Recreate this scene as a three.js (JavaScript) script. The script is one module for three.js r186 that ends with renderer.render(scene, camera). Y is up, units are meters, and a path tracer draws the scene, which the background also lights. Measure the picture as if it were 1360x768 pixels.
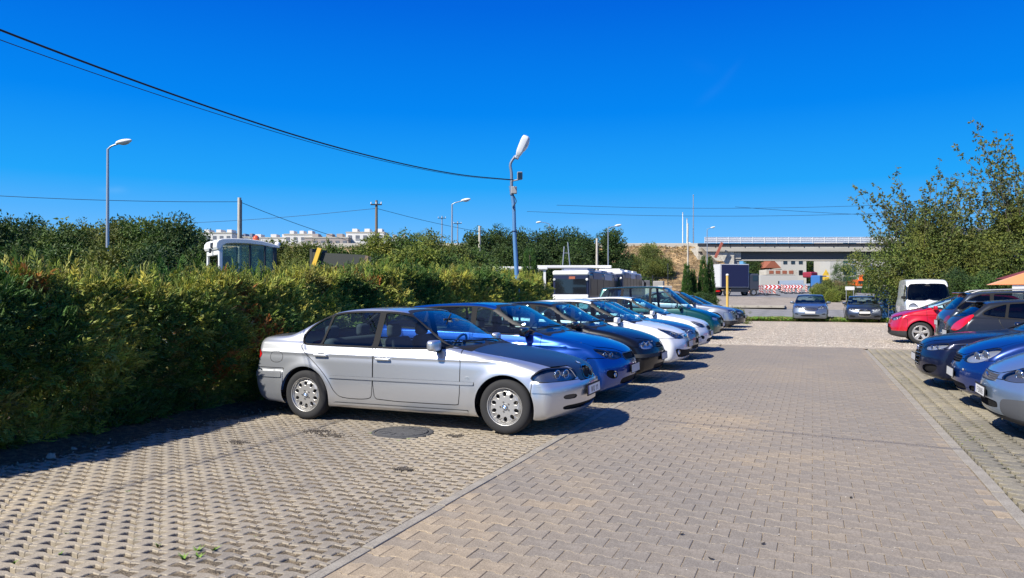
import * as THREE from 'three';
import { mergeGeometries } from 'three/addons/utils/BufferGeometryUtils.js';
import { RoundedBoxGeometry } from 'three/addons/geometries/RoundedBoxGeometry.js';
import { ImprovedNoise } from 'three/addons/math/ImprovedNoise.js';

// ------------------------------------------------------------------ camera, sky, sun, exposure
// The driveway runs along -z; x is to the right of it. Ground of the car park is y = 0.
const scene = new THREE.Scene();
const camera = new THREE.PerspectiveCamera(42.4, 1360 / 768, 0.1, 3000);
const YAW = 22 * Math.PI / 180, EYE = 1.6;
camera.position.set(0, EYE, 0);
camera.rotation.set(0.0051, YAW, 0, 'YXZ');

const renderer = new THREE.WebGLRenderer({ antialias: true });
renderer.setSize(1024, 578);
renderer.toneMapping = THREE.LinearToneMapping;
renderer.toneMappingExposure = 1.5;
renderer.shadowMap.enabled = true;
renderer.shadowMap.type = THREE.PCFSoftShadowMap;

const SUN = new THREE.Vector3(-0.5, 1, 0.9).normalize();
{ // clear late-summer sky, pale at the horizon and deep blue overhead
  const W = 2048, H = 1024, data = new Float32Array(W * H * 4);
  const stops = [[0, [0.2, 0.42, 0.66]], [3, [0.13, 0.365, 0.665]], [5.7, [0.06, 0.30, 0.66]], [8, [0.012, 0.255, 0.645]], [13.5, [0.001, 0.162, 0.6]], [21, [0.0005, 0.092, 0.5]], [30, [0.0005, 0.07, 0.4]], [50, [0.001, 0.05, 0.29]], [90, [0.001, 0.036, 0.21]]];
  // three faint wisps of high cloud: centre (azimuth from -z to the right, elevation), length, width, tilt, strength
  const wisps = [[-6.9, 14.6, 1.2, 0.3, 0.62, 0.008], [-5.6, 15.9, 0.9, 0.2, 0.8, 0.007], [-7.6, 16.4, 1.1, 0.45, -0.4, 0.003], [-50.2, 6.9, 0.7, 0.15, 0, 0.07], [-49.8, 7.05, 0.4, 0.1, 0, 0.05], [-16.5, 5.1, 3.4, 0.5, 0.1, 0.05]];
  for (let r = 0; r < H; r++) {
    const el = ((r + 0.5) / H - 0.5) * 180;
    for (let c = 0; c < W; c++) {
      const az = ((c + 0.5) / W - 0.5) * 2 * Math.PI, e = el * Math.PI / 180;
      const d = Math.cos(e) * Math.cos(az) * SUN.x + Math.sin(e) * SUN.y + Math.cos(e) * Math.sin(az) * SUN.z;
      let col = stops[0][1];
      for (let i = 1; i < stops.length; i++) if (el >= stops[i - 1][0]) { const k = Math.min(1, (el - stops[i - 1][0]) / (stops[i][0] - stops[i - 1][0])); col = stops[i - 1][1].map((a, j) => a + (stops[i][1][j] - a) * k); }
      const halo = 0.25 * Math.pow(Math.max(0, d), 14);   // air round the sun scatters whiter
      const o = (r * W + c) * 4;
      let cloud = 0; if (el > 3 && el < 22) { const a = Math.atan2(Math.cos(az), -Math.sin(az)) * 180 / Math.PI; for (const [wa, we, wl, ww, wt, ws] of wisps) { const da = a - wa, de = el - we, u = da * Math.cos(wt) + de * Math.sin(wt), v = -da * Math.sin(wt) + de * Math.cos(wt); if (Math.abs(u) < wl * 2.5 && Math.abs(v) < ww * 3) cloud += ws * Math.exp(-((u / wl) ** 2) - ((v / ww) ** 2)); } }
      cloud = Math.min(cloud, 0.12); col = col.map((q, j) => q + ([0.45, 0.6, 0.68][j] - q) * cloud);
      data[o] = col[0] + halo; data[o + 1] = col[1] + halo; data[o + 2] = col[2] + halo * 0.9; data[o + 3] = 1;
    }
  }
  const t = new THREE.DataTexture(data, W, H, THREE.RGBAFormat, THREE.FloatType);
  t.mapping = THREE.EquirectangularReflectionMapping; t.magFilter = THREE.LinearFilter; t.needsUpdate = true;
  scene.background = t; scene.environment = t;
}
const sun = new THREE.DirectionalLight(new THREE.Color(1, 0.95, 0.85), 5);
sun.position.copy(SUN).multiplyScalar(120).add(new THREE.Vector3(0, 0, -40));
sun.target.position.set(0, 0, -40);
sun.castShadow = true; sun.shadow.mapSize.set(4096, 4096);
Object.assign(sun.shadow.camera, { left: -90, right: 90, top: 90, bottom: -90, near: 1, far: 300 });
scene.add(sun, sun.target);

// ------------------------------------------------------------------ helpers
let seed = 7;
const rnd = () => { seed = (seed + 0x6d2b79f5) | 0; let t = Math.imul(seed ^ (seed >>> 15), 1 | seed); t = (t + Math.imul(t ^ (t >>> 7), 61 | t)) ^ t; return ((t ^ (t >>> 14)) >>> 0) / 4294967296; };
const rr = (a, b) => a + (b - a) * rnd();
const lerp = (a, b, t) => a + (b - a) * t, clamp = (x, a, b) => Math.min(b, Math.max(a, x));
const sstep = (a, b, x) => { const t = clamp((x - a) / (b - a), 0, 1); return t * t * (3 - 2 * t); };
const perlin = new ImprovedNoise();
const fbm = (x, y, z, n = 3) => { let s = 0, a = 0.5, f = 1; for (let i = 0; i < n; i++) { s += a * perlin.noise(x * f + 13.7, y * f + 5.1, z * f + 9.3); a *= 0.5; f *= 2.03; } return s; };
const V = (x, y, z) => new THREE.Vector3(x, y, z);
// site survey: metres to the right of and ahead of the survey point, turned as the survey was
const at = (lat, ahead, y = 0) => V(lat * Math.cos(YAW) - ahead * Math.sin(YAW), y, -(lat * Math.sin(YAW) + ahead * Math.cos(YAW)));
const taken = new Map();
const numbered = (name) => { const n = taken.get(name) ?? 0; taken.set(name, n + 1); return n ? `${name}_${String(n).padStart(3, '0')}` : name; };
const shade = (o) => { o.traverse?.((m) => { if (m.isMesh) { m.castShadow = true; m.receiveShadow = true; } }); return o; };
function tag(o, label, category, group) { o.userData.label = label; o.userData.category = category; if (group) o.userData.group = group; return o; }
function thing(name, label, category, pos = [0, 0, 0], turn = 0, group) {
  const o = new THREE.Group(); o.name = numbered(name); o.position.set(pos[0] ?? pos.x, pos[1] ?? pos.y, pos[2] ?? pos.z); o.rotation.y = turn; scene.add(o);
  return tag(o, label, category, group);
}
const tv = (p) => (Array.isArray(p) ? p : [p.x, p.y, p.z]);
function part(parent, name, geo, mat) {
  const g = Array.isArray(geo) ? mergeGeometries(geo.map((q) => strip(q))) : geo;
  const m = new THREE.Mesh(g, mat); m.name = parent === scene ? numbered(name) : name; m.castShadow = m.receiveShadow = true; parent.add(m); return m;
}
function strip(g) { const q = g.index ? g.toNonIndexed() : g; for (const k of Object.keys(q.attributes)) if (!['position', 'normal', 'uv'].includes(k)) q.deleteAttribute(k); if (!q.attributes.uv) q.setAttribute('uv', new THREE.BufferAttribute(new Float32Array(q.attributes.position.count * 2), 2)); return q; }
const struct = (name, geo, mat) => { const m = part(scene, name, geo, mat); m.userData.kind = 'structure'; return m; };
const box = (sx, sy, sz, x = 0, y = 0, z = 0) => new THREE.BoxGeometry(sx, sy, sz).translate(x, y, z);
const rbox = (sx, sy, sz, r, x = 0, y = 0, z = 0, seg = 2) => new RoundedBoxGeometry(sx, sy, sz, seg, Math.min(r, sx / 2.01, sy / 2.01, sz / 2.01)).translate(x, y, z);
function tube(pts, r, seg = 24, rad = 8, closed = false) { return new THREE.TubeGeometry(new THREE.CatmullRomCurve3(pts.map((p) => (p.isVector3 ? p : V(...p))), closed), seg, r, rad, closed); }
function rod(a, b, r0, r1 = r0, seg = 8) {
  const A = a.isVector3 ? a : V(...a), B = b.isVector3 ? b : V(...b), d = B.clone().sub(A), g = new THREE.CylinderGeometry(r1, r0, d.length(), seg);
  g.applyQuaternion(new THREE.Quaternion().setFromUnitVectors(V(0, 1, 0), d.normalize())); return g.translate((A.x + B.x) / 2, (A.y + B.y) / 2, (A.z + B.z) / 2);
}
const lin = (r, g, b) => new THREE.Color().setRGB(r, g, b);
const std = (c, rough = 0.8, metal = 0, extra = {}) => new THREE.MeshStandardMaterial({ color: Array.isArray(c) ? lin(...c) : c, roughness: rough, metalness: metal, side: THREE.DoubleSide, ...extra });
const phys = (c, rough, metal, extra = {}) => new THREE.MeshPhysicalMaterial({ color: Array.isArray(c) ? lin(...c) : c, roughness: rough, metalness: metal, side: THREE.DoubleSide, ...extra });
// tileable noise texture: fn(x, y, n) -> [r, g, b] in 0..1 (sRGB when colour)
function noiseTex(size, fn, { color = true, rep = 1 } = {}) {
  const d = new Uint8Array(size * size * 4);
  const n2 = (x, y, f, s = 0) => { // periodic value noise
    const X = x / size * f, Y = y / size * f, ix = Math.floor(X), iy = Math.floor(Y), u = X - ix, v = Y - iy;
    const h = (a, b) => { let k = ((((a % f) + f) % f) * 374761393 + (((b % f) + f) % f) * 668265263 + s * 974711) | 0; k = Math.imul(k ^ (k >>> 13), 1274126177); return ((k ^ (k >>> 16)) >>> 0) / 4294967296; };
    const a = u * u * (3 - 2 * u), b = v * v * (3 - 2 * v);
    return lerp(lerp(h(ix, iy), h(ix + 1, iy), a), lerp(h(ix, iy + 1), h(ix + 1, iy + 1), a), b);
  };
  for (let y = 0; y < size; y++) for (let x = 0; x < size; x++) { const c = fn(x, y, n2), o = (y * size + x) * 4; for (let i = 0; i < 3; i++) d[o + i] = clamp(Math.round(255 * (c[i] ?? c[0])), 0, 255); d[o + 3] = 255; }
  const t = new THREE.DataTexture(d, size, size); t.wrapS = t.wrapT = THREE.RepeatWrapping; t.magFilter = THREE.LinearFilter; t.minFilter = THREE.LinearMipmapLinearFilter; t.generateMipmaps = true;
  if (color) t.colorSpace = THREE.SRGBColorSpace; t.repeat.set(rep, rep); t.needsUpdate = true; return t;
}
const again = (t, rx, ry = rx) => { const c = t.clone(); c.repeat.set(rx, ry); c.needsUpdate = true; return c; };
function canvasTex(w, h, draw) { const c = document.createElement('canvas'); c.width = w; c.height = h; draw(c.getContext('2d'), w, h); const t = new THREE.CanvasTexture(c); t.colorSpace = THREE.SRGBColorSpace; t.magFilter = THREE.LinearFilter; return t; }
function uvMeters(g, scale = 1) { // box-projected uv in metres
  g = g.index ? g.toNonIndexed() : g; const p = g.attributes.position, n = g.attributes.normal, uv = new Float32Array(p.count * 2);
  for (let i = 0; i < p.count; i++) { const ax = Math.abs(n.getX(i)), ay = Math.abs(n.getY(i)), az = Math.abs(n.getZ(i)); const [u, v] = ay >= ax && ay >= az ? [p.getX(i), p.getZ(i)] : ax > az ? [p.getZ(i), p.getY(i)] : [p.getX(i), p.getY(i)]; uv[i * 2] = u * scale; uv[i * 2 + 1] = v * scale; }
  g.setAttribute('uv', new THREE.BufferAttribute(uv, 2)); return g;
}
// ------------------------------------------------------------------ car builder
// A car body is one smooth surface: side silhouette, half-width by height and plan, blended and meshed; panels, glass and lamps are then cut out of it.
const chaikin = (p, n, closed = true) => { for (; n > 0; n--) { const q = []; const m = p.length; for (let i = 0; i < (closed ? m : m - 1); i++) { const a = p[i], b = p[(i + 1) % m]; q.push([a[0] * 0.75 + b[0] * 0.25, a[1] * 0.75 + b[1] * 0.25], [a[0] * 0.25 + b[0] * 0.75, a[1] * 0.25 + b[1] * 0.75]); } if (!closed) { q.unshift(p[0]); q.push(p[m - 1]); } p = q; } return p; };
function sdPoly(P, x, y) {
  let d = 1e9, s = 1;
  for (let i = 0, j = P.length - 1; i < P.length; j = i++) {
    const ex = P[j][0] - P[i][0], ey = P[j][1] - P[i][1], wx = x - P[i][0], wy = y - P[i][1];
    const t = clamp((wx * ex + wy * ey) / (ex * ex + ey * ey || 1e-9), 0, 1), bx = wx - ex * t, by = wy - ey * t;
    d = Math.min(d, bx * bx + by * by);
    const c1 = y >= P[i][1], c2 = y < P[j][1], c3 = ex * wy > ey * wx;
    if ((c1 && c2 && c3) || (!c1 && !c2 && !c3)) s = -s;
  }
  return s * Math.sqrt(d);
}
const pw = (pts, x) => { // monotone smooth interpolation through points sorted by x
  if (x <= pts[0][0]) return pts[0][1]; const n = pts.length; if (x >= pts[n - 1][0]) return pts[n - 1][1];
  let i = 1; while (pts[i][0] < x) i++;
  const [x0, y0] = pts[i - 1], [x1, y1] = pts[i], h = x1 - x0, t = (x - x0) / h, sl = (k) => (k <= 0 || k >= n - 1 ? 0 : (() => { const a = (pts[k][1] - pts[k - 1][1]) / (pts[k][0] - pts[k - 1][0]), b = (pts[k + 1][1] - pts[k][1]) / (pts[k + 1][0] - pts[k][0]); return a * b <= 0 ? 0 : 2 * a * b / (a + b); })());
  const m0 = i - 1 === 0 ? (y1 - y0) / h : sl(i - 1), m1 = i === n - 1 ? (y1 - y0) / h : sl(i);
  return (2 * t ** 3 - 3 * t * t + 1) * y0 + (t ** 3 - 2 * t * t + t) * h * m0 + (-2 * t ** 3 + 3 * t * t) * y1 + (t ** 3 - t * t) * h * m1;
};
const smax = (a, b, k) => { const h = Math.max(k - Math.abs(a - b), 0) / k; return Math.max(a, b) + h * h * k * 0.25; };

function bodyField(sp) {
  const poly = chaikin(sp.prof, 2), g = 0.016, x0 = -sp.L / 2 - 0.5, y0 = -0.15, nx = Math.ceil((sp.L + 1) / g), ny = Math.ceil((sp.H + 0.6) / g);
  let a = new Float32Array(nx * ny);
  for (let j = 0; j < ny; j++) for (let i = 0; i < nx; i++) a[j * nx + i] = sdPoly(poly, x0 + i * g, y0 + j * g);
  const K = [0.06, 0.24, 0.4, 0.24, 0.06], b = new Float32Array(nx * ny);
  for (let pass = 0; pass < (sp.soft ?? 2); pass++) {
    for (let j = 0; j < ny; j++) for (let i = 0; i < nx; i++) { let s = 0; for (let k = -2; k <= 2; k++) s += K[k + 2] * a[j * nx + clamp(i + k, 0, nx - 1)]; b[j * nx + i] = s; }
    for (let j = 0; j < ny; j++) for (let i = 0; i < nx; i++) { let s = 0; for (let k = -2; k <= 2; k++) s += K[k + 2] * b[clamp(j + k, 0, ny - 1) * nx + i]; a[j * nx + i] = s; }
  }
  const w = (t) => [(1 - t) ** 3 / 6, (3 * t ** 3 - 6 * t * t + 4) / 6, (-3 * t ** 3 + 3 * t * t + 3 * t + 1) / 6, t ** 3 / 6];
  const S = (x, y) => {
    const fx = clamp((x - x0) / g, 1, nx - 3.01), fy = clamp((y - y0) / g, 1, ny - 3.01), ix = fx | 0, iy = fy | 0, wx = w(fx - ix), wy = w(fy - iy);
    let s = 0; for (let j = 0; j < 4; j++) { const o = (iy + j - 1) * nx + ix - 1; s += wy[j] * (wx[0] * a[o] + wx[1] * a[o + 1] + wx[2] * a[o + 2] + wx[3] * a[o + 3]); } return s;
  };
  const hw = sp.W / 2, hl = sp.L / 2, tf = sp.taperF ?? 0.07, tr = sp.taperR ?? 0.06, vp = sp.vprof ?? [[0.1, 0.12], [0.2, 0.06], [0.35, 0.018], [0.55, 0], [0.78, 0.004], [0.9, 0.022], [1, 0.052]];
  const lean = sp.lean ?? 0.46, arch = sp.arch ?? sp.R + 0.045, fl = sp.flare ?? 0.02;
  const half = (x, y) => {
    const yb = pw(sp.belt, x), q = x > 0 ? tf * (x / hl) ** 4 : tr * (x / hl) ** 4;
    let d = y <= yb ? pw(vp, y / yb) : vp[vp.length - 1][1] + (y - yb) * lean + 0.02 * sstep(0, 0.05, y - yb);
    let r = hw * (1 - q) - d;
    if (sp.crease) r += sp.crease[1] * Math.exp(-(((y - pw(sp.crease[0], x)) / 0.02) ** 2));
    if (sp.step) { const [sy, sxf, sxr, sd] = sp.step; r += sd * sstep(sy + 0.012, sy - 0.012, y) * Math.max(sstep(sxf - 0.02, sxf + 0.02, x), sstep(sxr + 0.02, sxr - 0.02, x)); }
    if (y < yb) for (const xa of sp.axles) { const e = Math.hypot(x - xa, y - sp.R) - arch; if (Math.abs(e) < 0.3) r += fl * Math.exp(-((e / 0.075) ** 2)); }
    return r;
  };
  const bn = sp.bowF ?? 0.26, br = sp.bowR ?? 0.16, bw = sp.bowW ?? 0.13, kk = sp.k ?? 0.07, crown = sp.crown ?? 0.035;
  const f = (x, y, z) => {
    const az = Math.abs(z), t = Math.min(1.1, az / hw), p = t ** 2.3;
    const bow = x > 0 ? lerp(bw * sstep(-0.1, 0.5, x), bn, sstep(sp.cowl, hl * 0.96, x)) : -lerp(bw * 0.8 * sstep(-0.1, -0.6, x), br, sstep(-hl * 0.6, -hl * 0.96, x));
    const dS = S(x + bow * p, y + crown * t * t), dW = (az - half(x, y)) * 0.93;
    return smax(dS, dW, kk);
  };
  f.half = half; f.surfZ = (x, y) => { let a = 0, b = hw + 0.2; for (let i = 0; i < 30; i++) { const m = (a + b) / 2; if (f(x, y, m) < 0) a = m; else b = m; } return a; };
  f.frontX = (y, z) => { let a = 0, b = hl + 0.2; for (let i = 0; i < 30; i++) { const m = (a + b) / 2; if (f(m, y, z) < 0) a = m; else b = m; } return a; };
  f.rearX = (y, z) => { let a = 0, b = -hl - 0.2; for (let i = 0; i < 30; i++) { const m = (a + b) / 2; if (f(m, y, z) < 0) a = m; else b = m; } return a; };
  f.topY = (x, z) => { let a = 0.4, b = sp.H + 0.2; for (let i = 0; i < 30; i++) { const m = (a + b) / 2; if (f(x, m, z) < 0) a = m; else b = m; } return a; };
  return f;
}
function meshField(f, lo, hi, g) { // surface nets, vertices then pulled onto the surface
  const n = [0, 1, 2].map((i) => Math.ceil((hi[i] - lo[i]) / g) + 1), [nx, ny, nz] = n, F = new Float32Array(nx * ny * nz);
  for (let k = 0; k < nz; k++) for (let j = 0; j < ny; j++) for (let i = 0; i < nx; i++) F[(k * ny + j) * nx + i] = f(lo[0] + i * g, lo[1] + j * g, lo[2] + k * g);
  const id = new Int32Array(nx * ny * nz).fill(-1), pos = [], idx = [];
  for (let k = 0; k < nz - 1; k++) for (let j = 0; j < ny - 1; j++) for (let i = 0; i < nx - 1; i++) {
    let c = 0, sx = 0, sy = 0, sz = 0, any = 0;
    const v = (a, b, d) => F[((k + d) * ny + j + b) * nx + i + a];
    for (let q = 0; q < 8; q++) if (v(q & 1, (q >> 1) & 1, q >> 2) < 0) any++;
    if (any === 0 || any === 8) continue;
    for (let q = 0; q < 8; q++) for (let ax = 0; ax < 3; ax++) if (!(q & (1 << ax))) {
      const r = q | (1 << ax), A = v(q & 1, (q >> 1) & 1, q >> 2), B = v(r & 1, (r >> 1) & 1, r >> 2);
      if (A < 0 !== B < 0) { const t = A / (A - B); sx += (q & 1) + (ax === 0 ? t : 0); sy += ((q >> 1) & 1) + (ax === 1 ? t : 0); sz += (q >> 2) + (ax === 2 ? t : 0); c++; }
    }
    id[(k * ny + j) * nx + i] = pos.length / 3; pos.push(lo[0] + (i + sx / c) * g, lo[1] + (j + sy / c) * g, lo[2] + (k + sz / c) * g);
  }
  const I = (i, j, k) => id[(k * ny + j) * nx + i];
  for (let k = 1; k < nz - 1; k++) for (let j = 1; j < ny - 1; j++) for (let i = 1; i < nx - 1; i++) {
    const a = F[(k * ny + j) * nx + i] < 0;
    const quad = (b, p, q, r, s) => { if (a === b) return; if (a) idx.push(p, q, r, p, r, s); else idx.push(p, r, q, p, s, r); };
    quad(F[(k * ny + j) * nx + i + 1] < 0, I(i, j - 1, k - 1), I(i, j, k - 1), I(i, j, k), I(i, j - 1, k));
    quad(F[(k * ny + j + 1) * nx + i] < 0, I(i - 1, j, k - 1), I(i - 1, j, k), I(i, j, k), I(i, j, k - 1));
    quad(F[((k + 1) * ny + j) * nx + i] < 0, I(i - 1, j - 1, k), I(i, j - 1, k), I(i, j, k), I(i - 1, j, k));
  }
  const nor = new Array(pos.length), e = 0.006;
  for (let i = 0; i < pos.length; i += 3) {
    let [x, y, z] = [pos[i], pos[i + 1], pos[i + 2]], gx, gy, gz;
    for (let it = 0; it < 3; it++) {
      gx = (f(x + e, y, z) - f(x - e, y, z)) / (2 * e); gy = (f(x, y + e, z) - f(x, y - e, z)) / (2 * e); gz = (f(x, y, z + e) - f(x, y, z - e)) / (2 * e);
      const s = clamp(f(x, y, z) / (gx * gx + gy * gy + gz * gz + 1e-6), -g, g) * (it < 2 ? 1 : 0); x -= gx * s; y -= gy * s; z -= gz * s;
    }
    const l = Math.hypot(gx, gy, gz) || 1; pos[i] = x; pos[i + 1] = y; pos[i + 2] = z; nor[i] = gx / l; nor[i + 1] = gy / l; nor[i + 2] = gz / l;
  }
  return { pos, nor, idx };
}
// split a surface where field(x, y, z, nx, ny, nz) = 0: [inside (< 0), outside]
function split(m, field) {
  const nv = m.pos.length / 3, val = new Float32Array(nv); let neg = 0;
  for (let i = 0; i < nv; i++) { val[i] = field(m.pos[3 * i], m.pos[3 * i + 1], m.pos[3 * i + 2], m.nor[3 * i], m.nor[3 * i + 1], m.nor[3 * i + 2]); if (val[i] < 0) neg++; }
  const P = [[], []], N = [[], []], X = [[], []], mp = [new Int32Array(nv).fill(-1), new Int32Array(nv).fill(-1)], em = [new Map(), new Map()];
  const vert = (s, i) => { if (mp[s][i] < 0) { mp[s][i] = P[s].length / 3; for (let c = 0; c < 3; c++) { P[s].push(m.pos[3 * i + c]); N[s].push(m.nor[3 * i + c]); } } return mp[s][i]; };
  const mid = (s, i, j) => {
    const key = i < j ? i * nv + j : j * nv + i; let r = em[s].get(key);
    if (r === undefined) { const t = val[i] / (val[i] - val[j]); r = P[s].length / 3; for (let c = 0; c < 3; c++) { P[s].push(lerp(m.pos[3 * i + c], m.pos[3 * j + c], t)); N[s].push(lerp(m.nor[3 * i + c], m.nor[3 * j + c], t)); } em[s].set(key, r); }
    return r;
  };
  for (let q = 0; q < m.idx.length; q += 3) {
    const t = [m.idx[q], m.idx[q + 1], m.idx[q + 2]], ng = t.map((i) => val[i] < 0), c = ng[0] + ng[1] + ng[2];
    if (c === 0 || c === 3) { const s = c === 3 ? 0 : 1; X[s].push(vert(s, t[0]), vert(s, t[1]), vert(s, t[2])); continue; }
    const lone = c === 1 ? ng.indexOf(true) : ng.indexOf(false), a = t[lone], b = t[(lone + 1) % 3], d = t[(lone + 2) % 3], s = c === 1 ? 0 : 1, o = 1 - s;
    X[s].push(vert(s, a), mid(s, a, b), mid(s, a, d));
    X[o].push(mid(o, a, b), vert(o, b), vert(o, d), mid(o, a, b), vert(o, d), mid(o, a, d));
  }
  return [0, 1].map((s) => ({ pos: P[s], nor: N[s], idx: X[s] }));
}
function surfGeo(m, off = 0) {
  const g = new THREE.BufferGeometry(), n = m.pos.length, p = new Float32Array(n), q = new Float32Array(n);
  for (let i = 0; i < n; i += 3) { const l = Math.hypot(m.nor[i], m.nor[i + 1], m.nor[i + 2]) || 1; for (let c = 0; c < 3; c++) { q[i + c] = m.nor[i + c] / l; p[i + c] = m.pos[i + c] + q[i + c] * off; } }
  const uv = new Float32Array(n / 3 * 2); for (let i = 0; i < n / 3; i++) { uv[2 * i] = p[3 * i] + p[3 * i + 2] * 0.6; uv[2 * i + 1] = p[3 * i + 1] + p[3 * i + 2] * 0.6; }
  g.setAttribute('position', new THREE.BufferAttribute(p, 3)); g.setAttribute('normal', new THREE.BufferAttribute(q, 3)); g.setAttribute('uv', new THREE.BufferAttribute(uv, 2)); g.setIndex(m.idx); return g;
}
const joinSurf = (list) => { const o = { pos: [], nor: [], idx: [] }; for (const m of list) { const b = o.pos.length / 3; for (const v of m.pos) o.pos.push(v); for (const v of m.nor) o.nor.push(v); for (const i of m.idx) o.idx.push(i + b); } return o; };
// ---- shared car materials
const CM = {
  tyre: std([0.022, 0.022, 0.023], 0.85), rubber: std([0.012, 0.012, 0.013], 0.6), blackTrim: phys([0.014, 0.014, 0.015], 0.75, 0, { specularIntensity: 0.4 }), plastic: std([0.03, 0.031, 0.033], 0.7), gloss: phys([0.008, 0.008, 0.009], 0.12, 0, { clearcoat: 1 }),
  chrome: std([0.75, 0.76, 0.78], 0.12, 1), alloy: std([0.5, 0.49, 0.47], 0.42, 0.65), alloyDark: std([0.16, 0.16, 0.17], 0.35, 0.8), steel: std([0.2, 0.19, 0.18], 0.5, 0.7),
  glass: phys([0.68, 0.85, 0.88], 0.0, 0, { transmission: 1, thickness: 0, ior: 1.52, specularIntensity: 1 }), tint: phys([0.26, 0.31, 0.33], 0.0, 0, { transmission: 1, thickness: 0, ior: 1.52 }),
  lens: phys([0.9, 0.92, 0.93], 0.02, 0, { transmission: 1, thickness: 0, ior: 1.5 }), redDark: phys([0.16, 0.006, 0.01], 0.12, 0, { clearcoat: 1 }), lampBowl: std([0.5, 0.51, 0.52], 0.3, 0.6), lampLens: phys([0.1, 0.11, 0.125], 0.06, 0.3, { clearcoat: 1 }), lampMid: std([0.2, 0.21, 0.23], 0.28, 0.7), lampDark: std([0.05, 0.05, 0.055], 0.25, 0.4), bulb: phys([0.85, 0.87, 0.9], 0.05, 0.2, { clearcoat: 1 }),
  red: phys([0.55, 0.008, 0.012], 0.12, 0, { clearcoat: 1 }), amberDim: phys([0.5, 0.3, 0.14], 0.2, 0, { clearcoat: 1 }), amber: phys([0.8, 0.22, 0.02], 0.2, 0, { clearcoat: 1 }), seat: std([0.05, 0.05, 0.053], 0.9), seatGrey: std([0.11, 0.11, 0.115], 0.9), lining: std([0.15, 0.148, 0.14], 0.9), dash: std([0.02, 0.02, 0.022], 0.75), plate: std([0.56, 0.56, 0.54], 0.5), under: std([0.01, 0.01, 0.01], 0.9),
};
const paint = (c, metal = 0, rough = 0.35, cc = Math.max(...c) < 0.06 ? 0.55 : 1) => phys(c, rough, metal, { clearcoat: cc, clearcoatRoughness: 0.035, specularIntensity: cc < 1 ? 0.5 : 1 });
function plateTex(text) {
  return canvasTex(256, 64, (c, w, h) => { c.fillStyle = '#e9e9e4'; c.fillRect(0, 0, w, h); c.fillStyle = '#1f3f9a'; c.fillRect(0, 0, 24, h); c.strokeStyle = '#222'; c.lineWidth = 4; c.strokeRect(2, 2, w - 4, h - 4); c.fillStyle = '#15151a'; c.font = 'bold 50px sans-serif'; c.textAlign = 'center'; c.textBaseline = 'middle'; c.fillText(text, w / 2 + 10, h / 2 + 3, w - 48); });
}
// roundel of blue and white quarters in a dark ring
const roundelTex = canvasTex(64, 64, (c) => { const pie = (a, b, r, s) => { c.beginPath(); c.moveTo(32, 32); c.arc(32, 32, r, a, b); c.closePath(); c.fillStyle = s; c.fill(); }; pie(0, 7, 32, '#c8ccd0'); pie(0, 7, 30, '#101318'); pie(0, 7, 20, '#d8dce0'); for (let i = 0; i < 4; i++) pie(i * Math.PI / 2, (i + 1) * Math.PI / 2, 18, i % 2 ? '#f2f4f6' : '#2f7fd0'); });
const roundelMat = std(0xffffff, 0.3, 0, { map: roundelTex });

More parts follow.
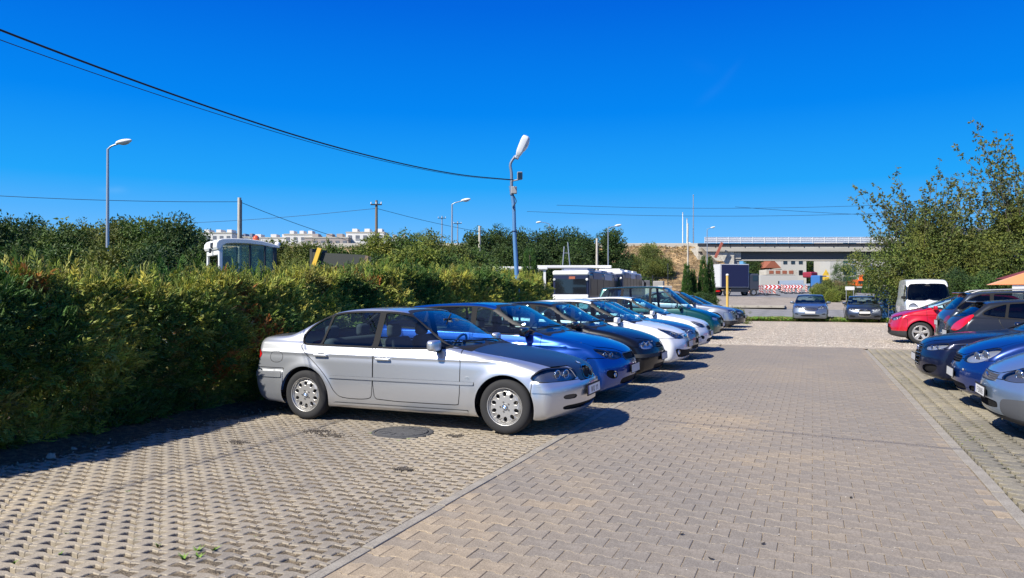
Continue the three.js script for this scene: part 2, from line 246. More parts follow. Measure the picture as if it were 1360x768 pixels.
const wheelCache = new Map();
function wheelProto(R, w, rimR, kind) {
  const key = [R, w, rimR, kind].join(); if (wheelCache.has(key)) return wheelCache.get(key);
  const g = new THREE.Group(); g.name = 'wheel'; const h = w / 2;
  const t = new THREE.LatheGeometry([[rimR - 0.012, -h * 0.86], [rimR + 0.006, -h * 0.98], [lerp(rimR, R, 0.45), -h * 1.05], [R - 0.022, -h * 0.93], [R - 0.004, -h * 0.72], [R, -h * 0.4], [R, h * 0.4], [R - 0.004, h * 0.72], [R - 0.022, h * 0.93], [lerp(rimR, R, 0.45), h * 1.05], [rimR + 0.006, h * 0.98], [rimR - 0.012, h * 0.86]].map((p) => new THREE.Vector2(p[0], p[1])), 48).rotateX(Math.PI / 2);
  part(g, 'tyre', t, CM.tyre);
  const rim = new THREE.Group(); rim.name = 'rim'; g.add(rim);
  const mat = kind.includes('dark') ? CM.alloyDark : CM.alloy;
  const barrel = new THREE.LatheGeometry([[rimR - 0.035, -h * 0.85], [rimR - 0.03, h * 0.5], [rimR - 0.012, h * 0.74], [rimR - 0.006, h * 0.92], [rimR + 0.002, h * 0.96], [rimR + 0.006, h * 0.9]].map((p) => new THREE.Vector2(p[0], p[1])), 40).rotateX(Math.PI / 2);
  const s = new THREE.Shape().absarc(0, 0, rimR - 0.014, 0, Math.PI * 2), rad = rimR - 0.014;
  const hole = (pts) => s.holes.push(new THREE.Path(pts.map((p) => new THREE.Vector2(p[0], p[1]))));
  if (kind.startsWith('holes')) for (let i = 0; i < 10; i++) { const a = i * Math.PI / 5, pts = []; for (let k = 0; k < 14; k++) { const b = -k / 14 * Math.PI * 2, r = rad * 0.72 + Math.cos(b) * rad * 0.165, l = Math.sin(b) * rad * 0.13; pts.push([r * Math.cos(a) - l * Math.sin(a), r * Math.sin(a) + l * Math.cos(a)]); } hole(pts); }
  else { const n = +kind.match(/\d+/)[0], frac = kind.includes('thin') ? 0.36 : 0.46; for (let i = 0; i < n; i++) { const a0 = (i + frac / 2) / n * Math.PI * 2, a1 = (i + 1 - frac / 2) / n * Math.PI * 2, m = (a0 + a1) / 2, pts = []; for (let k = 0; k <= 5; k++) { const a = lerp(a0, a1, k / 5); pts.push([rad * 0.9 * Math.cos(a), rad * 0.9 * Math.sin(a)]); } const b = (a1 - a0) * 0.22; pts.push([rad * 0.36 * Math.cos(m + b), rad * 0.36 * Math.sin(m + b)], [rad * 0.32 * Math.cos(m), rad * 0.32 * Math.sin(m)], [rad * 0.36 * Math.cos(m - b), rad * 0.36 * Math.sin(m - b)]); hole(pts.reverse()); } }
  const disc = new THREE.ExtrudeGeometry(s, { depth: 0.012, bevelEnabled: true, bevelSize: 0.004, bevelThickness: 0.006, bevelSegments: 2, curveSegments: 36 });
  const p = disc.attributes.position; for (let i = 0; i < p.count; i++) { const r = Math.hypot(p.getX(i), p.getY(i)) / rad; p.setZ(i, p.getZ(i) + h * (kind.startsWith('holes') ? 0.62 - 0.28 * sstep(0.82, 0.98, r) + 0.05 * sstep(0.5, 0.2, r) : 0.5 + 0.22 * sstep(0.15, 0.8, r) - 0.2 * sstep(0.3, 0.0, r))); }
  disc.computeVertexNormals();
  part(rim, 'rim_face', disc, mat); part(rim, 'rim_barrel', barrel, mat);
  const bolts = []; for (let i = 0; i < 5; i++) bolts.push(new THREE.CylinderGeometry(0.009, 0.009, 0.02, 8).rotateX(Math.PI / 2).translate(Math.cos(i * 1.2566 + 0.3) * 0.055, Math.sin(i * 1.2566 + 0.3) * 0.055, h * 0.62 + 0.018));
  part(rim, 'wheel_bolt', bolts, CM.steel).userData.kind = 'stuff';
  part(rim, 'hub_cap', new THREE.CylinderGeometry(0.034, 0.036, 0.02, 20).rotateX(Math.PI / 2).translate(0, 0, h * 0.6 + 0.022), mat);
  if (kind.includes('roundel')) part(rim, 'badge', new THREE.CircleGeometry(0.032, 24).translate(0, 0, h * 0.6 + 0.0345), roundelMat);
  part(g, 'brake_disc', new THREE.CylinderGeometry(rimR * 0.7, rimR * 0.7, 0.02, 28).rotateX(Math.PI / 2).translate(0, 0, -h * 0.1), CM.steel);
  wheelCache.set(key, g); return g;
}
function seatGeo(w) { return [rbox(0.5, 0.16, w, 0.06, 0.0, 0.47, 0), rbox(0.15, 0.6, w, 0.06, 0, 0, 0).rotateZ(0.28).translate(-0.27, 0.75, 0)]; }
const headrest = (w) => [rbox(0.1, 0.17, w, 0.05, -0.39, 1.12, 0, 3), box(0.015, 0.12, 0.015, -0.375, 1.02, -0.06), box(0.015, 0.12, 0.015, -0.375, 1.02, 0.06)];

function buildCar(sp, pos, turn) {
  sp = { axles: [sp.L / 2 - sp.fo, sp.L / 2 - sp.fo - sp.wb], H: Math.max(...sp.prof.map((p) => p[1])), cell: 0.035, ...sp };
  const f = bodyField(sp), car = thing(sp.name, sp.label, sp.category ?? 'car', pos, turn, sp.group), hw = sp.W / 2, hl = sp.L / 2, g = sp.cell;
  let body = meshField(f, [-hl - 0.08, 0.02, -(Math.ceil((hw + 0.12) / g) - 0.5) * g], [hl + 0.08, sp.H + 0.08, hw + 0.12], g);
  const arch = sp.arch ?? sp.R + 0.045;
  body = split(body, (x, y, z) => { let d = 1e9; for (const xa of sp.axles) d = Math.min(d, Math.hypot(x - xa, y - sp.R) - arch); return Math.max(d, hw - 0.42 - Math.abs(z)); })[1];
  const nose = sp.nose ?? hl, tail = sp.tail ?? -hl;
  const space = {
    side: (P) => (x, y, z) => Math.max(sdPoly(P, x, y), (0.34 - Math.abs(z)) * 0.5),
    front: (P) => (x, y, z) => (x > 0.1 ? sdPoly(P, Math.abs(z) + Math.max(0, nose - x) * (sp.wrap ?? 0.75), y) : 1),
    back: (P) => (x, y, z) => (x < -0.1 ? sdPoly(P, Math.abs(z) + Math.max(0, x - tail) * (sp.wrapR ?? 0.75), y) : 1),
    screen: (P) => (x, y, z, nx, ny) => Math.max(sdPoly(P, Math.abs(z), y), (0.12 - nx) * 0.2, -x - 0.6),
    rearscreen: (P) => (x, y, z, nx, ny) => Math.max(sdPoly(P, Math.abs(z), y), (0.12 + nx) * 0.2, x - 0.6),
    top: (P) => (x, y, z, nx, ny) => Math.max(sdPoly(P, x, Math.abs(z)), (sp.hoodMin ?? 0.6) - y),
  };
  const halves = (m) => (m.idx.length ? split(m, (x, y, z) => -z).filter((q) => q.idx.length) : []);
  const made = {};
  for (const c of sp.cuts) {
    const P = c.poly ? chaikin(c.poly, c.round ?? 2) : null, fld = c.field ?? space[c.space](P);
    if (c.seam) { // panel gap: a narrow strip sunk below the surface
      const [wide, out] = split(body, (...a) => fld(...a) - c.seam), [pi, gap] = split(wide, (...a) => fld(...a) + c.seam);
      if (gap.idx.length) (made.seam ??= []).push(gap); body = c.part ? out : joinSurf([out, pi]);
      if (c.part) { for (const q of c.whole ? [pi] : halves(pi)) if (q.idx.length) { const m = part(car, c.part, surfGeo(q, c.off ?? 0), c.mat); (made[c.part] ??= []).push(m); if (c.label) m.userData.label = c.label; (car.userData_q ??= []).push(q); } }
      continue;
    }
    let [inn, out] = split(body, fld);
    if (c.band) { const [b, rest] = split(out, (...a) => fld(...a) - c.band.w); body = rest; for (const q of c.band.whole ? [b] : halves(b)) if (q.idx.length) part(car, c.band.part, surfGeo(q, c.band.off ?? 0), c.band.mat); } else body = out;
    if (c.drop) continue;
    for (const q of c.whole ? [inn] : halves(inn)) if (q.idx.length) {
      const m = part(car, c.part, surfGeo(q, c.off ?? 0), c.mat); (made[c.part] ??= []).push(m); if (c.label) m.userData.label = c.label;
      if (c.behind) part(m, c.behind.part, surfGeo(q, c.behind.off), c.behind.mat);
    }
  }
  if (made.seam) part(car, 'panel_gap', surfGeo(joinSurf(made.seam), -0.012), CM.rubber).userData.kind = 'stuff';
  part(car, 'body', surfGeo(body, 0), sp.paint);
  // cabin lining behind the outer skin
  const cabin = split(joinSurf([body, ...(car.userData_q ?? [])]), (x, y, z, nx, ny) => Math.max(0.3 - y, x - sp.cowl - 0.15, sp.cabinEnd - x))[0]; delete car.userData_q;
  part(car, 'cabin_lining', surfGeo(cabin, -0.03), CM.lining);
  part(car, 'floor_pan', [box(sp.L * 0.92, 0.05, sp.W * 0.62, 0, 0.25, 0), box(sp.wb - 2 * arch - 0.02, 0.05, sp.W * 0.9, (sp.axles[0] + sp.axles[1]) / 2, 0.25, 0)], CM.under);
  for (const xa of sp.axles) for (const s of [-1, 1]) {
    const lin_ = new THREE.CylinderGeometry(arch + 0.006, arch + 0.006, 0.34, 28, 1, true, 0, Math.PI).rotateX(Math.PI / 2).rotateZ(Math.PI / 2 * 0).translate(0, 0, 0);
    lin_.rotateZ(Math.PI / 2); part(car, 'wheel_arch_liner', [lin_.translate(xa, sp.R, s * (f.half(xa + arch, sp.R) - 0.215)), new THREE.CircleGeometry(arch + 0.006, 28, 0, Math.PI).translate(xa, sp.R, s * (hw - 0.4))], CM.under);
    const w = wheelProto(sp.R, sp.tw ?? 0.2, sp.rimR, sp.wheel).clone(); w.position.set(xa, sp.R, s * (hw - (sp.tw ?? 0.2) / 2 - (sp.inset ?? 0.018))); if (s < 0) w.rotation.y = Math.PI; w.rotation.z = sp.wheelTurn ?? 0.3; car.add(w);
  }
  const side = (fn) => { for (const s of [-1, 1]) fn(s); };
  if (sp.mirror) side((s) => {
    const [mx, my] = sp.mirror, z0 = f.surfZ(mx, my - 0.04) - 0.02, m = new THREE.Group(); m.name = 'wing_mirror'; car.add(m); m.position.set(mx, my, s * (z0 + 0.13)); m.rotation.y = s * -0.12;
    const c = new THREE.SphereGeometry(1, 20, 14), p = c.attributes.position; for (let i = 0; i < p.count; i++) { const v = [p.getX(i), p.getY(i), p.getZ(i)], q = v.map((a) => Math.sign(a) * Math.abs(a) ** 0.55); p.setXYZ(i, Math.max(q[0], -0.35) * 0.062 + Math.abs(q[2]) * -0.012, q[1] * 0.066, q[2] * 0.105); } c.computeVertexNormals();
    part(m, 'mirror_housing', c, sp.mirrorMat ?? sp.paint); part(m, 'mirror_glass', box(0.004, 0.1, 0.17, -0.034, 0, 0), CM.chrome); part(m, 'mirror_foot', [rbox(0.07, 0.035, 0.14, 0.012, 0.0, -0.06, s * -0.085)], CM.blackTrim);
  });
  for (const [hx, hy] of sp.handles ?? []) side((s) => { const z0 = f.surfZ(hx, hy), h = part(car, 'door_handle', [rbox(0.2, 0.03, 0.028, 0.012, hx, hy, s * (z0 + 0.026), 3), rbox(0.03, 0.028, 0.04, 0.01, hx + 0.08, hy, s * (z0 + 0.01)), rbox(0.03, 0.028, 0.04, 0.01, hx - 0.08, hy, s * (z0 + 0.01))], sp.handleMat ?? sp.paint); part(h, 'handle_recess', new THREE.CircleGeometry(1, 20).scale(0.075, 0.034, 1).translate(hx, hy + 0.004, 0).translate(0, 0, 0).applyMatrix4(new THREE.Matrix4().makeTranslation(0, 0, s * (z0 + 0.002))), sp.recessMat ?? sp.paint); });
  if (sp.plate) { const [py, text, dx = 0.012, dz = 0] = sp.plate, px = f.frontX(py, 0), pl = new THREE.Group(); pl.name = 'number_plate'; car.add(pl); pl.position.set(px + dx, py, dz); pl.rotation.z = sp.plateTilt ?? 0.05; part(pl, 'plate_holder', rbox(0.012, 0.135, 0.54, 0.005), CM.blackTrim); const q = part(pl, 'plate_face', new THREE.PlaneGeometry(0.52, 0.114).rotateY(Math.PI / 2).translate(0.0075, 0, 0), text ? std(0xffffff, 0.4, 0, { map: plateTex(text) }) : CM.plate); }
  if (sp.rearPlate) { const [py, text] = sp.rearPlate, px = f.rearX(py, 0), pl = new THREE.Group(); pl.name = 'number_plate'; car.add(pl); pl.position.set(px - 0.012, py, 0); part(pl, 'plate_holder', rbox(0.012, 0.135, 0.54, 0.005), CM.blackTrim); part(pl, 'plate_face', new THREE.PlaneGeometry(0.52, 0.114).rotateY(-Math.PI / 2).translate(-0.0075, 0, 0), CM.plate); }
  if (sp.seats !== false) {
    const [sx, ry] = sp.seats ?? [0.1, -0.75], sc = sp.seatMat ?? CM.seat, sy = sp.seatY ?? 0;
    for (const s of [-1, 1]) { const q = part(car, 'front_seat', seatGeo(0.5), sc); q.position.set(sx, sy, s * 0.36); part(q, 'headrest', headrest(0.26), sc); }
    const b = part(car, 'rear_seat', [rbox(0.5, 0.16, 1.2, 0.06, 0, 0.47, 0), rbox(0.16, 0.56, 1.2, 0.07).rotateZ(0.35).translate(-0.27, 0.74, 0)], sc); b.position.set(ry, sy, 0); for (const s of [-1, 1]) { const h = part(b, 'headrest', headrest(0.24), sc); h.position.set(-0.04, -0.04, s * 0.36); }
    const dx = sp.cowl - 0.28, dy = sp.dashY ?? pw(sp.belt, sp.cowl) - 0.04;
    part(car, 'dashboard', [rbox(0.55, 0.3, sp.W - 0.3, 0.1, dx, dy - 0.13, 0, 4), rbox(0.22, 0.09, 0.36, 0.04, dx - 0.14, dy + 0.035, -0.36, 3)], CM.dash);
    part(car, 'steering_wheel', [new THREE.TorusGeometry(0.185, 0.016, 8, 28).rotateY(Math.PI / 2).rotateZ(-0.42), rbox(0.05, 0.1, 0.14, 0.03).rotateZ(-0.42), box(0.02, 0.03, 0.34).rotateZ(-0.42), rod([0.02, 0, 0], [0.3, -0.14, 0], 0.03)].map((q) => q.translate(dx - 0.36, dy + 0.0, -0.36)), CM.dash);
    part(car, 'rear_view_mirror', [rbox(0.03, 0.06, 0.22, 0.02, sp.rvm?.[0] ?? sp.cowl - 0.62, sp.rvm?.[1] ?? sp.H - 0.17, 0), rod([(sp.rvm?.[0] ?? sp.cowl - 0.62), (sp.rvm?.[1] ?? sp.H - 0.17), 0], [(sp.rvm?.[0] ?? sp.cowl - 0.62) + 0.05, (sp.rvm?.[1] ?? sp.H - 0.17) + 0.09, 0], 0.01)], CM.dash);
  }
  if (sp.wipers) for (const [x0, z0, x1, z1] of sp.wipers) { const y = (x, z) => f.topY(x, z) + 0.018; part(car, 'wiper', [rod([x0, y(x0, z0) + 0.004, z0], [x1, y(x1, z1), z1], 0.007, 0.005, 6), rod([lerp(x0, x1, 0.25), y(lerp(x0, x1, 0.25), lerp(z0, z1, 0.25)) - 0.006, lerp(z0, z1, 0.25)], [x1 + 0.02, y(x1 + 0.02, z1) - 0.01, z1 + (z1 > z0 ? 0.12 : -0.12)], 0.005, 0.005, 6)], CM.blackTrim); }
  sp.extra?.(car, f, sp);
  return shade(car);
}
// ---- cut helpers shared by the car specs
function dloCuts(sp) { // side glass: an outline, split by pillars; each pane its own
  const out = [], T = sp.trim ?? CM.blackTrim, D = chaikin(sp.dlo, 2), pil = sp.pillars; // pillars: [xTop, xBot, width]
  const ys = sp.dlo.map((p) => p[1]), y0 = Math.min(...ys), y1 = Math.max(...ys), edges = [[99, 99, 0], ...pil, [-99, -99, 0]];
  const px = (p, y) => lerp(p[1], p[0], (y - y0) / (y1 - y0));
  for (let i = 0; i + 1 < edges.length; i++) {
    const a = edges[i], b = edges[i + 1];
    out.push({ part: 'window', mat: (sp.tintFrom !== undefined && i >= sp.tintFrom) ? CM.tint : CM.glass, off: -0.006, field: (x, y, z) => Math.max(sdPoly(D, x, y), x - px(a, y) + a[2] / 2, px(b, y) + b[2] / 2 - x, (0.34 - Math.abs(z)) * 0.5) });
  }
  out.push({ part: 'window_trim', mat: T, off: 0.003, field: (x, y, z) => Math.max(sdPoly(D, x, y) - (sp.trimW ?? 0.022), (0.34 - Math.abs(z)) * 0.5) });
  return out;
}
const mirrorPoly = (h) => [...h, ...h.slice().reverse().map(([a, b]) => [-a, b])];
// ------------------------------------------------------------------ the silver saloon with the dark bonnet
const silver = paint([0.60, 0.62, 0.65], 0.75, 0.34);
const darkBonnet = phys([0.012, 0.017, 0.026], 0.42, 0, { clearcoat: 0.5, clearcoatRoughness: 0.3 });
function silverSaloon() {
  const sp = {
    name: 'parked_car', label: 'silver saloon car with a dark unpainted bonnet beside the manhole', group: 'cars parked along the hedge',
    L: 4.47, W: 1.74, fo: 0.78, wb: 2.725, R: 0.315, rimR: 0.212, tw: 0.2, wheel: 'holes roundel', cell: 0.02, soft: 1, step: [0.603, 1.78, -1.6, 0.012], cowl: 0.93, cabinEnd: -1.5,
    prof: [[2.0, 0.19], [2.15, 0.21], [2.215, 0.3], [2.24, 0.46], [2.235, 0.57], [2.19, 0.61], [2.18, 0.66], [2.13, 0.735], [2.0, 0.79], [1.7, 0.855], [1.3, 0.91], [1.02, 0.945], [0.9, 0.972], [0.72, 1.06], [0.4, 1.225], [0.12, 1.345], [-0.03, 1.385], [-0.3, 1.412], [-0.6, 1.412], [-0.9, 1.385], [-1.1, 1.335], [-1.35, 1.215], [-1.6, 1.095], [-1.74, 1.065], [-2.0, 1.05], [-2.13, 1.04], [-2.185, 0.98], [-2.19, 0.8], [-2.22, 0.68], [-2.24, 0.55], [-2.225, 0.4], [-2.16, 0.26], [-2.0, 0.2]],
    belt: [[-2.2, 0.95], [-1.3, 0.945], [0.9, 0.92], [1.5, 0.86], [2.2, 0.7]], k: 0.058, bowF: 0.3, bowR: 0.2, lean: 0.47,
    crease: [[[-2.2, 0.845], [1.6, 0.82]], 0.009],
    dlo: [[0.88, 0.935], [0.62, 1.09], [0.3, 1.255], [0.04, 1.335], [-0.3, 1.352], [-0.75, 1.345], [-1.02, 1.305], [-1.22, 1.2], [-1.36, 1.06], [-1.33, 0.962], [-1.15, 0.955]], pillars: [[-0.27, -0.27, 0.085], [-0.98, -1.06, 0.03]],
    paint: silver, mirror: [0.6, 0.985], handles: [[-0.12, 0.8], [-1.02, 0.82]], plate: [0.47, 'WU 11', 0.018], recessMat: silver, wheelTurn: 0.35, seats: [0.12, -0.78],
    wipers: [[0.86, -0.45, 0.78, 0.25], [0.86, 0.1, 0.72, 0.62]],
  };
  const bonnet = (x, y, z) => { const u = Math.abs(z) + Math.max(0, 2.235 - x) * 0.75; return Math.max(sdPoly(chB, x, Math.abs(z)), (0.59 + 0.165 * sstep(0.33, 0.5, u)) - y); };
  const chB = chaikin([[0.955, -1], [0.955, 0.5], [0.99, 0.685], [1.2, 0.69], [1.6, 0.66], [1.95, 0.6], [2.12, 0.53], [2.25, 0.4], [2.5, 0.3], [2.5, -1]], 2);
  const frame = { part: 'headlight_frame', mat: CM.blackTrim };
  sp.cuts = [
    { part: 'windscreen', whole: true, space: 'screen', mat: CM.glass, off: -0.004, poly: [[-0.2, 0.985], [-0.2, 1.372], [0.36, 1.365], [0.535, 1.335], [0.6, 1.26], [0.72, 1.03], [0.735, 0.985], [0.68, 0.965]], band: { w: 0.018, part: 'windscreen_seal', mat: CM.rubber, whole: true, off: -0.002 } },
    { part: 'rear_window', whole: true, space: 'rearscreen', mat: CM.glass, off: -0.004, poly: [[-0.2, 1.085], [-0.2, 1.345], [0.38, 1.34], [0.52, 1.3], [0.66, 1.11], [0.62, 1.085]], band: { w: 0.018, part: 'rear_window_seal', mat: CM.rubber, whole: true, off: -0.002 } },
    ...dloCuts(sp),
    { part: 'kidney_grille', space: 'front', mat: CM.blackTrim, off: -0.02, poly: [[0.035, 0.6], [0.03, 0.7], [0.1, 0.735], [0.2, 0.72], [0.225, 0.64], [0.17, 0.6]], band: { w: 0.012, part: 'grille_surround', mat: CM.gloss, off: 0.006 } },
    { part: 'headlight', space: 'front', mat: CM.lens, off: 0.002, round: 1, poly: [[0.41, 0.615], [0.4, 0.695], [0.5, 0.735], [0.85, 0.748], [1.05, 0.735], [1.16, 0.69], [1.2, 0.63], [1.08, 0.612], [0.75, 0.606]], behind: { part: 'headlight_bowl', off: -0.04, mat: CM.lampMid }, band: { w: 0.008, part: 'headlight_seal', mat: CM.rubber, off: -0.006 } },
    { part: 'bonnet', whole: true, field: bonnet, seam: 0.005, mat: darkBonnet, label: 'dark unpainted bonnet' },
    { part: 'cowl_panel', whole: true, mat: CM.blackTrim, off: -0.004, field: (x, y, z) => Math.max(0.82 - x, x - 0.99, Math.abs(z) - 0.72, 0.9 - y) },
    { part: 'lower_intake', whole: true, space: 'front', mat: CM.blackTrim, off: -0.03, poly: [[-0.5, 0.275], [-0.5, 0.335], [0.6, 0.335], [0.74, 0.325], [0.76, 0.29], [0.6, 0.275]] },
    { part: 'fog_lamp', space: 'front', mat: CM.lampDark, off: -0.012, poly: [[0.46, 0.4], [0.46, 0.455], [0.74, 0.455], [0.76, 0.42], [0.7, 0.4]] },
    { part: 'bumper_strip', whole: true, mat: silver, off: 0.012, field: (x, y, z) => Math.max(Math.abs(y - 0.52) - 0.03, 1.79 - x) },
    { part: 'front_bumper', whole: true, seam: 0.004, mat: silver, field: (x, y, z) => Math.max(y - 0.605, 1.78 - x + (y - 0.5) * 0.1) },
    { part: 'bumper_strip', whole: true, mat: silver, off: 0.012, field: (x, y, z) => Math.max(Math.abs(y - 0.55) - 0.03, x + 1.62) },
    { part: 'tail_light', space: 'back', mat: CM.red, off: 0.003, poly: [[0.5, 0.72], [0.5, 0.88], [0.8, 0.9], [1.02, 0.86], [1.03, 0.76], [0.9, 0.72]], band: { w: 0.006, part: 'tail_light_seal', mat: CM.rubber, off: -0.006 } },
    { part: 'rear_bumper', whole: true, seam: 0.004, mat: silver, field: (x, y, z) => Math.max(y - 0.64, x + 1.6) },
    { part: 'side_moulding', mat: silver, off: 0.014, field: (x, y, z) => Math.max(Math.abs(y - 0.56) - 0.017, x - 1.09, -0.9 - x, 0.3 - Math.abs(z)) },
    { part: 'side_moulding', mat: silver, off: 0.014, field: (x, y, z) => Math.max(Math.abs(y - 0.235) - 0.012, x - 1.0, -0.85 - x, 0.3 - Math.abs(z)) },
    { part: 'door', space: 'side', seam: 0.0045, mat: silver, round: 1, poly: [[0.9, 0.31], [0.91, 0.9], [0.86, 0.96], [-0.2, 0.99], [-0.262, 0.95], [-0.262, 0.36], [-0.21, 0.3], [0.82, 0.3]] },
    { part: 'door', space: 'side', seam: 0.0045, mat: silver, round: 2, poly: [[-0.268, 0.36], [-0.268, 0.96], [-0.4, 0.99], [-1.2, 0.99], [-1.37, 0.95], [-1.3, 0.86], [-1.05, 0.68], [-0.9, 0.52], [-0.82, 0.36], [-0.72, 0.3], [-0.34, 0.3]] },
    { space: 'side', seam: 0.003, poly: [[-1.62, 0.71], [-1.62, 0.85], [-1.82, 0.85], [-1.82, 0.71]] },
    { part: 'boot_lid', whole: true, seam: 0.004, mat: silver, field: (x, y, z) => Math.max(Math.abs(z) - 0.66, x + 1.66, 0.68 - y) },
  ];
  sp.extra = (car, f) => {
    part(car, 'badge', new THREE.CircleGeometry(0.036, 24).rotateX(-Math.PI / 2).rotateZ(-0.45).translate(2.06, f.topY(2.06, 0) + 0.004, 0), roundelMat);
    for (const s of [-1, 1]) { // twin round lamps behind the clear cover
      if (s > 0) lampUnits([[0.672, 0.47], [0.676, 0.6]], 0.046)(car, f);
      const zi = f.surfZ(1.78, 0.66) - 0.012; part(car, 'side_indicator', rbox(0.055, 0.03, 0.012, 0.006, 1.0, 0.62, s * (f.surfZ(1.0, 0.62) + 0.003)), CM.lens);
    }
    for (let i = 0; i < 7; i++) for (const s of [-1, 1]) { const z = 0.05 + i * 0.024; part(car, 'grille_slat', box(0.012, 0.09, 0.005, f.frontX(0.66, z) - 0.03, 0.665, s * z), CM.plastic); }
  };
  return sp;
}
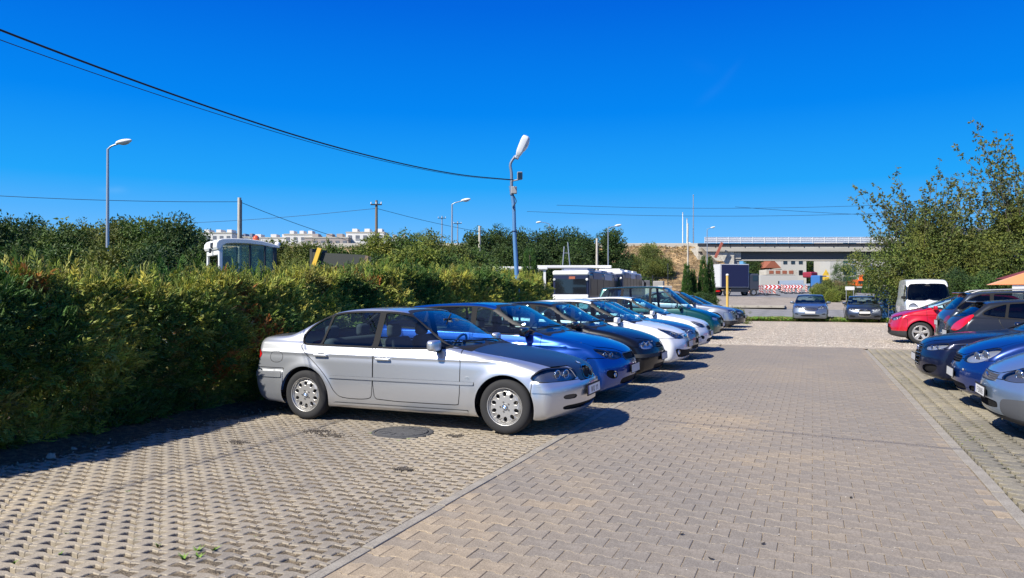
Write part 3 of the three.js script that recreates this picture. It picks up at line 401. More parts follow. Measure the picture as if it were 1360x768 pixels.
// ------------------------------------------------------------------ the other cars: one builder, a sheet of measures each
function modern(o) {
  const hl = o.L / 2, H = o.H, cw = o.cowl, cy = o.cowlY, rf = o.rf, bF = o.bF ?? cy - 0.03, bR = o.bR ?? bF + 0.06, nY = o.noseY ?? 0.72, sedan = o.type === 'sedan';
  const rear = sedan ? [[o.rr, H - 0.04], [o.rr - 0.22, H - 0.1], [lerp(o.rr - 0.22, o.deck, 0.5), lerp(H - 0.1, o.deckY, 0.5)], [o.deck, o.deckY + 0.02], [-hl + 0.18, o.deckY], [-hl + 0.06, o.deckY - 0.02], [-hl + 0.03, o.deckY - 0.12], [-hl + 0.015, 0.72]]
    : [[o.rr, H - 0.045], [o.rr - 0.1, H - 0.09], [lerp(o.rr - 0.1, o.hb, 0.5), lerp(H - 0.09, o.hbY, 0.5)], [o.hb, o.hbY], [-hl + 0.05, o.hbY - 0.12], [-hl + 0.02, 0.72]];
  const sp = {
    group: o.group, name: 'parked_car', R: 0.315, rimR: 0.215, tw: 0.205, wheel: 'spoke5', lean: 0.39, cabinEnd: sedan ? o.deck + 0.15 : -hl + 0.18, taperF: 0.08,
    prof: [[hl - 0.22, o.lip ?? 0.19], [hl - 0.08, (o.lip ?? 0.19) + 0.015], [hl - 0.02, 0.3], [hl, 0.44], [hl - 0.01, 0.55], [hl - 0.045, 0.63], [hl - 0.1, nY], [hl - 0.24, nY + 0.085], [lerp(hl - 0.24, cw, 0.35), lerp(nY + 0.085, cy, 0.5)], [lerp(hl - 0.24, cw, 0.7), lerp(nY + 0.085, cy, 0.8)], [cw + 0.08, cy - 0.012], [cw, cy + 0.02], [lerp(cw, rf, 0.25), lerp(cy, H - 0.05, 0.3)], [lerp(cw, rf, 0.6), lerp(cy, H - 0.05, 0.665)], [rf + 0.12, H - 0.075], [rf, H - 0.04], [rf - 0.3, H - 0.005], [rf - 0.6, H], ...rear, [-hl, 0.56], [-hl + 0.015, 0.4], [-hl + 0.1, 0.26], [-hl + 0.24, 0.2]],
    belt: [[-hl, bR], [-0.6, lerp(bF, bR, 0.6)], [cw - 0.1, bF], [lerp(cw, hl, 0.5), bF - 0.07], [hl, nY - 0.02]], mirror: [cw - 0.28, bF + 0.07], handles: [[-0.05, bF - 0.12], [-0.98, bF - 0.08]], rvm: [rf + 0.12, H - 0.17], dashY: bF, ...o,
  };
  const ay = bF + 0.018, ry = H - 0.095;
  sp.dlo ??= sedan
    ? [[cw - 0.06, ay], [lerp(cw, rf, 0.42), lerp(ay, ry, 0.5)], [rf - 0.02, ry - 0.02], [rf - 0.35, H - 0.068], [o.rr + 0.3, H - 0.07], [o.rr + 0.02, H - 0.115], [o.rr - 0.25, lerp(bR, H, 0.55)], [o.rr - 0.42, bR + 0.1], [o.rr - 0.38, bR + 0.03], [-0.4, lerp(bF, bR, 0.6) + 0.022]]
    : [[cw - 0.06, ay], [lerp(cw, rf, 0.42), lerp(ay, ry, 0.5)], [rf - 0.02, ry - 0.02], [rf - 0.35, H - 0.072], [o.rr + 0.35, H - 0.09], [o.cTop ?? o.rr + 0.1, H - 0.14], [o.cBot ?? o.hb + 0.2, bR + 0.12], [(o.cBot ?? o.hb + 0.2) + 0.02, bR + 0.05], [-0.4, lerp(bF, bR, 0.6) + 0.022]];
  sp.pillars ??= [[-0.22, -0.2, 0.09], [-1.02, -1.06, 0.05]];
  const wT = sp.W / 2 - 0.07 - (H - 0.09 - bF) * (sp.lean ?? 0.46), wB = sp.W / 2 - 0.1, P = sp.paint, hs = 0.0045, L = sp.lampDrop ?? 0;
  sp.cuts = [
    { part: 'windscreen', whole: true, space: 'screen', mat: CM.glass, off: -0.004, poly: [[-0.2, cy + 0.015], [-0.2, H - 0.055], [wT - 0.16, H - 0.062], [wT - 0.02, H - 0.1], [wT + 0.03, H - 0.17], [wB - 0.035, cy + 0.06], [wB - 0.05, cy + 0.01], [wB - 0.2, cy]], band: { w: 0.02, part: 'windscreen_seal', mat: CM.rubber, whole: true, off: -0.002 } },
    { part: 'rear_window', whole: true, space: 'rearscreen', mat: o.tintFrom !== undefined ? CM.tint : CM.glass, off: -0.004, poly: [[-0.2, (sedan ? o.deckY : o.hbY) + 0.05], [-0.2, H - 0.1], [wT - 0.13, H - 0.105], [wT - 0.02, H - 0.15], [wB - 0.1, (sedan ? o.deckY : o.hbY) + 0.09], [wB - 0.16, (sedan ? o.deckY : o.hbY) + 0.05]], band: { w: 0.02, part: 'rear_window_seal', mat: CM.rubber, whole: true, off: -0.002 } },
    ...dloCuts(sp),
    ...(o.lamps ?? []),
    { part: 'bonnet', whole: true, seam: hs, mat: sp.bonnetMat ?? P, field: (x, y, z) => { const u = Math.abs(z) + Math.max(0, hl - x) * 0.75; return Math.max(sdPoly(HB, x, Math.abs(z)), pw(o.hoodEdge ?? [[0, nY - 0.03], [0.3, nY - 0.02], [0.6, nY + 0.04], [1.2, nY + 0.09]], u) - y); } },
    { part: 'cowl_panel', whole: true, mat: CM.blackTrim, off: -0.004, field: (x, y, z) => Math.max(cw - 0.1 - x, x - cw - 0.06, Math.abs(z) - wB + 0.05, cy - 0.08 - y) },
    ...(o.more ?? []),
    { part: 'front_bumper', whole: true, seam: hs, mat: o.bumperMat ?? P, field: (x, y, z) => Math.max(y - pw(o.bumpTop ?? [[0, nY - 0.1], [1, nY - 0.07]], Math.abs(z)), sp.L / 2 - (o.bumpBack ?? 0.5) - x) },
    ...(sp.door === false ? [] : [
      { part: 'door', space: 'side', seam: hs, mat: P, round: 1, poly: [[cw - 0.1, 0.33], [cw - 0.04, bF - 0.06], [cw - 0.06, ay + 0.02], [-0.1, ay + 0.05], [-0.2, ay + 0.03], [-0.2, 0.36], [-0.13, 0.29], [cw - 0.2, 0.29]] },
      { part: 'door', space: 'side', seam: hs, mat: P, round: 1, poly: [[-0.206, 0.36], [-0.206, ay + 0.03], [-0.3, bR + 0.05], [-1.0, bR + 0.06], [-1.18, bR + 0.04], [-1.14, bR - 0.12], [-0.9, 0.62], [-0.82, 0.42], [-0.7, 0.29], [-0.27, 0.29]] }]),
    ...(o.rearLamps ?? [{ part: 'tail_light', space: 'back', mat: CM.red, off: 0.003, poly: [[0.5, 0.76], [0.5, 0.92], [0.85, 0.93], [1.0, 0.86], [0.95, 0.76]] }]),
  ];
  const HB = chaikin([[cw + 0.02, -1], [cw + 0.02, wB - 0.2], [cw + 0.06, wB - 0.05], [lerp(cw, hl, 0.45), wB - 0.085], [lerp(cw, hl, 0.75), wB - 0.15], [hl + 0.1, wB - 0.3], [hl + 0.3, -1]], 2);
  return sp;
}
const headlight = (poly, dark = false) => ({ part: 'headlight', space: 'front', mat: CM.lens, off: 0.002, poly, behind: { part: 'headlight_bowl', off: -0.035, mat: dark === true ? CM.lampDark : dark || CM.lampBowl }, band: { w: 0.008, part: 'headlight_seal', mat: CM.rubber, off: -0.006 } });
const dark = (name, poly, mat = CM.blackTrim, off = -0.02, band) => ({ part: name, whole: true, space: 'front', mat, off, poly, ...(band ? { band: { w: 0.012, part: name + '_surround', mat: band, off: 0.006, whole: true } } : {}) });
const cladding = (mat, y = 0.36) => ({ part: 'lower_cladding', whole: true, mat, off: 0.004, field: (x, yy) => yy - y });
// lamp units behind the clear covers
const lampUnits = (list, r = 0.05) => (car, f) => { for (const s of [-1, 1]) for (const [y, z] of list) { const x = f.frontX(y, z) - 0.03, q = part(car, 'headlamp_ring', new THREE.TorusGeometry(r, r * 0.16, 8, 22).rotateY(Math.PI / 2 - s * 0.35).translate(x, y, s * z), CM.chrome); part(q, 'headlamp_lens', new THREE.SphereGeometry(r * 0.95, 16, 8, 0, Math.PI * 2, 0, Math.PI / 2).rotateZ(-Math.PI / 2).scale(0.35, 1, 1).rotateY(-s * 0.35).translate(x - 0.008, y, s * z), CM.lampLens); } };
const slats = (n, y0, y1, w, mat = CM.plastic, dx = 0.012) => (car, f) => { for (let i = 0; i < n; i++) { const y = lerp(y0, y1, n > 1 ? i / (n - 1) : 0), pts = []; for (let k = -6; k <= 6; k++) { const z = k / 6 * w; pts.push([f.frontX(y, Math.abs(z)) - dx, y, z]); } part(car, 'grille_bar', tube(pts, 0.007, 12, 5), mat); } };
const all = (...fs) => (car, f, sp) => fs.forEach((q) => q(car, f, sp));
const rails = (x0, x1, mat) => (car, f, sp) => { for (const s of [-1, 1]) { const zr = sp.W / 2 - 0.07 - (sp.H - 0.06 - sp.bF) * 0.46 - 0.05, pts = []; for (let k = 0; k <= 10; k++) { const x = lerp(x0, x1, k / 10); pts.push([x, f.topY(x, zr) + 0.045 * sstep(0, 0.12, k / 10) * sstep(1, 0.88, k / 10), s * zr]); } part(car, 'roof_rail', tube(pts, 0.016, 24, 8), mat); } };
const fogRing = (y, z, r = 0.045) => (car, f) => { for (const s of [-1, 1]) { const x = f.frontX(y, z); const b = part(car, 'fog_lamp', new THREE.SphereGeometry(r, 14, 8, 0, Math.PI * 2, 0, Math.PI / 2).rotateZ(-Math.PI / 2).scale(0.3, 1, 1).rotateY(-s * 0.3).translate(x - 0.03, y, s * z), CM.bulb); part(b, 'fog_lamp_ring', new THREE.TorusGeometry(r, 0.008, 6, 18).rotateY(Math.PI / 2).rotateY(-s * 0.3).translate(x - 0.022, y, s * z), CM.chrome); } };
const rearWing = (y, w) => (car, f, sp) => part(car, 'roof_spoiler', rbox(0.16, 0.025, w, 0.012, sp.rr - 0.12, y, 0), sp.paint);

const LEFT = 'cars parked along the hedge', RIGHT = 'cars parked opposite the hedge', FAR = 'cars parked across the far end of the lot';
const carSpecs = {
  blueHatch: () => modern({ label: 'bright blue hatchback with black mirrors next to the silver saloon', group: LEFT, type: 'hatch', L: 4.26, W: 1.81, H: 1.455, fo: 0.86, wb: 2.63, R: 0.318, rimR: 0.22, cowl: 0.98, cowlY: 1.0, rf: 0.1, rr: -1.35, hb: -1.98, hbY: 1.08, noseY: 0.735, bF: 0.95, bR: 1.02, cell: 0.03,
    paint: paint([0.003, 0.055, 0.3], 0.55, 0.3), mirrorMat: CM.gloss, plate: [0.47, '', 0.02], bowF: 0.3, crease: [[[-2, 0.84], [1.2, 0.82], [2.1, 0.74]], 0.012], wipers: [[0.9, -0.5, 0.82, 0.2], [0.9, 0.05, 0.8, 0.6]], trim: CM.blackTrim,
    lamps: [headlight([[0.44, 0.66], [0.46, 0.72], [0.8, 0.745], [1.05, 0.785], [1.12, 0.775], [0.98, 0.69], [0.78, 0.635], [0.6, 0.64]], true), dark('grille', [[-0.4, 0.61], [-0.4, 0.7], [0.36, 0.7], [0.42, 0.69], [0.36, 0.62], [0.3, 0.61]], CM.blackTrim, -0.02, CM.alloyDark)],
    more: [dark('lower_intake', [[-0.5, 0.26], [-0.5, 0.37], [0.48, 0.37], [0.58, 0.3], [0.55, 0.26]]), { part: 'fog_recess', space: 'front', mat: CM.blackTrim, off: -0.03, poly: [[0.66, 0.36], [0.66, 0.46], [0.9, 0.5], [1.0, 0.44], [0.86, 0.36]] }],
    extra: all(lampUnits([[0.69, 0.56], [0.7, 0.68]], 0.035, CM.bulb), fogRing(0.41, 0.6, 0.032)) }),
  blackHatch: () => modern({ label: 'black hatchback with clear rounded headlights between the blue and white hatchbacks', group: LEFT, type: 'hatch', L: 4.15, W: 1.74, H: 1.44, fo: 0.86, wb: 2.51, R: 0.31, cowl: 0.95, cowlY: 0.995, rf: 0.12, rr: -1.3, hb: -1.95, hbY: 1.0, noseY: 0.73, bF: 0.945, bR: 0.99, cell: 0.03,
    paint: paint([0.006, 0.007, 0.01], 0.1, 0.3), mirrorMat: CM.gloss, plate: [0.46, '', 0.018], wipers: [[0.88, -0.5, 0.8, 0.2], [0.88, 0.05, 0.78, 0.55]],
    lamps: [headlight([[0.44, 0.63], [0.42, 0.73], [0.6, 0.755], [0.82, 0.755], [0.98, 0.72], [0.96, 0.63], [0.8, 0.61]]), dark('grille', [[-0.4, 0.625], [-0.4, 0.71], [0.36, 0.71], [0.37, 0.63], [0.34, 0.62]])],
    more: [dark('lower_intake', [[-0.5, 0.25], [-0.5, 0.35], [0.5, 0.35], [0.56, 0.3], [0.5, 0.25]]), { part: 'bumper_moulding', whole: true, mat: CM.plastic, off: 0.012, field: (x, y) => Math.max(Math.abs(y - 0.5) - 0.03, 1.5 - x) }],
    extra: all(lampUnits([[0.685, 0.5], [0.685, 0.63]], 0.05), slats(2, 0.645, 0.685, 0.33)) }),
  whiteHatch: () => modern({ label: 'white hatchback with swept dark headlights and a wide black lower intake', group: LEFT, type: 'hatch', L: 4.3, W: 1.81, H: 1.47, fo: 0.92, wb: 2.64, R: 0.32, cowl: 1.08, cowlY: 1.0, rf: 0.12, rr: -1.3, hb: -1.98, hbY: 1.08, noseY: 0.74, bF: 0.955, bR: 1.04, cell: 0.032,
    paint: paint([0.78, 0.79, 0.8], 0, 0.32), plate: [0.53, '', 0.02], wheel: 'spoke10 thin', crease: [[[-2, 0.86], [1.2, 0.84], [2.1, 0.76]], 0.008],
    lamps: [headlight([[0.36, 0.68], [0.36, 0.735], [0.62, 0.76], [0.9, 0.815], [1.14, 0.86], [1.18, 0.835], [1.0, 0.73], [0.8, 0.66], [0.55, 0.65]], true), dark('grille', [[-0.4, 0.66], [-0.4, 0.725], [0.34, 0.725], [0.34, 0.67], [0.3, 0.66]], CM.gloss, -0.006)],
    hoodEdge: [[0, 0.745], [0.35, 0.745], [0.62, 0.77], [0.9, 0.83], [1.2, 0.88]],
    more: [dark('lower_intake', [[-0.5, 0.27], [-0.5, 0.42], [0.5, 0.42], [0.84, 0.47], [0.92, 0.42], [0.78, 0.29], [0.7, 0.27]])],
    extra: all(lampUnits([[0.71, 0.5], [0.74, 0.66]], 0.042, CM.bulb), fogRing(0.38, 0.62, 0.045), (car, f) => part(car, 'badge', new THREE.CylinderGeometry(0.07, 0.07, 0.015, 4).rotateX(Math.PI / 2).rotateY(Math.PI / 2).scale(1, 1, 0.72).translate(f.frontX(0.69, 0) + 0.012, 0.69, 0), CM.chrome)) }),
  greySaloon: () => modern({ label: 'grey metallic saloon with a dark bonnet between two white hatchbacks', group: LEFT, type: 'sedan', L: 4.55, W: 1.8, H: 1.43, fo: 0.8, wb: 2.76, R: 0.32, cowl: 0.92, cowlY: 0.98, rf: -0.02, rr: -1.05, deck: -1.7, deckY: 1.08, noseY: 0.715, bF: 0.94, bR: 1.0, cell: 0.036,
    paint: paint([0.2, 0.21, 0.225], 0.7, 0.32), bonnetMat: paint([0.045, 0.05, 0.06], 0.5, 0.3), plate: [0.45, '', 0.018],
    lamps: [headlight([[0.42, 0.63], [0.42, 0.7], [0.7, 0.73], [1.0, 0.74], [1.05, 0.69], [0.8, 0.62]]), dark('grille', [[0.03, 0.6], [0.03, 0.69], [0.2, 0.7], [0.24, 0.65], [0.2, 0.6]], CM.blackTrim, -0.02, CM.chrome)],
    more: [dark('lower_intake', [[-0.5, 0.26], [-0.5, 0.36], [0.55, 0.36], [0.62, 0.3], [0.55, 0.26]])], extra: lampUnits([[0.67, 0.5], [0.68, 0.62]], 0.045) }),
  whiteHatchTwo: () => modern({ label: 'white hatchback with narrow eye shaped headlights next to the grey saloon', group: LEFT, type: 'hatch', L: 4.42, W: 1.81, H: 1.5, fo: 0.94, wb: 2.68, R: 0.325, cowl: 1.05, cowlY: 1.02, rf: 0.1, rr: -1.35, hb: -2.05, hbY: 1.1, noseY: 0.76, bF: 0.98, bR: 1.06, cell: 0.038,
    paint: paint([0.76, 0.77, 0.78], 0, 0.32), plate: [0.5, '', 0.018],
    lamps: [headlight([[0.5, 0.68], [0.52, 0.74], [0.8, 0.79], [1.1, 0.84], [1.12, 0.8], [0.95, 0.72], [0.75, 0.66]], true), dark('grille', [[-0.4, 0.6], [-0.4, 0.71], [0.38, 0.71], [0.36, 0.62], [0.3, 0.6]], CM.blackTrim, -0.02, CM.chrome)],
    more: [dark('lower_intake', [[-0.4, 0.27], [-0.4, 0.38], [0.45, 0.38], [0.5, 0.3], [0.45, 0.27]]), { part: 'fog_recess', space: 'front', mat: CM.blackTrim, off: -0.025, poly: [[0.66, 0.36], [0.66, 0.44], [0.9, 0.47], [0.94, 0.4], [0.8, 0.36]] }], extra: lampUnits([[0.72, 0.62], [0.74, 0.73]], 0.035, CM.bulb) }),
  greenVan: () => modern({ label: 'dark green people carrier with large side windows beside the grey off-roader', category: 'minivan', group: LEFT, type: 'hatch', L: 4.63, W: 1.81, H: 1.84, fo: 0.9, wb: 2.84, R: 0.32, cowl: 1.25, cowlY: 1.08, rf: 0.32, rr: -1.85, hb: -2.16, hbY: 1.12, noseY: 0.78, bF: 1.03, bR: 1.06, lean: 0.32, cell: 0.04, pillars: [[-0.1, -0.08, 0.09], [-1.1, -1.12, 0.09]],
    paint: paint([0.004, 0.062, 0.06], 0.4, 0.3), plate: [0.5, '', 0.018], seatY: 0.18,
    lamps: [headlight([[0.48, 0.66], [0.48, 0.76], [0.8, 0.8], [1.0, 0.8], [0.98, 0.7], [0.8, 0.66]]), dark('grille', [[-0.4, 0.66], [-0.4, 0.75], [0.4, 0.75], [0.4, 0.68], [0.36, 0.66]])], more: [dark('lower_intake', [[-0.5, 0.27], [-0.5, 0.38], [0.5, 0.38], [0.5, 0.27]])] }),
  greyOffroader: () => modern({ label: 'grey off-roader with large five spoke wheels and dark lower cladding', group: LEFT, type: 'hatch', L: 4.86, W: 1.96, H: 1.68, fo: 0.9, wb: 2.93, R: 0.375, rimR: 0.265, tw: 0.26, wheel: 'spoke5', cowl: 0.98, cowlY: 1.13, rf: 0.05, rr: -1.2, hb: -2.15, hbY: 1.25, noseY: 0.86, bF: 1.09, bR: 1.2, lip: 0.26, cell: 0.04,
    paint: paint([0.33, 0.35, 0.38], 0.7, 0.32), plate: [0.6, '', 0.02], mirrorMat: CM.gloss, flare: 0.04, seatY: 0.2,
    lamps: [headlight([[0.46, 0.72], [0.46, 0.82], [0.75, 0.86], [1.05, 0.88], [1.1, 0.82], [0.9, 0.74], [0.7, 0.71]]), dark('grille', [[0.03, 0.72], [0.03, 0.83], [0.24, 0.84], [0.28, 0.78], [0.24, 0.72]], CM.blackTrim, -0.02, CM.chrome)],
    more: [cladding(CM.plastic, 0.44), dark('lower_intake', [[-0.5, 0.45], [-0.5, 0.55], [0.6, 0.55], [0.6, 0.46]])], extra: lampUnits([[0.78, 0.54], [0.79, 0.67]], 0.055) }),
  darkSaloonFar: () => modern({ label: 'dark grey saloon parked beyond the grey off-roader, mostly hidden', group: LEFT, type: 'sedan', L: 4.6, W: 1.8, H: 1.5, fo: 0.85, wb: 2.75, R: 0.32, cowl: 0.95, cowlY: 1.0, rf: 0, rr: -1.05, deck: -1.7, deckY: 1.08, noseY: 0.74, bF: 0.96, bR: 1.02, cell: 0.05,
    paint: paint([0.03, 0.034, 0.045], 0.4, 0.3), plate: [0.5, '', 0.018], lamps: [headlight([[0.42, 0.65], [0.42, 0.73], [0.7, 0.76], [1.0, 0.77], [1.0, 0.71], [0.8, 0.65]]), dark('grille', [[-0.4, 0.6], [-0.4, 0.7], [0.38, 0.7], [0.36, 0.6]])] }),
  // --- right-hand row
  silverFord: () => modern({ label: 'pale blue-grey hatchback with mesh grille and dark grey bumper insert', group: RIGHT, type: 'hatch', L: 4.02, W: 1.75, H: 1.5, fo: 0.8, wb: 2.49, R: 0.305, cowl: 0.98, cowlY: 1.04, rf: 0.05, rr: -1.35, hb: -1.9, hbY: 1.08, noseY: 0.73, bF: 0.99, bR: 1.04, cell: 0.024, bowF: 0.28,
    paint: paint([0.27, 0.36, 0.47], 0.7, 0.34), plate: [0.475, 'F 5NR6', 0.022],
    lamps: [headlight([[0.5, 0.645], [0.52, 0.7], [0.78, 0.78], [1.05, 0.84], [1.2, 0.83], [1.2, 0.74], [1.05, 0.665], [0.8, 0.635]], CM.lampMid), dark('grille', [[-0.36, 0.6], [-0.36, 0.695], [0.3, 0.695], [0.42, 0.665], [0.38, 0.62], [0.28, 0.6]], CM.alloyDark, -0.012)],
    more: [dark('lower_intake', [[-0.5, 0.315], [-0.5, 0.41], [0.47, 0.41], [0.5, 0.36], [0.47, 0.315]], CM.plastic, -0.02), { part: 'bumper_insert', space: 'front', mat: std([0.075, 0.08, 0.088], 0.55), off: 0.004, poly: [[0.54, 0.27], [0.56, 0.43], [0.7, 0.45], [1.25, 0.47], [1.5, 0.47], [1.5, 0.24], [0.7, 0.24]] }, { part: 'lower_lip', whole: true, mat: CM.plastic, off: 0.006, field: (x, y) => Math.max(y - 0.25, 1.2 - x) }],
    hoodEdge: [[0, 0.7], [0.35, 0.7], [0.6, 0.74], [0.9, 0.83], [1.25, 0.9]],
    extra: all(lampUnits([[0.71, 0.58], [0.73, 0.7]], 0.055), fogRing(0.355, 0.6, 0.05), (car, f) => { // grille mesh and oval badge
      const bars = []; for (let i = -15; i <= 15; i++) for (const s of [-1, 1]) { const z = i * 0.024, z2 = z + s * 0.045; if (Math.abs(z2) < 0.34 && Math.abs(z) < 0.34) bars.push(rod([f.frontX(0.61, Math.abs(z)) + 0.003, 0.61, z], [f.frontX(0.69, Math.abs(z2)) + 0.003, 0.69, z2], 0.003, 0.003, 4)); }
      part(car, 'grille_mesh', bars, CM.alloyDark).userData.kind = 'stuff';
      const b2 = []; for (let i = -20; i <= 20; i++) for (const s of [-1, 1]) { const z = i * 0.024, z2 = z + s * 0.05; if (Math.abs(z2) < 0.46 && Math.abs(z) < 0.46) b2.push(rod([f.frontX(0.32, Math.abs(z)) - 0.008, 0.32, z], [f.frontX(0.405, Math.abs(z2)) - 0.008, 0.405, z2], 0.003, 0.003, 4)); }
      part(car, 'intake_mesh', b2, CM.blackTrim).userData.kind = 'stuff';
      part(car, 'badge', new THREE.SphereGeometry(1, 20, 10).scale(0.012, 0.03, 0.075).translate(f.frontX(0.655, 0) + 0.008, 0.655, 0), phys([0.02, 0.05, 0.2], 0.15, 0.3, { clearcoat: 1 }));
    }) }),
  blueSmall: () => modern({ label: 'dark blue small hatchback with big clear headlights and striped grille', group: RIGHT, type: 'hatch', L: 3.95, W: 1.72, H: 1.52, fo: 0.82, wb: 2.46, R: 0.3, cowl: 1.0, cowlY: 1.05, rf: 0.1, rr: -1.35, hb: -1.85, hbY: 1.08, noseY: 0.77, bF: 1.0, bR: 1.04, cell: 0.026, bowF: 0.3,
    paint: paint([0.006, 0.032, 0.17], 0.5, 0.3), plate: [0.47, '', 0.02],
    lamps: [headlight([[0.42, 0.655], [0.45, 0.72], [0.7, 0.8], [0.95, 0.855], [1.12, 0.855], [1.1, 0.78], [0.95, 0.69], [0.7, 0.64]]), dark('grille', [[-0.36, 0.62], [-0.36, 0.73], [0.3, 0.73], [0.36, 0.7], [0.32, 0.64], [0.28, 0.62]])],
    hoodEdge: [[0, 0.74], [0.35, 0.735], [0.6, 0.785], [0.9, 0.85], [1.25, 0.9]],
    more: [dark('lower_intake', [[-0.5, 0.24], [-0.5, 0.36], [0.5, 0.36], [0.56, 0.3], [0.5, 0.24]]), { part: 'fog_recess', space: 'front', mat: CM.blackTrim, off: -0.02, poly: [[0.64, 0.26], [0.64, 0.34], [0.8, 0.34], [0.84, 0.3], [0.78, 0.26]] }],
    extra: all(lampUnits([[0.73, 0.54], [0.76, 0.65]], 0.06), slats(3, 0.645, 0.71, 0.3, CM.blackTrim, 0.008), (car, f) => { for (const s of [-1, 1]) part(car, 'headlamp_washer', rbox(0.02, 0.03, 0.05, 0.008, f.frontX(0.54, 0.44) + 0.006, 0.54, s * 0.44), CM.alloy); }) }),
  navySaloon: () => modern({ label: 'navy executive saloon with slim headlights and a large upright grille', group: RIGHT, type: 'sedan', L: 4.9, W: 1.87, H: 1.46, fo: 0.9, wb: 2.9, R: 0.33, cowl: 1.0, cowlY: 0.985, rf: 0, rr: -1.1, deck: -1.85, deckY: 1.08, noseY: 0.755, bF: 0.94, bR: 1.0, cell: 0.03, bowF: 0.3,
    paint: paint([0.008, 0.012, 0.035], 0.3, 0.28), plate: [0.5, '', 0.03], crease: [[[-2, 0.84], [1.2, 0.82], [2.3, 0.74]], 0.01],
    lamps: [headlight([[0.44, 0.655], [0.44, 0.71], [0.65, 0.73], [0.95, 0.765], [1.15, 0.775], [1.12, 0.72], [0.95, 0.67], [0.7, 0.645]]), dark('grille', [[-0.36, 0.35], [-0.36, 0.72], [0.3, 0.72], [0.36, 0.69], [0.35, 0.45], [0.28, 0.35]], CM.blackTrim, -0.02, CM.alloyDark)],
    more: [{ part: 'side_intake', space: 'front', mat: CM.blackTrim, off: -0.03, poly: [[0.46, 0.27], [0.46, 0.4], [0.95, 0.44], [1.0, 0.36], [0.8, 0.27]] }],
    extra: all(lampUnits([[0.685, 0.54], [0.695, 0.67]], 0.034, CM.bulb), slats(6, 0.4, 0.69, 0.3, CM.gloss, 0.006), (car, f) => { for (let i = -1.5; i < 2; i++) part(car, 'badge_ring', new THREE.TorusGeometry(0.04, 0.006, 6, 20).rotateY(Math.PI / 2).translate(f.frontX(0.66, 0) + 0.012, 0.66, i * 0.058), CM.chrome); }) }),
  darkHatchRear: () => modern({ label: 'dark grey hatchback backed in, with a large pointed red tail light', group: RIGHT, type: 'hatch', L: 3.96, W: 1.73, H: 1.48, fo: 0.82, wb: 2.49, R: 0.305, cowl: 0.95, cowlY: 1.03, rf: 0.1, rr: -1.3, hb: -1.86, hbY: 1.08, noseY: 0.75, bF: 0.98, bR: 1.1, cBot: -1.42, cTop: -1.15, cell: 0.028,
    paint: paint([0.03, 0.034, 0.042], 0.5, 0.3), plate: [0.5, ''], rearPlate: [0.78, ''], tintFrom: 1, pillars: [[-0.22, -0.2, 0.09], [-0.98, -1.06, 0.05]], bowR: 0.22, bumpBack: 0.5,
    rearLamps: [{ part: 'tail_light', space: 'back', mat: CM.red, off: 0.012, poly: [[0.42, 0.86], [0.5, 0.945], [0.72, 1.06], [0.98, 1.17], [1.06, 1.16], [1.04, 1.02], [0.92, 0.9], [0.72, 0.845]], band: { w: 0.008, part: 'tail_light_seal', mat: CM.rubber, off: -0.004 } }, { part: 'rear_bumper', whole: true, seam: 0.0045, mat: paint([0.03, 0.034, 0.042], 0.5, 0.3), field: (x, y) => Math.max(y - 0.62, x + 1.5) }],
    extra: all(rearWing(1.42, 1.06), (car, f, sp) => part(car, 'rear_wiper', [rod([f.rearX(1.15, 0) - 0.02, 1.15, 0], [f.rearX(1.22, 0.3) - 0.02, 1.22, 0.32], 0.008, 0.006, 6)], CM.blackTrim)) }),
  darkOffroaderRear: () => modern({ label: 'dark blue-grey off-roader with roof rails backed in beside the red crossover', group: RIGHT, type: 'hatch', L: 4.6, W: 1.83, H: 1.66, fo: 0.9, wb: 2.66, R: 0.345, rimR: 0.235, cowl: 0.95, cowlY: 1.12, rf: 0.08, rr: -1.65, hb: -2.13, hbY: 1.15, noseY: 0.85, bF: 1.06, bR: 1.14, lip: 0.25, cell: 0.032,
    paint: paint([0.05, 0.062, 0.08], 0.6, 0.3), tintFrom: 1, plate: [0.55, ''], rearPlate: [0.86, ''], seatY: 0.15, pillars: [[-0.22, -0.2, 0.09], [-1.2, -1.24, 0.08]],
    rearLamps: [{ part: 'tail_light', space: 'back', mat: CM.redDark, off: 0.006, poly: [[0.7, 0.86], [0.7, 0.98], [0.86, 1.06], [0.98, 1.04], [0.98, 0.92], [0.9, 0.86]] }],
    more: [cladding(CM.plastic, 0.4)], extra: all(rails(0.2, -1.6, CM.alloy), rearWing(1.6, 1.1)) }),
  redCrossover: () => modern({ label: 'red crossover with dark lower bumper parked beside the white van', group: RIGHT, type: 'hatch', L: 4.13, W: 1.78, H: 1.57, fo: 0.86, wb: 2.61, R: 0.345, rimR: 0.24, cowl: 1.08, cowlY: 1.12, rf: 0.1, rr: -1.35, hb: -1.9, hbY: 1.16, noseY: 0.86, bF: 1.06, bR: 1.14, lip: 0.22, cell: 0.032, wheel: 'spoke5 thin', flare: 0.03,
    paint: paint([0.52, 0.006, 0.02], 0.15, 0.3), tintFrom: 1, plate: [0.55, '', 0.02], seatY: 0.12, crease: [[[-2, 0.95], [1.2, 0.92], [2.1, 0.86]], 0.012],
    lamps: [headlight([[0.42, 0.74], [0.42, 0.8], [0.7, 0.84], [1.0, 0.9], [1.1, 0.89], [0.95, 0.78], [0.7, 0.72]]), dark('grille', [[-0.4, 0.74], [-0.4, 0.81], [0.36, 0.81], [0.38, 0.75]], CM.gloss, -0.01)],
    hoodEdge: [[0, 0.83], [0.4, 0.83], [0.7, 0.86], [1.0, 0.92], [1.25, 0.96]],
    more: [dark('lower_intake', [[-0.5, 0.34], [-0.5, 0.52], [0.5, 0.52], [0.55, 0.4], [0.5, 0.34]]), cladding(CM.plastic, 0.4)],
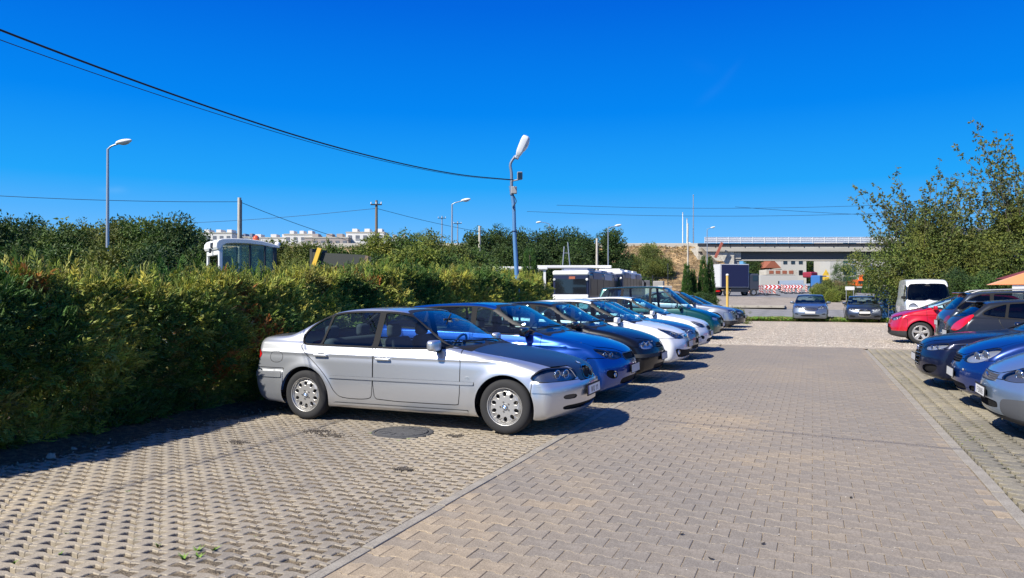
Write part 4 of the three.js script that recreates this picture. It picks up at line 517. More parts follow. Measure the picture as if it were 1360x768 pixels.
    extra: all(lampUnits([[0.78, 0.55], [0.8, 0.68]], 0.04), fogRing(0.45, 0.62, 0.035), (car, f) => part(car, 'badge', new THREE.CylinderGeometry(0.08, 0.08, 0.015, 4).rotateX(Math.PI / 2).rotateY(Math.PI / 2).scale(1, 1, 0.72).translate(f.frontX(0.78, 0) + 0.012, 0.78, 0), CM.chrome)) }),
  // --- the two that face the driveway at the far end
  silverMondeo: () => modern({ label: 'pale silver-blue saloon facing the driveway with a wide dark slatted grille', group: FAR, type: 'sedan', L: 4.87, W: 1.85, H: 1.5, fo: 0.96, wb: 2.85, R: 0.33, cowl: 1.05, cowlY: 1.03, rf: 0.05, rr: -1.15, deck: -1.85, deckY: 1.1, noseY: 0.8, bF: 0.98, bR: 1.04, cell: 0.036,
    paint: paint([0.17, 0.21, 0.27], 0.7, 0.33), plate: [0.52, '', 0.02],
    lamps: [headlight([[0.5, 0.73], [0.52, 0.8], [0.75, 0.835], [1.0, 0.87], [1.05, 0.82], [0.85, 0.74]]), dark('grille', [[-0.5, 0.62], [-0.5, 0.78], [0.4, 0.78], [0.5, 0.73], [0.44, 0.65], [0.36, 0.62]], CM.lampDark, -0.015, CM.chrome)],
    hoodEdge: [[0, 0.8], [0.45, 0.8], [0.7, 0.84], [1.0, 0.89], [1.25, 0.93]],
    more: [dark('lower_intake', [[-0.5, 0.3], [-0.5, 0.39], [0.5, 0.39], [0.56, 0.34], [0.5, 0.3]]), { part: 'fog_recess', space: 'front', mat: CM.blackTrim, off: -0.02, poly: [[0.66, 0.4], [0.66, 0.45], [0.92, 0.48], [0.95, 0.43], [0.8, 0.4]] }], extra: all(lampUnits([[0.78, 0.58], [0.79, 0.7]], 0.04), slats(5, 0.65, 0.76, 0.42, CM.chrome, 0.004)) }),
  greyAudi: () => modern({ label: 'slate grey saloon facing the driveway beside the silver-blue saloon', group: FAR, type: 'sedan', L: 4.58, W: 1.78, H: 1.43, fo: 0.9, wb: 2.64, R: 0.32, cowl: 0.95, cowlY: 0.99, rf: 0, rr: -1.1, deck: -1.75, deckY: 1.06, noseY: 0.76, bF: 0.95, bR: 1.0, cell: 0.036,
    paint: paint([0.05, 0.066, 0.1], 0.7, 0.33, 1), plate: [0.545, '', 0.02],
    lamps: [headlight([[0.42, 0.62], [0.42, 0.74], [0.7, 0.765], [0.95, 0.77], [1.0, 0.71], [0.9, 0.64], [0.7, 0.61]]), dark('grille', [[-0.36, 0.36], [-0.36, 0.72], [0.28, 0.72], [0.34, 0.68], [0.32, 0.42], [0.27, 0.36]], CM.blackTrim, -0.02, CM.chrome)],
    more: [{ part: 'side_intake', space: 'front', mat: CM.blackTrim, off: -0.02, poly: [[0.5, 0.29], [0.5, 0.38], [0.85, 0.4], [0.88, 0.32], [0.8, 0.29]] }], extra: all(lampUnits([[0.69, 0.5], [0.69, 0.63]], 0.048), slats(5, 0.4, 0.68, 0.28, CM.alloyDark, 0.006), (car, f) => { for (let i = -1.5; i < 2; i++) part(car, 'badge_ring', new THREE.TorusGeometry(0.04, 0.006, 6, 16).rotateY(Math.PI / 2).translate(f.frontX(0.66, 0) + 0.012, 0.66, i * 0.058), CM.chrome); }) }),
};
// ------------------------------------------------------------------ ground, paving, gravel, roads
const concreteTex = noiseTex(512, (x, y, n) => { const v = 0.89 + 0.1 * (n(x, y, 8, 1) - 0.5) + 0.14 * (n(x, y, 64, 2) - 0.5) + 0.2 * (n(x, y, 200, 3) - 0.5) - (n(x, y, 128, 4) > 0.86 ? 0.13 : 0); return [v + 0.015, v, v - 0.02]; });
const concreteBump = noiseTex(512, (x, y, n) => [0.5 + 0.35 * (n(x, y, 200, 3) - 0.5) + 0.25 * (n(x, y, 64, 2) - 0.5) - (n(x, y, 128, 4) > 0.86 ? 0.2 : 0)], { color: false });
const soilTex = noiseTex(512, (x, y, n) => { const v = 0.5 + 0.28 * (n(x, y, 16, 1) - 0.5) + 0.3 * (n(x, y, 90, 2) - 0.5) + 0.25 * (n(x, y, 220, 5) - 0.5), g = n(x, y, 120, 7) > 0.8 ? 0.16 : 0; return [v * 0.98 + g, v * 0.9 + g, v * 0.78 + g]; });
const soilBump = noiseTex(512, (x, y, n) => [0.5 + 0.5 * (n(x, y, 90, 2) - 0.5) + 0.4 * (n(x, y, 220, 5) - 0.5) + (n(x, y, 120, 7) > 0.8 ? 0.2 : 0)], { color: false });
const gravelTex = noiseTex(1024, (x, y, n) => { const c = n(x, y, 300, 2), v = 0.66 + 0.3 * (c - 0.5) + 0.16 * (n(x, y, 12, 1) - 0.5) + 0.2 * (n(x, y, 500, 3) - 0.5), w = n(x, y, 7, 9); return [v + 0.03 * w, v * 0.965 + 0.01 * w, v * 0.9]; });
const gravelBump = noiseTex(1024, (x, y, n) => [0.5 + 0.6 * (n(x, y, 300, 2) - 0.5) + 0.3 * (n(x, y, 500, 3) - 0.5)], { color: false });
const asphaltTex = noiseTex(512, (x, y, n) => { const v = 0.52 + 0.12 * (n(x, y, 6, 1) - 0.5) + 0.12 * (n(x, y, 240, 3) - 0.5); return [v, v, v]; });
const grassTex = noiseTex(512, (x, y, n) => { const v = 0.36 + 0.3 * (n(x, y, 12, 1) - 0.5) + 0.3 * (n(x, y, 200, 2) - 0.5), d = n(x, y, 9, 5); return [v * lerp(0.85, 1.25, d), v * 1.05, v * 0.45]; });

// height of the land: the lot is level, the road climbs gently, a hill carries the housing far off on the left
const landY = (x, z) => { const a = -(x * Math.sin(YAW) + z * Math.cos(YAW)), lat = x * Math.cos(YAW) - z * Math.sin(YAW); return 1.35 * sstep(46, 92, a) + 0.8 * sstep(92, 150, a) + 17 * sstep(200, 300, a) * sstep(60, -40, lat) + (a > 0 ? 0 : 0); };
{
  const xs = [], zs = []; for (let i = -34; i <= 34; i++) xs.push(Math.sign(i) * (Math.abs(i) * 3 + Math.max(0, Math.abs(i) - 14) ** 2.35 * 0.6)); for (let i = -12; i <= 60; i++) zs.push(-(i * 3 + Math.max(0, Math.abs(i) - 28) ** 2.1 * 0.85 * Math.sign(i)));
  const pos = [], uv = [], idx = [];
  for (const z of zs) for (const x of xs) { pos.push(x, landY(x, z) - 0.06, z); uv.push(x, z); }
  const w = xs.length; for (let j = 0; j + 1 < zs.length; j++) for (let i = 0; i + 1 < w; i++) { const a = j * w + i; idx.push(a, a + 1, a + w, a + 1, a + w + 1, a + w); }
  const g = new THREE.BufferGeometry(); g.setAttribute('position', new THREE.Float32BufferAttribute(pos, 3)); g.setAttribute('uv', new THREE.Float32BufferAttribute(uv, 2)); g.setIndex(idx); g.computeVertexNormals();
  struct('terrain', g, std([0.62, 0.6, 0.5], 0.95, 0, { map: again(grassTex, 0.35) }));
}
function sheet(x0, x1, z0, z1, y, step, amp = 0, freq = 1, mk) { // rectangular sheet with gentle relief
  const nx = Math.max(1, Math.round((x1 - x0) / step)), nz = Math.max(1, Math.round((z0 - z1) / step)), g = new THREE.PlaneGeometry(x1 - x0, z0 - z1, nx, nz).rotateX(-Math.PI / 2).translate((x0 + x1) / 2, 0, (z0 + z1) / 2), p = g.attributes.position, uv = g.attributes.uv;
  for (let i = 0; i < p.count; i++) { const x = p.getX(i), z = p.getZ(i); p.setY(i, (typeof y === 'function' ? y(x, z) : y) + (amp ? amp * fbm(x * freq, 0, z * freq, 3) : 0)); uv.setXY(i, x, z); }
  g.computeVertexNormals(); return g;
}
const KL = -2.6, KR = 1.37, LOT_END = -23.7;   // edging lines of the driveway, end of the paving
const seen = (x, z) => { const d = -x * Math.sin(YAW) - z * Math.cos(YAW), l = x * Math.cos(YAW) - z * Math.sin(YAW); return d > 1 && Math.abs(l / d) < 0.72 && EYE / d < 0.41 ? d : 0; };
function paved(name, bed, blocks, geos, tint, palette, partName) {
  const grp = new THREE.Group(); grp.name = numbered(name); grp.userData.kind = 'structure'; scene.add(grp);
  part(grp, bed[0], bed[1], bed[2]);
  const mats = palette.map((c) => std(c, 0.86, 0, { map: again(concreteTex, 2.5), bumpMap: again(concreteBump, 2.5), bumpScale: 0.0016 }));
  const near = blocks.map((b, i) => [seen(b.x, b.z), i]).filter((q) => q[0]).sort((a, b) => a[0] - b[0]).slice(0, 300), own = new Set(near.map((q) => q[1]));
  const M = new THREE.Matrix4(), E = new THREE.Euler(), Q = new THREE.Quaternion();
  const place = (b) => M.compose(V(b.x, b.y, b.z), Q.setFromEuler(E.set(b.rx, b.ry, b.rz)), V(1, 1, 1));
  const rest = geos.map(() => []);
  blocks.forEach((b, i) => {
    const k = tint(b); // 0..1 along the palette
    if (own.has(i)) { const m = part(grp, partName, geos[b.v], mats[clamp(Math.floor(k * palette.length), 0, palette.length - 1)]); m.applyMatrix4(place(b)); } else rest[b.v].push([b, k]);
  });
  rest.forEach((list, v) => {
    if (!list.length) return; const im = new THREE.InstancedMesh(geos[v], std(0xffffff, 0.86, 0, { map: again(concreteTex, 2.5), bumpMap: again(concreteBump, 2.5), bumpScale: 0.0016 }), list.length), c = new THREE.Color();
    list.forEach(([b, k], i) => { im.setMatrixAt(i, place(b)); const f = k * (palette.length - 1), a = Math.floor(clamp(f, 0, palette.length - 1.001)), t = f - a; c.setRGB(...[0, 1, 2].map((j) => lerp(palette[a][j], palette[a + 1][j], t))); im.setColorAt(i, c); });
    im.name = partName + '_field'; im.userData.kind = 'stuff'; im.castShadow = im.receiveShadow = true; grp.add(im);
  });
  return grp;
}
function blockGeos(outline, depth, bevel, n) { const s = new THREE.Shape(outline.map((p) => new THREE.Vector2(p[0], p[1]))), out = []; for (let i = 0; i < n; i++) { const g = new THREE.ExtrudeGeometry(s, { depth: depth - bevel, bevelEnabled: true, bevelSize: bevel, bevelThickness: bevel, bevelOffset: -bevel, bevelSegments: 1 }).rotateX(-Math.PI / 2).translate(0, -depth, 0); const u = g.attributes.uv; const a = rnd() * 7, b = rnd() * 7; for (let k = 0; k < u.count; k++) u.setXY(k, u.getX(k) + a, u.getY(k) + b); out.push(g); } return out; }
{ // the driveway: interlocking double-T blocks in running bond
  const xl = KL + 0.046, xr = KR - 0.053, L = (xr - xl) / 19, W = 0.165, d = 0.0125, j = 0.0018, hl = L / 2 - j, hw = W / 2 - j;
  const half = [[-hl, -(hw + d)], [-0.0625, -(hw + d)], [-0.0375, -(hw - d)], [0.0375, -(hw - d)], [0.0625, -(hw + d)], [hl, -(hw + d)]];
  const right = [[j, -(hw - d)], [0.0375, -(hw - d)], [0.0625, -(hw + d)], [hl, -(hw + d)]], end = [...right, ...right.slice().reverse().map(([a, b]) => [a, -b])];
  const outline = [...half, ...half.map(([a, b]) => [-a, -b])], geos = [...blockGeos(outline, 0.06, 0.0035, 4), ...blockGeos(end, 0.06, 0.0035, 1), ...blockGeos(end.map(([a, b]) => [-a, b]).reverse(), 0.06, 0.0035, 1)], blocks = [];
  const swell = (x, z) => 0.01 * fbm(x * 1.1, 1, z * 1.1, 2);
  const lay = (x, z, v) => blocks.push({ x, z, y: swell(x, z) + rr(-0.0012, 0.0012), rx: rr(-0.006, 0.006), ry: rr(-0.01, 0.01), rz: rr(-0.006, 0.006), v });
  for (let r = 0, z = -1.2; z > LOT_END; z -= W, r++) { if (r % 2) { lay(xl, z, 4); lay(xr, z, 5); } for (let i = 0; i < (r % 2 ? 18 : 19); i++) lay(xl + L * (i + (r % 2 ? 1 : 0.5)), z, Math.floor(rnd() * 4)); }
  // sandy patches, warm and cool batches
  const tint = (b) => clamp(0.4 + 0.85 * fbm(b.x * 0.42 + 3, 2, b.z * 0.3, 3) + 0.55 * Math.exp(-(((b.x + 1.9) / 0.75) ** 2)) * sstep(-11, -5, b.z) * (0.5 + fbm(b.x, 4, b.z, 2)) + (b.v > 3 ? 0.35 : 0) + rr(-0.14, 0.14), 0, 1);
  const bed = part(scene, 'tmp', sheet(KL, KR, -1, LOT_END, (x, z) => swell(x, z) - 0.0042, 0.16), std([0.95, 0.86, 0.72], 0.95, 0, { map: again(soilTex, 1.6) })); scene.remove(bed); taken.delete('tmp');
  paved('driveway', ['joint_sand', bed.geometry, bed.material], blocks, geos, tint, [[0.260, 0.240, 0.207], [0.276, 0.250, 0.216], [0.286, 0.257, 0.218], [0.302, 0.268, 0.223], [0.317, 0.278, 0.227], [0.343, 0.295, 0.230], [0.385, 0.320, 0.235], [0.426, 0.350, 0.248]], 'paving_block');
}
const GX = 0.22, GZ = 0.103;
const gridOutline = (() => { const a = 0.011, h = GZ / 2 - 0.0016, e = GX / 2 - 0.0016, f = 0.019, p = 0.036; const q = [[p - 0.006, -h - a], [p, -h - a + 0.007], [p, f - 0.02], [p + 0.012, f - 0.004], [e, f - a - 0.003], [e, h - a], [0.03, h + a * 0.5], [0.012, h + a]]; return [...q, ...q.slice().reverse().map(([x, z]) => [-x, z])]; })();
{ // grid paving left of the driveway: T-shaped blocks in staggered rows, the holes part filled with grit
  const hump = (x, z) => 0.024 * fbm(x * 0.7, 5, z * 0.7, 2), geos = [...blockGeos(gridOutline, 0.08, 0.005, 4), ...blockGeos([[0, -0.06], [0, 0.055], ...gridOutline.slice(8)].map(([x, z]) => [x, z]), 0.08, 0.004, 1)], blocks = [];
  for (let r = 0, z = -1.6; z > -24.4; z -= GZ, r++) for (let x = KL - 0.055 - (r % 2 ? 0 : GX / 2), n = 0; x > -7.0 + 0.12 * fbm(z, 3, 1) * 4; x -= GX, n++) blocks.push({ x, z, y: hump(x, z) + rr(-0.0015, 0.0015), rx: rr(-0.01, 0.01), ry: rr(-0.012, 0.012), rz: rr(-0.01, 0.01), v: r % 2 && !n ? 4 : Math.floor(rnd() * 4) });
  const tint = (b) => clamp(0.42 + 1.1 * fbm(b.x * 0.5, 8, b.z * 0.4, 3) + rr(-0.16, 0.16), 0, 1);
  const fill = sheet(-7.4, KL - 0.03, -1.4, -24.6, (x, z) => { const deep = sstep(-4.3, -3.4, z) * sstep(-3.6, -4.3, x); return lerp(-0.004, -0.05, deep) + 0.05 * fbm(x * 1.3, 2, z * 1.3, 3) * lerp(0.5, 1, deep); }, 0.06);
  { const p = fill.attributes.position; for (let i = 0; i < p.count; i++) p.setY(i, hump(p.getX(i), p.getZ(i)) + Math.min(p.getY(i), -0.0045 + 0.006 * fbm(p.getX(i) * 5, 1, p.getZ(i) * 5))); fill.computeVertexNormals(); }
  paved('grid_paving', ['grit_filling', fill, std([0.82, 0.76, 0.64], 0.97, 0, { map: again(soilTex, 2), bumpMap: again(soilBump, 2), bumpScale: 0.012 })], blocks, geos, tint, [[0.292, 0.265, 0.223], [0.335, 0.302, 0.247], [0.373, 0.333, 0.266], [0.405, 0.359, 0.280], [0.432, 0.380, 0.290], [0.475, 0.411, 0.304]], 'grid_block');
}
{ // paving on the right: blocks with cut corners that leave small dark star-shaped gaps
  const w = 0.1, l = 0.0825, j = 0.0055, geos = blockGeos([[w - j, 0.024], [w - 0.034, l - 0.036], [0.038, l - j], [-0.038, l - j], [-w + 0.034, l - 0.036], [-w + j, 0.024], [-w + j, -0.024], [-w + 0.034, -l + 0.036], [-0.038, -l + j], [0.038, -l + j], [w - 0.034, -l + 0.036], [w - j, -0.024]].reverse(), 0.08, 0.006, 3), blocks = [];
  for (let r = 0, x = KR + 0.17; x < 7.4; x += 0.2, r++) for (let z = -2.6 - (r % 2) * 0.03; z > LOT_END; z -= 0.165) blocks.push({ x, z, y: 0.012 * fbm(x * 0.7, 7, z * 0.7, 2) * 2 + rr(-0.003, 0.003), rx: rr(-0.014, 0.014), ry: rr(-0.03, 0.03), rz: rr(-0.014, 0.014), v: Math.floor(rnd() * 3) });
  const tint = (b) => clamp(0.35 + 1.1 * fbm(b.x * 0.5 + 20, 8, b.z * 0.4, 3) + rr(-0.18, 0.18), 0, 1);
  const fill = sheet(KR + 0.06, 7.6, -2.4, LOT_END, -0.045, 0.07, 0.012, 2.2);
  paved('grid_paving', ['mossy_filling', fill, std([0.13, 0.125, 0.08], 0.97, 0, { map: again(soilTex, 2), bumpMap: again(soilBump, 2), bumpScale: 0.012 })], blocks, geos, tint, [[0.238, 0.224, 0.180], [0.292, 0.270, 0.209], [0.324, 0.296, 0.223], [0.356, 0.322, 0.237], [0.400, 0.354, 0.257]], 'grid_block');
}
for (const [x, w, n] of [[KL, 0.085, 'left'], [KR, 0.1, 'right']]) { // flush concrete edging, one piece per metre
  const grp = new THREE.Group(); grp.name = numbered('edging'); grp.userData.kind = 'structure'; scene.add(grp);
  const m = std([0.36, 0.335, 0.285], 0.9, 0, { map: again(concreteTex, 2), bumpMap: again(concreteBump, 2), bumpScale: 0.002 }), geo = uvMeters(rbox(w, 0.12, 0.985, 0.008, 0, -0.058, 0, 1));
  for (let z = -1.5; z > LOT_END + 0.4; z -= 1) { const e = part(grp, 'edging_stone', geo, m); e.position.set(x + rr(-0.004, 0.004), rr(0, 0.006), z); e.rotation.y = rr(-0.004, 0.004); }
}
// gravel beyond the paving, a grass verge, roads and a raised island
struct('gravel_yard', sheet(-9, 16, LOT_END + 0.06, -44.6, (x, z) => 0.004 - 0.02 * sstep(-24, -23.7, z), 0.35, 0.035, 0.5), std([1, 0.94, 0.86], 0.97, 0, { map: again(gravelTex, 0.8), bumpMap: again(gravelBump, 0.6), bumpScale: 0.015 }));
struct('soil_strip', sheet(-9.2, -6.75, -0.8, LOT_END, (x, z) => -0.012 + 0.07 * sstep(-6.8, -7.5, x) + 0.012 * sstep(-6.75, -6.9, x), 0.09, 0.07, 2.1), std([0.5, 0.4, 0.28], 0.97, 0, { map: again(soilTex, 1.5), bumpMap: again(soilBump, 1.5), bumpScale: 0.02 }));
struct('grass_verge', sheet(-9, 16, -44.2, -47.4, (x, z) => 0.03, 0.3, 0.08, 1), std([0.55, 0.62, 0.4], 0.97, 0, { map: again(grassTex, 0.6) }));
const roadAt = (x, z) => landY(x, z) + 0.012;
struct('road', sheet(-40, 46, -47.2, -64, (x, z) => roadAt(x, z), 1), std([0.9, 0.88, 0.85], 0.92, 0, { map: again(asphaltTex, 0.4) }));
struct('concrete_apron', sheet(-14, 30, -63.9, -84, (x, z) => landY(x, z) + 0.02, 1.2), std([0.36, 0.32, 0.27], 0.95, 0, { map: again(concreteTex, 0.12) }));
struct('road_under_bridge', sheet(-32, 8, -83.9, -175, (x, z) => landY(x, z) + 0.03, 2), std([0.85, 0.84, 0.82], 0.92, 0, { map: again(asphaltTex, 0.3) }));
{ const g = new THREE.Group(); g.name = 'traffic_island'; g.userData.kind = 'structure'; scene.add(g); // raised kerbed island across the road
  const c = at(16.2, 63), m = std([0.42, 0.4, 0.36], 0.9, 0, { map: again(concreteTex, 0.5) }), y = landY(c.x, c.z);
  part(g, 'island_top', uvMeters(rbox(13, 0.16, 3.2, 0.03, 0, 0, 0)), m).position.set(c.x, y + 0.06, c.z);
  for (let i = 0; i < 13; i++) { const k = part(g, 'kerb_stone', rbox(0.98, 0.2, 0.15, 0.02), m); k.position.set(c.x - 6 + i, y + 0.08, c.z + 1.68); } }
function scatter(name, n, geo, mat, fn, kind = 'stuff') { const im = new THREE.InstancedMesh(geo, mat, n), M = new THREE.Matrix4(), c = new THREE.Color(); let k = 0; for (let i = 0; i < n; i++) { const q = fn(i); if (!q) continue; M.compose(q.p, new THREE.Quaternion().setFromEuler(new THREE.Euler(...(q.r ?? [rr(0, 6.3), rr(0, 6.3), rr(0, 6.3)]))), q.s.isVector3 ? q.s : V(q.s, q.s, q.s)); im.setMatrixAt(k, M); if (q.c) { c.setRGB(...q.c); im.setColorAt(k, c); } k++; } im.count = k; im.name = name; im.userData.kind = kind; im.castShadow = im.receiveShadow = true; return im; }
const vary3 = (c) => { const f = rr(0.6, 1.5); return c.map((v) => v * f); };
const stoneGeo = (() => { const g = new THREE.IcosahedronGeometry(1, 1), p = g.attributes.position; for (let i = 0; i < p.count; i++) { const v = V(p.getX(i), p.getY(i), p.getZ(i)), k = 1 + 0.5 * fbm(v.x * 1.3, v.y * 1.3, v.z * 1.3, 2); p.setXYZ(i, v.x * k, v.y * k * 0.7, v.z * k); } g.computeVertexNormals(); return g; })();
{ const tone = () => { const v = rr(0.3, 0.62); return [v, v * 0.95, v * 0.87]; };
  const gravel = scatter('gravel', 17000, stoneGeo, std(0xffffff, 0.95), () => { const z = -24 - 18 * rnd() ** 1.6, x = rr(-6, 9); return { p: V(x, 0.008, z), s: rr(0.005, 0.015), c: tone().map((v, i) => v * [1.05, 1, 0.94][i]) }; }); scene.add(gravel); tag(gravel, 'loose pale gravel over the yard beyond the paving', 'gravel');
  const edge = scatter('soil_stones', 1500, stoneGeo, std(0xffffff, 0.95), () => { const z = rr(-2, -20), x = -6.85 + rr(-0.6, 0.35) ** 1; return { p: V(x, 0.012, z), s: rnd() < 0.02 ? rr(0.02, 0.045) : rr(0.004, 0.014), c: tone().map((v, i) => v * [0.6, 0.52, 0.42][i]) }; }); scene.add(edge); tag(edge, 'small stones and crumbs of soil along the foot of the hedge', 'stones');
  const crumbs = scatter('grit', 1100, stoneGeo, std(0xffffff, 0.95), () => { const z = -2.5 - 12 * rnd(), x = rr(-6.8, 1.3); return { p: V(x, 0.004, z), s: rr(0.002, 0.005), c: tone().map((v) => v * 0.8) }; }); scene.add(crumbs); tag(crumbs, 'fine grit lying on the paving', 'grit');
}
{ // the two wheel-worn rubber marks on the paving near the gravel, and a manhole cover in the grid paving
  const mh = thing('manhole_cover', 'round dark concrete manhole cover set in the grid paving', 'manhole', [-4.37, -0.014, -7.46]);
  const cm = std([0.085, 0.088, 0.095], 0.85, 0, { map: again(concreteTex, 2), bumpMap: again(concreteBump, 2), bumpScale: 0.004 });
  part(mh, 'cover', new THREE.LatheGeometry([[0, 0.03], [0.28, 0.028], [0.3, 0.022], [0.302, -0.05]].map((p) => new THREE.Vector2(...p)), 40), cm);
  part(mh, 'frame_ring', new THREE.LatheGeometry([[0.308, -0.05], [0.308, 0.02], [0.318, 0.024], [0.352, 0.022], [0.36, 0.01], [0.362, -0.06]].map((p) => new THREE.Vector2(...p)), 40), cm);
  for (let i = 0; i < 12; i++) { const a = i / 12 * Math.PI * 2; part(mh, 'raised_rib', rbox(0.12, 0.006, 0.018, 0.002, 0.2, 0.03, 0).rotateY(a), cm); }
}
// tufts of weed in the grid holes
const bladeGeo = (() => { const gs = []; for (let i = 0; i < 14; i++) { const a = rnd() * 6.28, l = rr(0.5, 1), w = 0.09, t = rr(0.4, 1.1), g = new THREE.BufferGeometry(), c = Math.cos(a), s = Math.sin(a), px = -s * w, pz = c * w; const q = (k) => [c * t * l * k * k * 0.8, l * k * (1 - 0.25 * k), s * t * l * k * k * 0.8]; const P0 = q(0), P1 = q(0.5), P2 = q(1); g.setAttribute('position', new THREE.Float32BufferAttribute([P0[0] - px, P0[1], P0[2] - pz, P0[0] + px, P0[1], P0[2] + pz, P1[0] + px * 0.8, P1[1], P1[2] + pz * 0.8, P1[0] - px * 0.8, P1[1], P1[2] - pz * 0.8, P2[0], P2[1], P2[2]], 3)); g.setIndex([0, 1, 2, 0, 2, 3, 3, 2, 4]); g.computeVertexNormals(); gs.push(g); } return mergeGeometries(gs); })();
{ const leaf = std([0.16, 0.27, 0.035], 0.8), spots = [[-3.51, -3.42], [-3.53, -3.55], [-3.45, -3.6], [-3.43, -3.46], [-4.62, -3.5], [-4.28, -3.2], [-4.08, -3.57], [-3.86, -3.55], [-4.4, -3.0], [-4.55, -5.2], [-5.1, -4.4], [-4.1, -6.3], [-4.15, -7.0], [-4.66, -7.25], [-4.1, -7.12], [-3.4, -3.9]];
  spots.forEach(([x, z], i) => { const k = i < 4 ? 0.085 : rr(0.035, 0.06), t = thing('weed_tuft', i < 4 ? 'lush green weed tuft growing in a hole of the grid paving' : 'small thin weed tuft growing in a hole of the grid paving', 'weed', [x, -0.015, z], rnd() * 6, 'weeds in the grid paving'); const m = part(t, 'leaves', bladeGeo, leaf); m.scale.setScalar(k); m.scale.y *= 0.8; }); 
  const moss = scatter('moss', 900, bladeGeo, std([0.2, 0.24, 0.06], 0.9), () => { const z = rr(-5, -19), x = KR + 0.09 + Math.abs(rr(-1, 1) * rr(0, 1)) * 1.6; return fbm(x * 1.4, 3, z * 0.8) > 0.02 ? { p: V(x, -0.012, z), r: [0, rr(0, 6), 0], s: rr(0.012, 0.03) } : null; }); scene.add(moss); tag(moss, 'thin moss and weeds along the edging opposite the hedge', 'moss');
  const verge = scatter('verge_grass', 9000, bladeGeo, std(0xffffff, 0.85), () => { const z = rr(-44.3, -47.3), x = rr(-8, 15); return { p: V(x, 0.02, z), r: [0, rr(0, 6), 0], s: rr(0.12, 0.3) * (0.6 + 0.9 * Math.max(0, fbm(x * 0.6, 1, z, 2) + 0.4)), c: rnd() < 0.25 ? [0.3, 0.27, 0.09] : [rr(0.1, 0.17), rr(0.2, 0.28), 0.03] }; }); scene.add(verge); tag(verge, 'rough green grass on the verge behind the far cars', 'grass');
}
{ // single dead leaves blown onto the driveway
  const leaf = new THREE.PlaneGeometry(0.07, 0.035, 6, 3).rotateX(-Math.PI / 2), p = leaf.attributes.position; for (let i = 0; i < p.count; i++) { const u = p.getX(i) / 0.035, w = Math.sqrt(Math.max(0, 1 - u * u)); p.setXYZ(i, p.getX(i), 0.004 + 0.012 * u * u + 6 * p.getZ(i) ** 2, p.getZ(i) * w); } leaf.computeVertexNormals();
  for (const [x, z, lab] of [[-0.57, -4.6, 'dark dead leaf curled on the driveway blocks'], [0.27, -6.37, 'dark dead leaf curled on the driveway blocks'], [-0.81, -4.99, 'dark dead leaf curled on the driveway blocks'], [-0.3, -5.0, 'dark dead leaf curled on the driveway blocks']]) { const m = tag(part(scene, 'dead_leaf', leaf, std([0.03, 0.025, 0.02], 0.8)), lab, 'leaf', 'dead leaves on the driveway'); m.position.set(x, 0.003, z); m.rotation.y = rnd() * 6; m.scale.setScalar(0.6); }
}
{ // spilt dark soil lying in and over the grid holes
  const heaps = [[-5.3, -7.15, 0.12], [-4.98, -7.0, 0.1], [-3.72, -7.5, 0.06], [-5.7, -6.3, 0.08], [-3.45, -5.9, 0.06]];
  const soil = scatter('spilt_soil', 900, stoneGeo, std(0xffffff, 0.98), (i) => { const h = heaps[i % heaps.length], a = rr(0, 6.283), r = h[2] * Math.sqrt(rnd()) * rr(0.3, 1.5); return { p: V(h[0] + Math.cos(a) * r * 1.5, 0.002, h[1] + Math.sin(a) * r), s: rr(0.003, 0.009), c: vary3([0.075, 0.063, 0.05]) }; }); scene.add(soil); tag(soil, 'dark spilt soil crumbs on the grid paving near the silver car', 'soil');
}
// ------------------------------------------------------------------ hedge, trees, shrubs
const leafMat = (r = 0.75) => phys(0xffffff, r, 0, { transmission: 0.34, thickness: 0, ior: 1.3 });
const LEAF = leafMat();
const bark = std([0.13, 0.1, 0.075], 0.95), barkGrey = std([0.2, 0.185, 0.16], 0.95);
function diamond(gs, o, dir, nrm, l, w) { // one small leaf: four corners, folded a little along its rib
  const s = V().crossVectors(dir, nrm).normalize().multiplyScalar(w), m = o.clone().addScaledVector(dir, l * 0.45), e = o.clone().addScaledVector(dir, l).addScaledVector(nrm, -l * 0.15), a = m.clone().add(s).addScaledVector(nrm, w * 0.5), b = m.clone().sub(s).addScaledVector(nrm, w * 0.5);
  gs.push(o, a, e, o, e, b);
}
function fromTris(ps) { const g = new THREE.BufferGeometry(); g.setAttribute('position', new THREE.Float32BufferAttribute(ps.flatMap((p) => [p.x, p.y, p.z]), 3)); g.computeVertexNormals(); return g; }
const rdir = () => { const z = rr(-1, 1), a = rr(0, 6.2832), r = Math.sqrt(1 - z * z); return V(r * Math.cos(a), z, r * Math.sin(a)); };
const sprayGeos = [0, 1, 2].map(() => { const t = []; for (let i = 0; i < 8; i++) { const k = i / 7, side = i % 2 ? 1 : -1, o = V(side * 0.02, k * 0.8, 0.06 * Math.sin(k * 3)), d = V(side * rr(0.5, 1) * (1.1 - k), rr(0.5, 1), rr(-0.25, 0.25)).normalize(); diamond(t, o, d, V(rr(-0.3, 0.3), rr(-0.2, 0.2), 1).normalize(), rr(0.34, 0.5), 0.075); } return fromTris(t); }); // flat scaly spray along +y
const clumpGeos = [0, 1, 2].map(() => { const t = []; for (let i = 0; i < 34; i++) { const d = rdir(), o = d.clone().multiplyScalar(rr(0.25, 1)), q = rdir().add(d).normalize(); diamond(t, o, q, rdir(), rr(0.3, 0.5), rr(0.09, 0.14)); } return fromTris(t); });
const bunchGeo = (() => { const t = []; for (let i = 0; i < 9; i++) { const d = rdir(); d.y = Math.abs(d.y) * 0.6 - 0.1; diamond(t, d.clone().multiplyScalar(0.15), d.normalize(), rdir(), rr(0.6, 1), 0.24); } return fromTris(t); })();
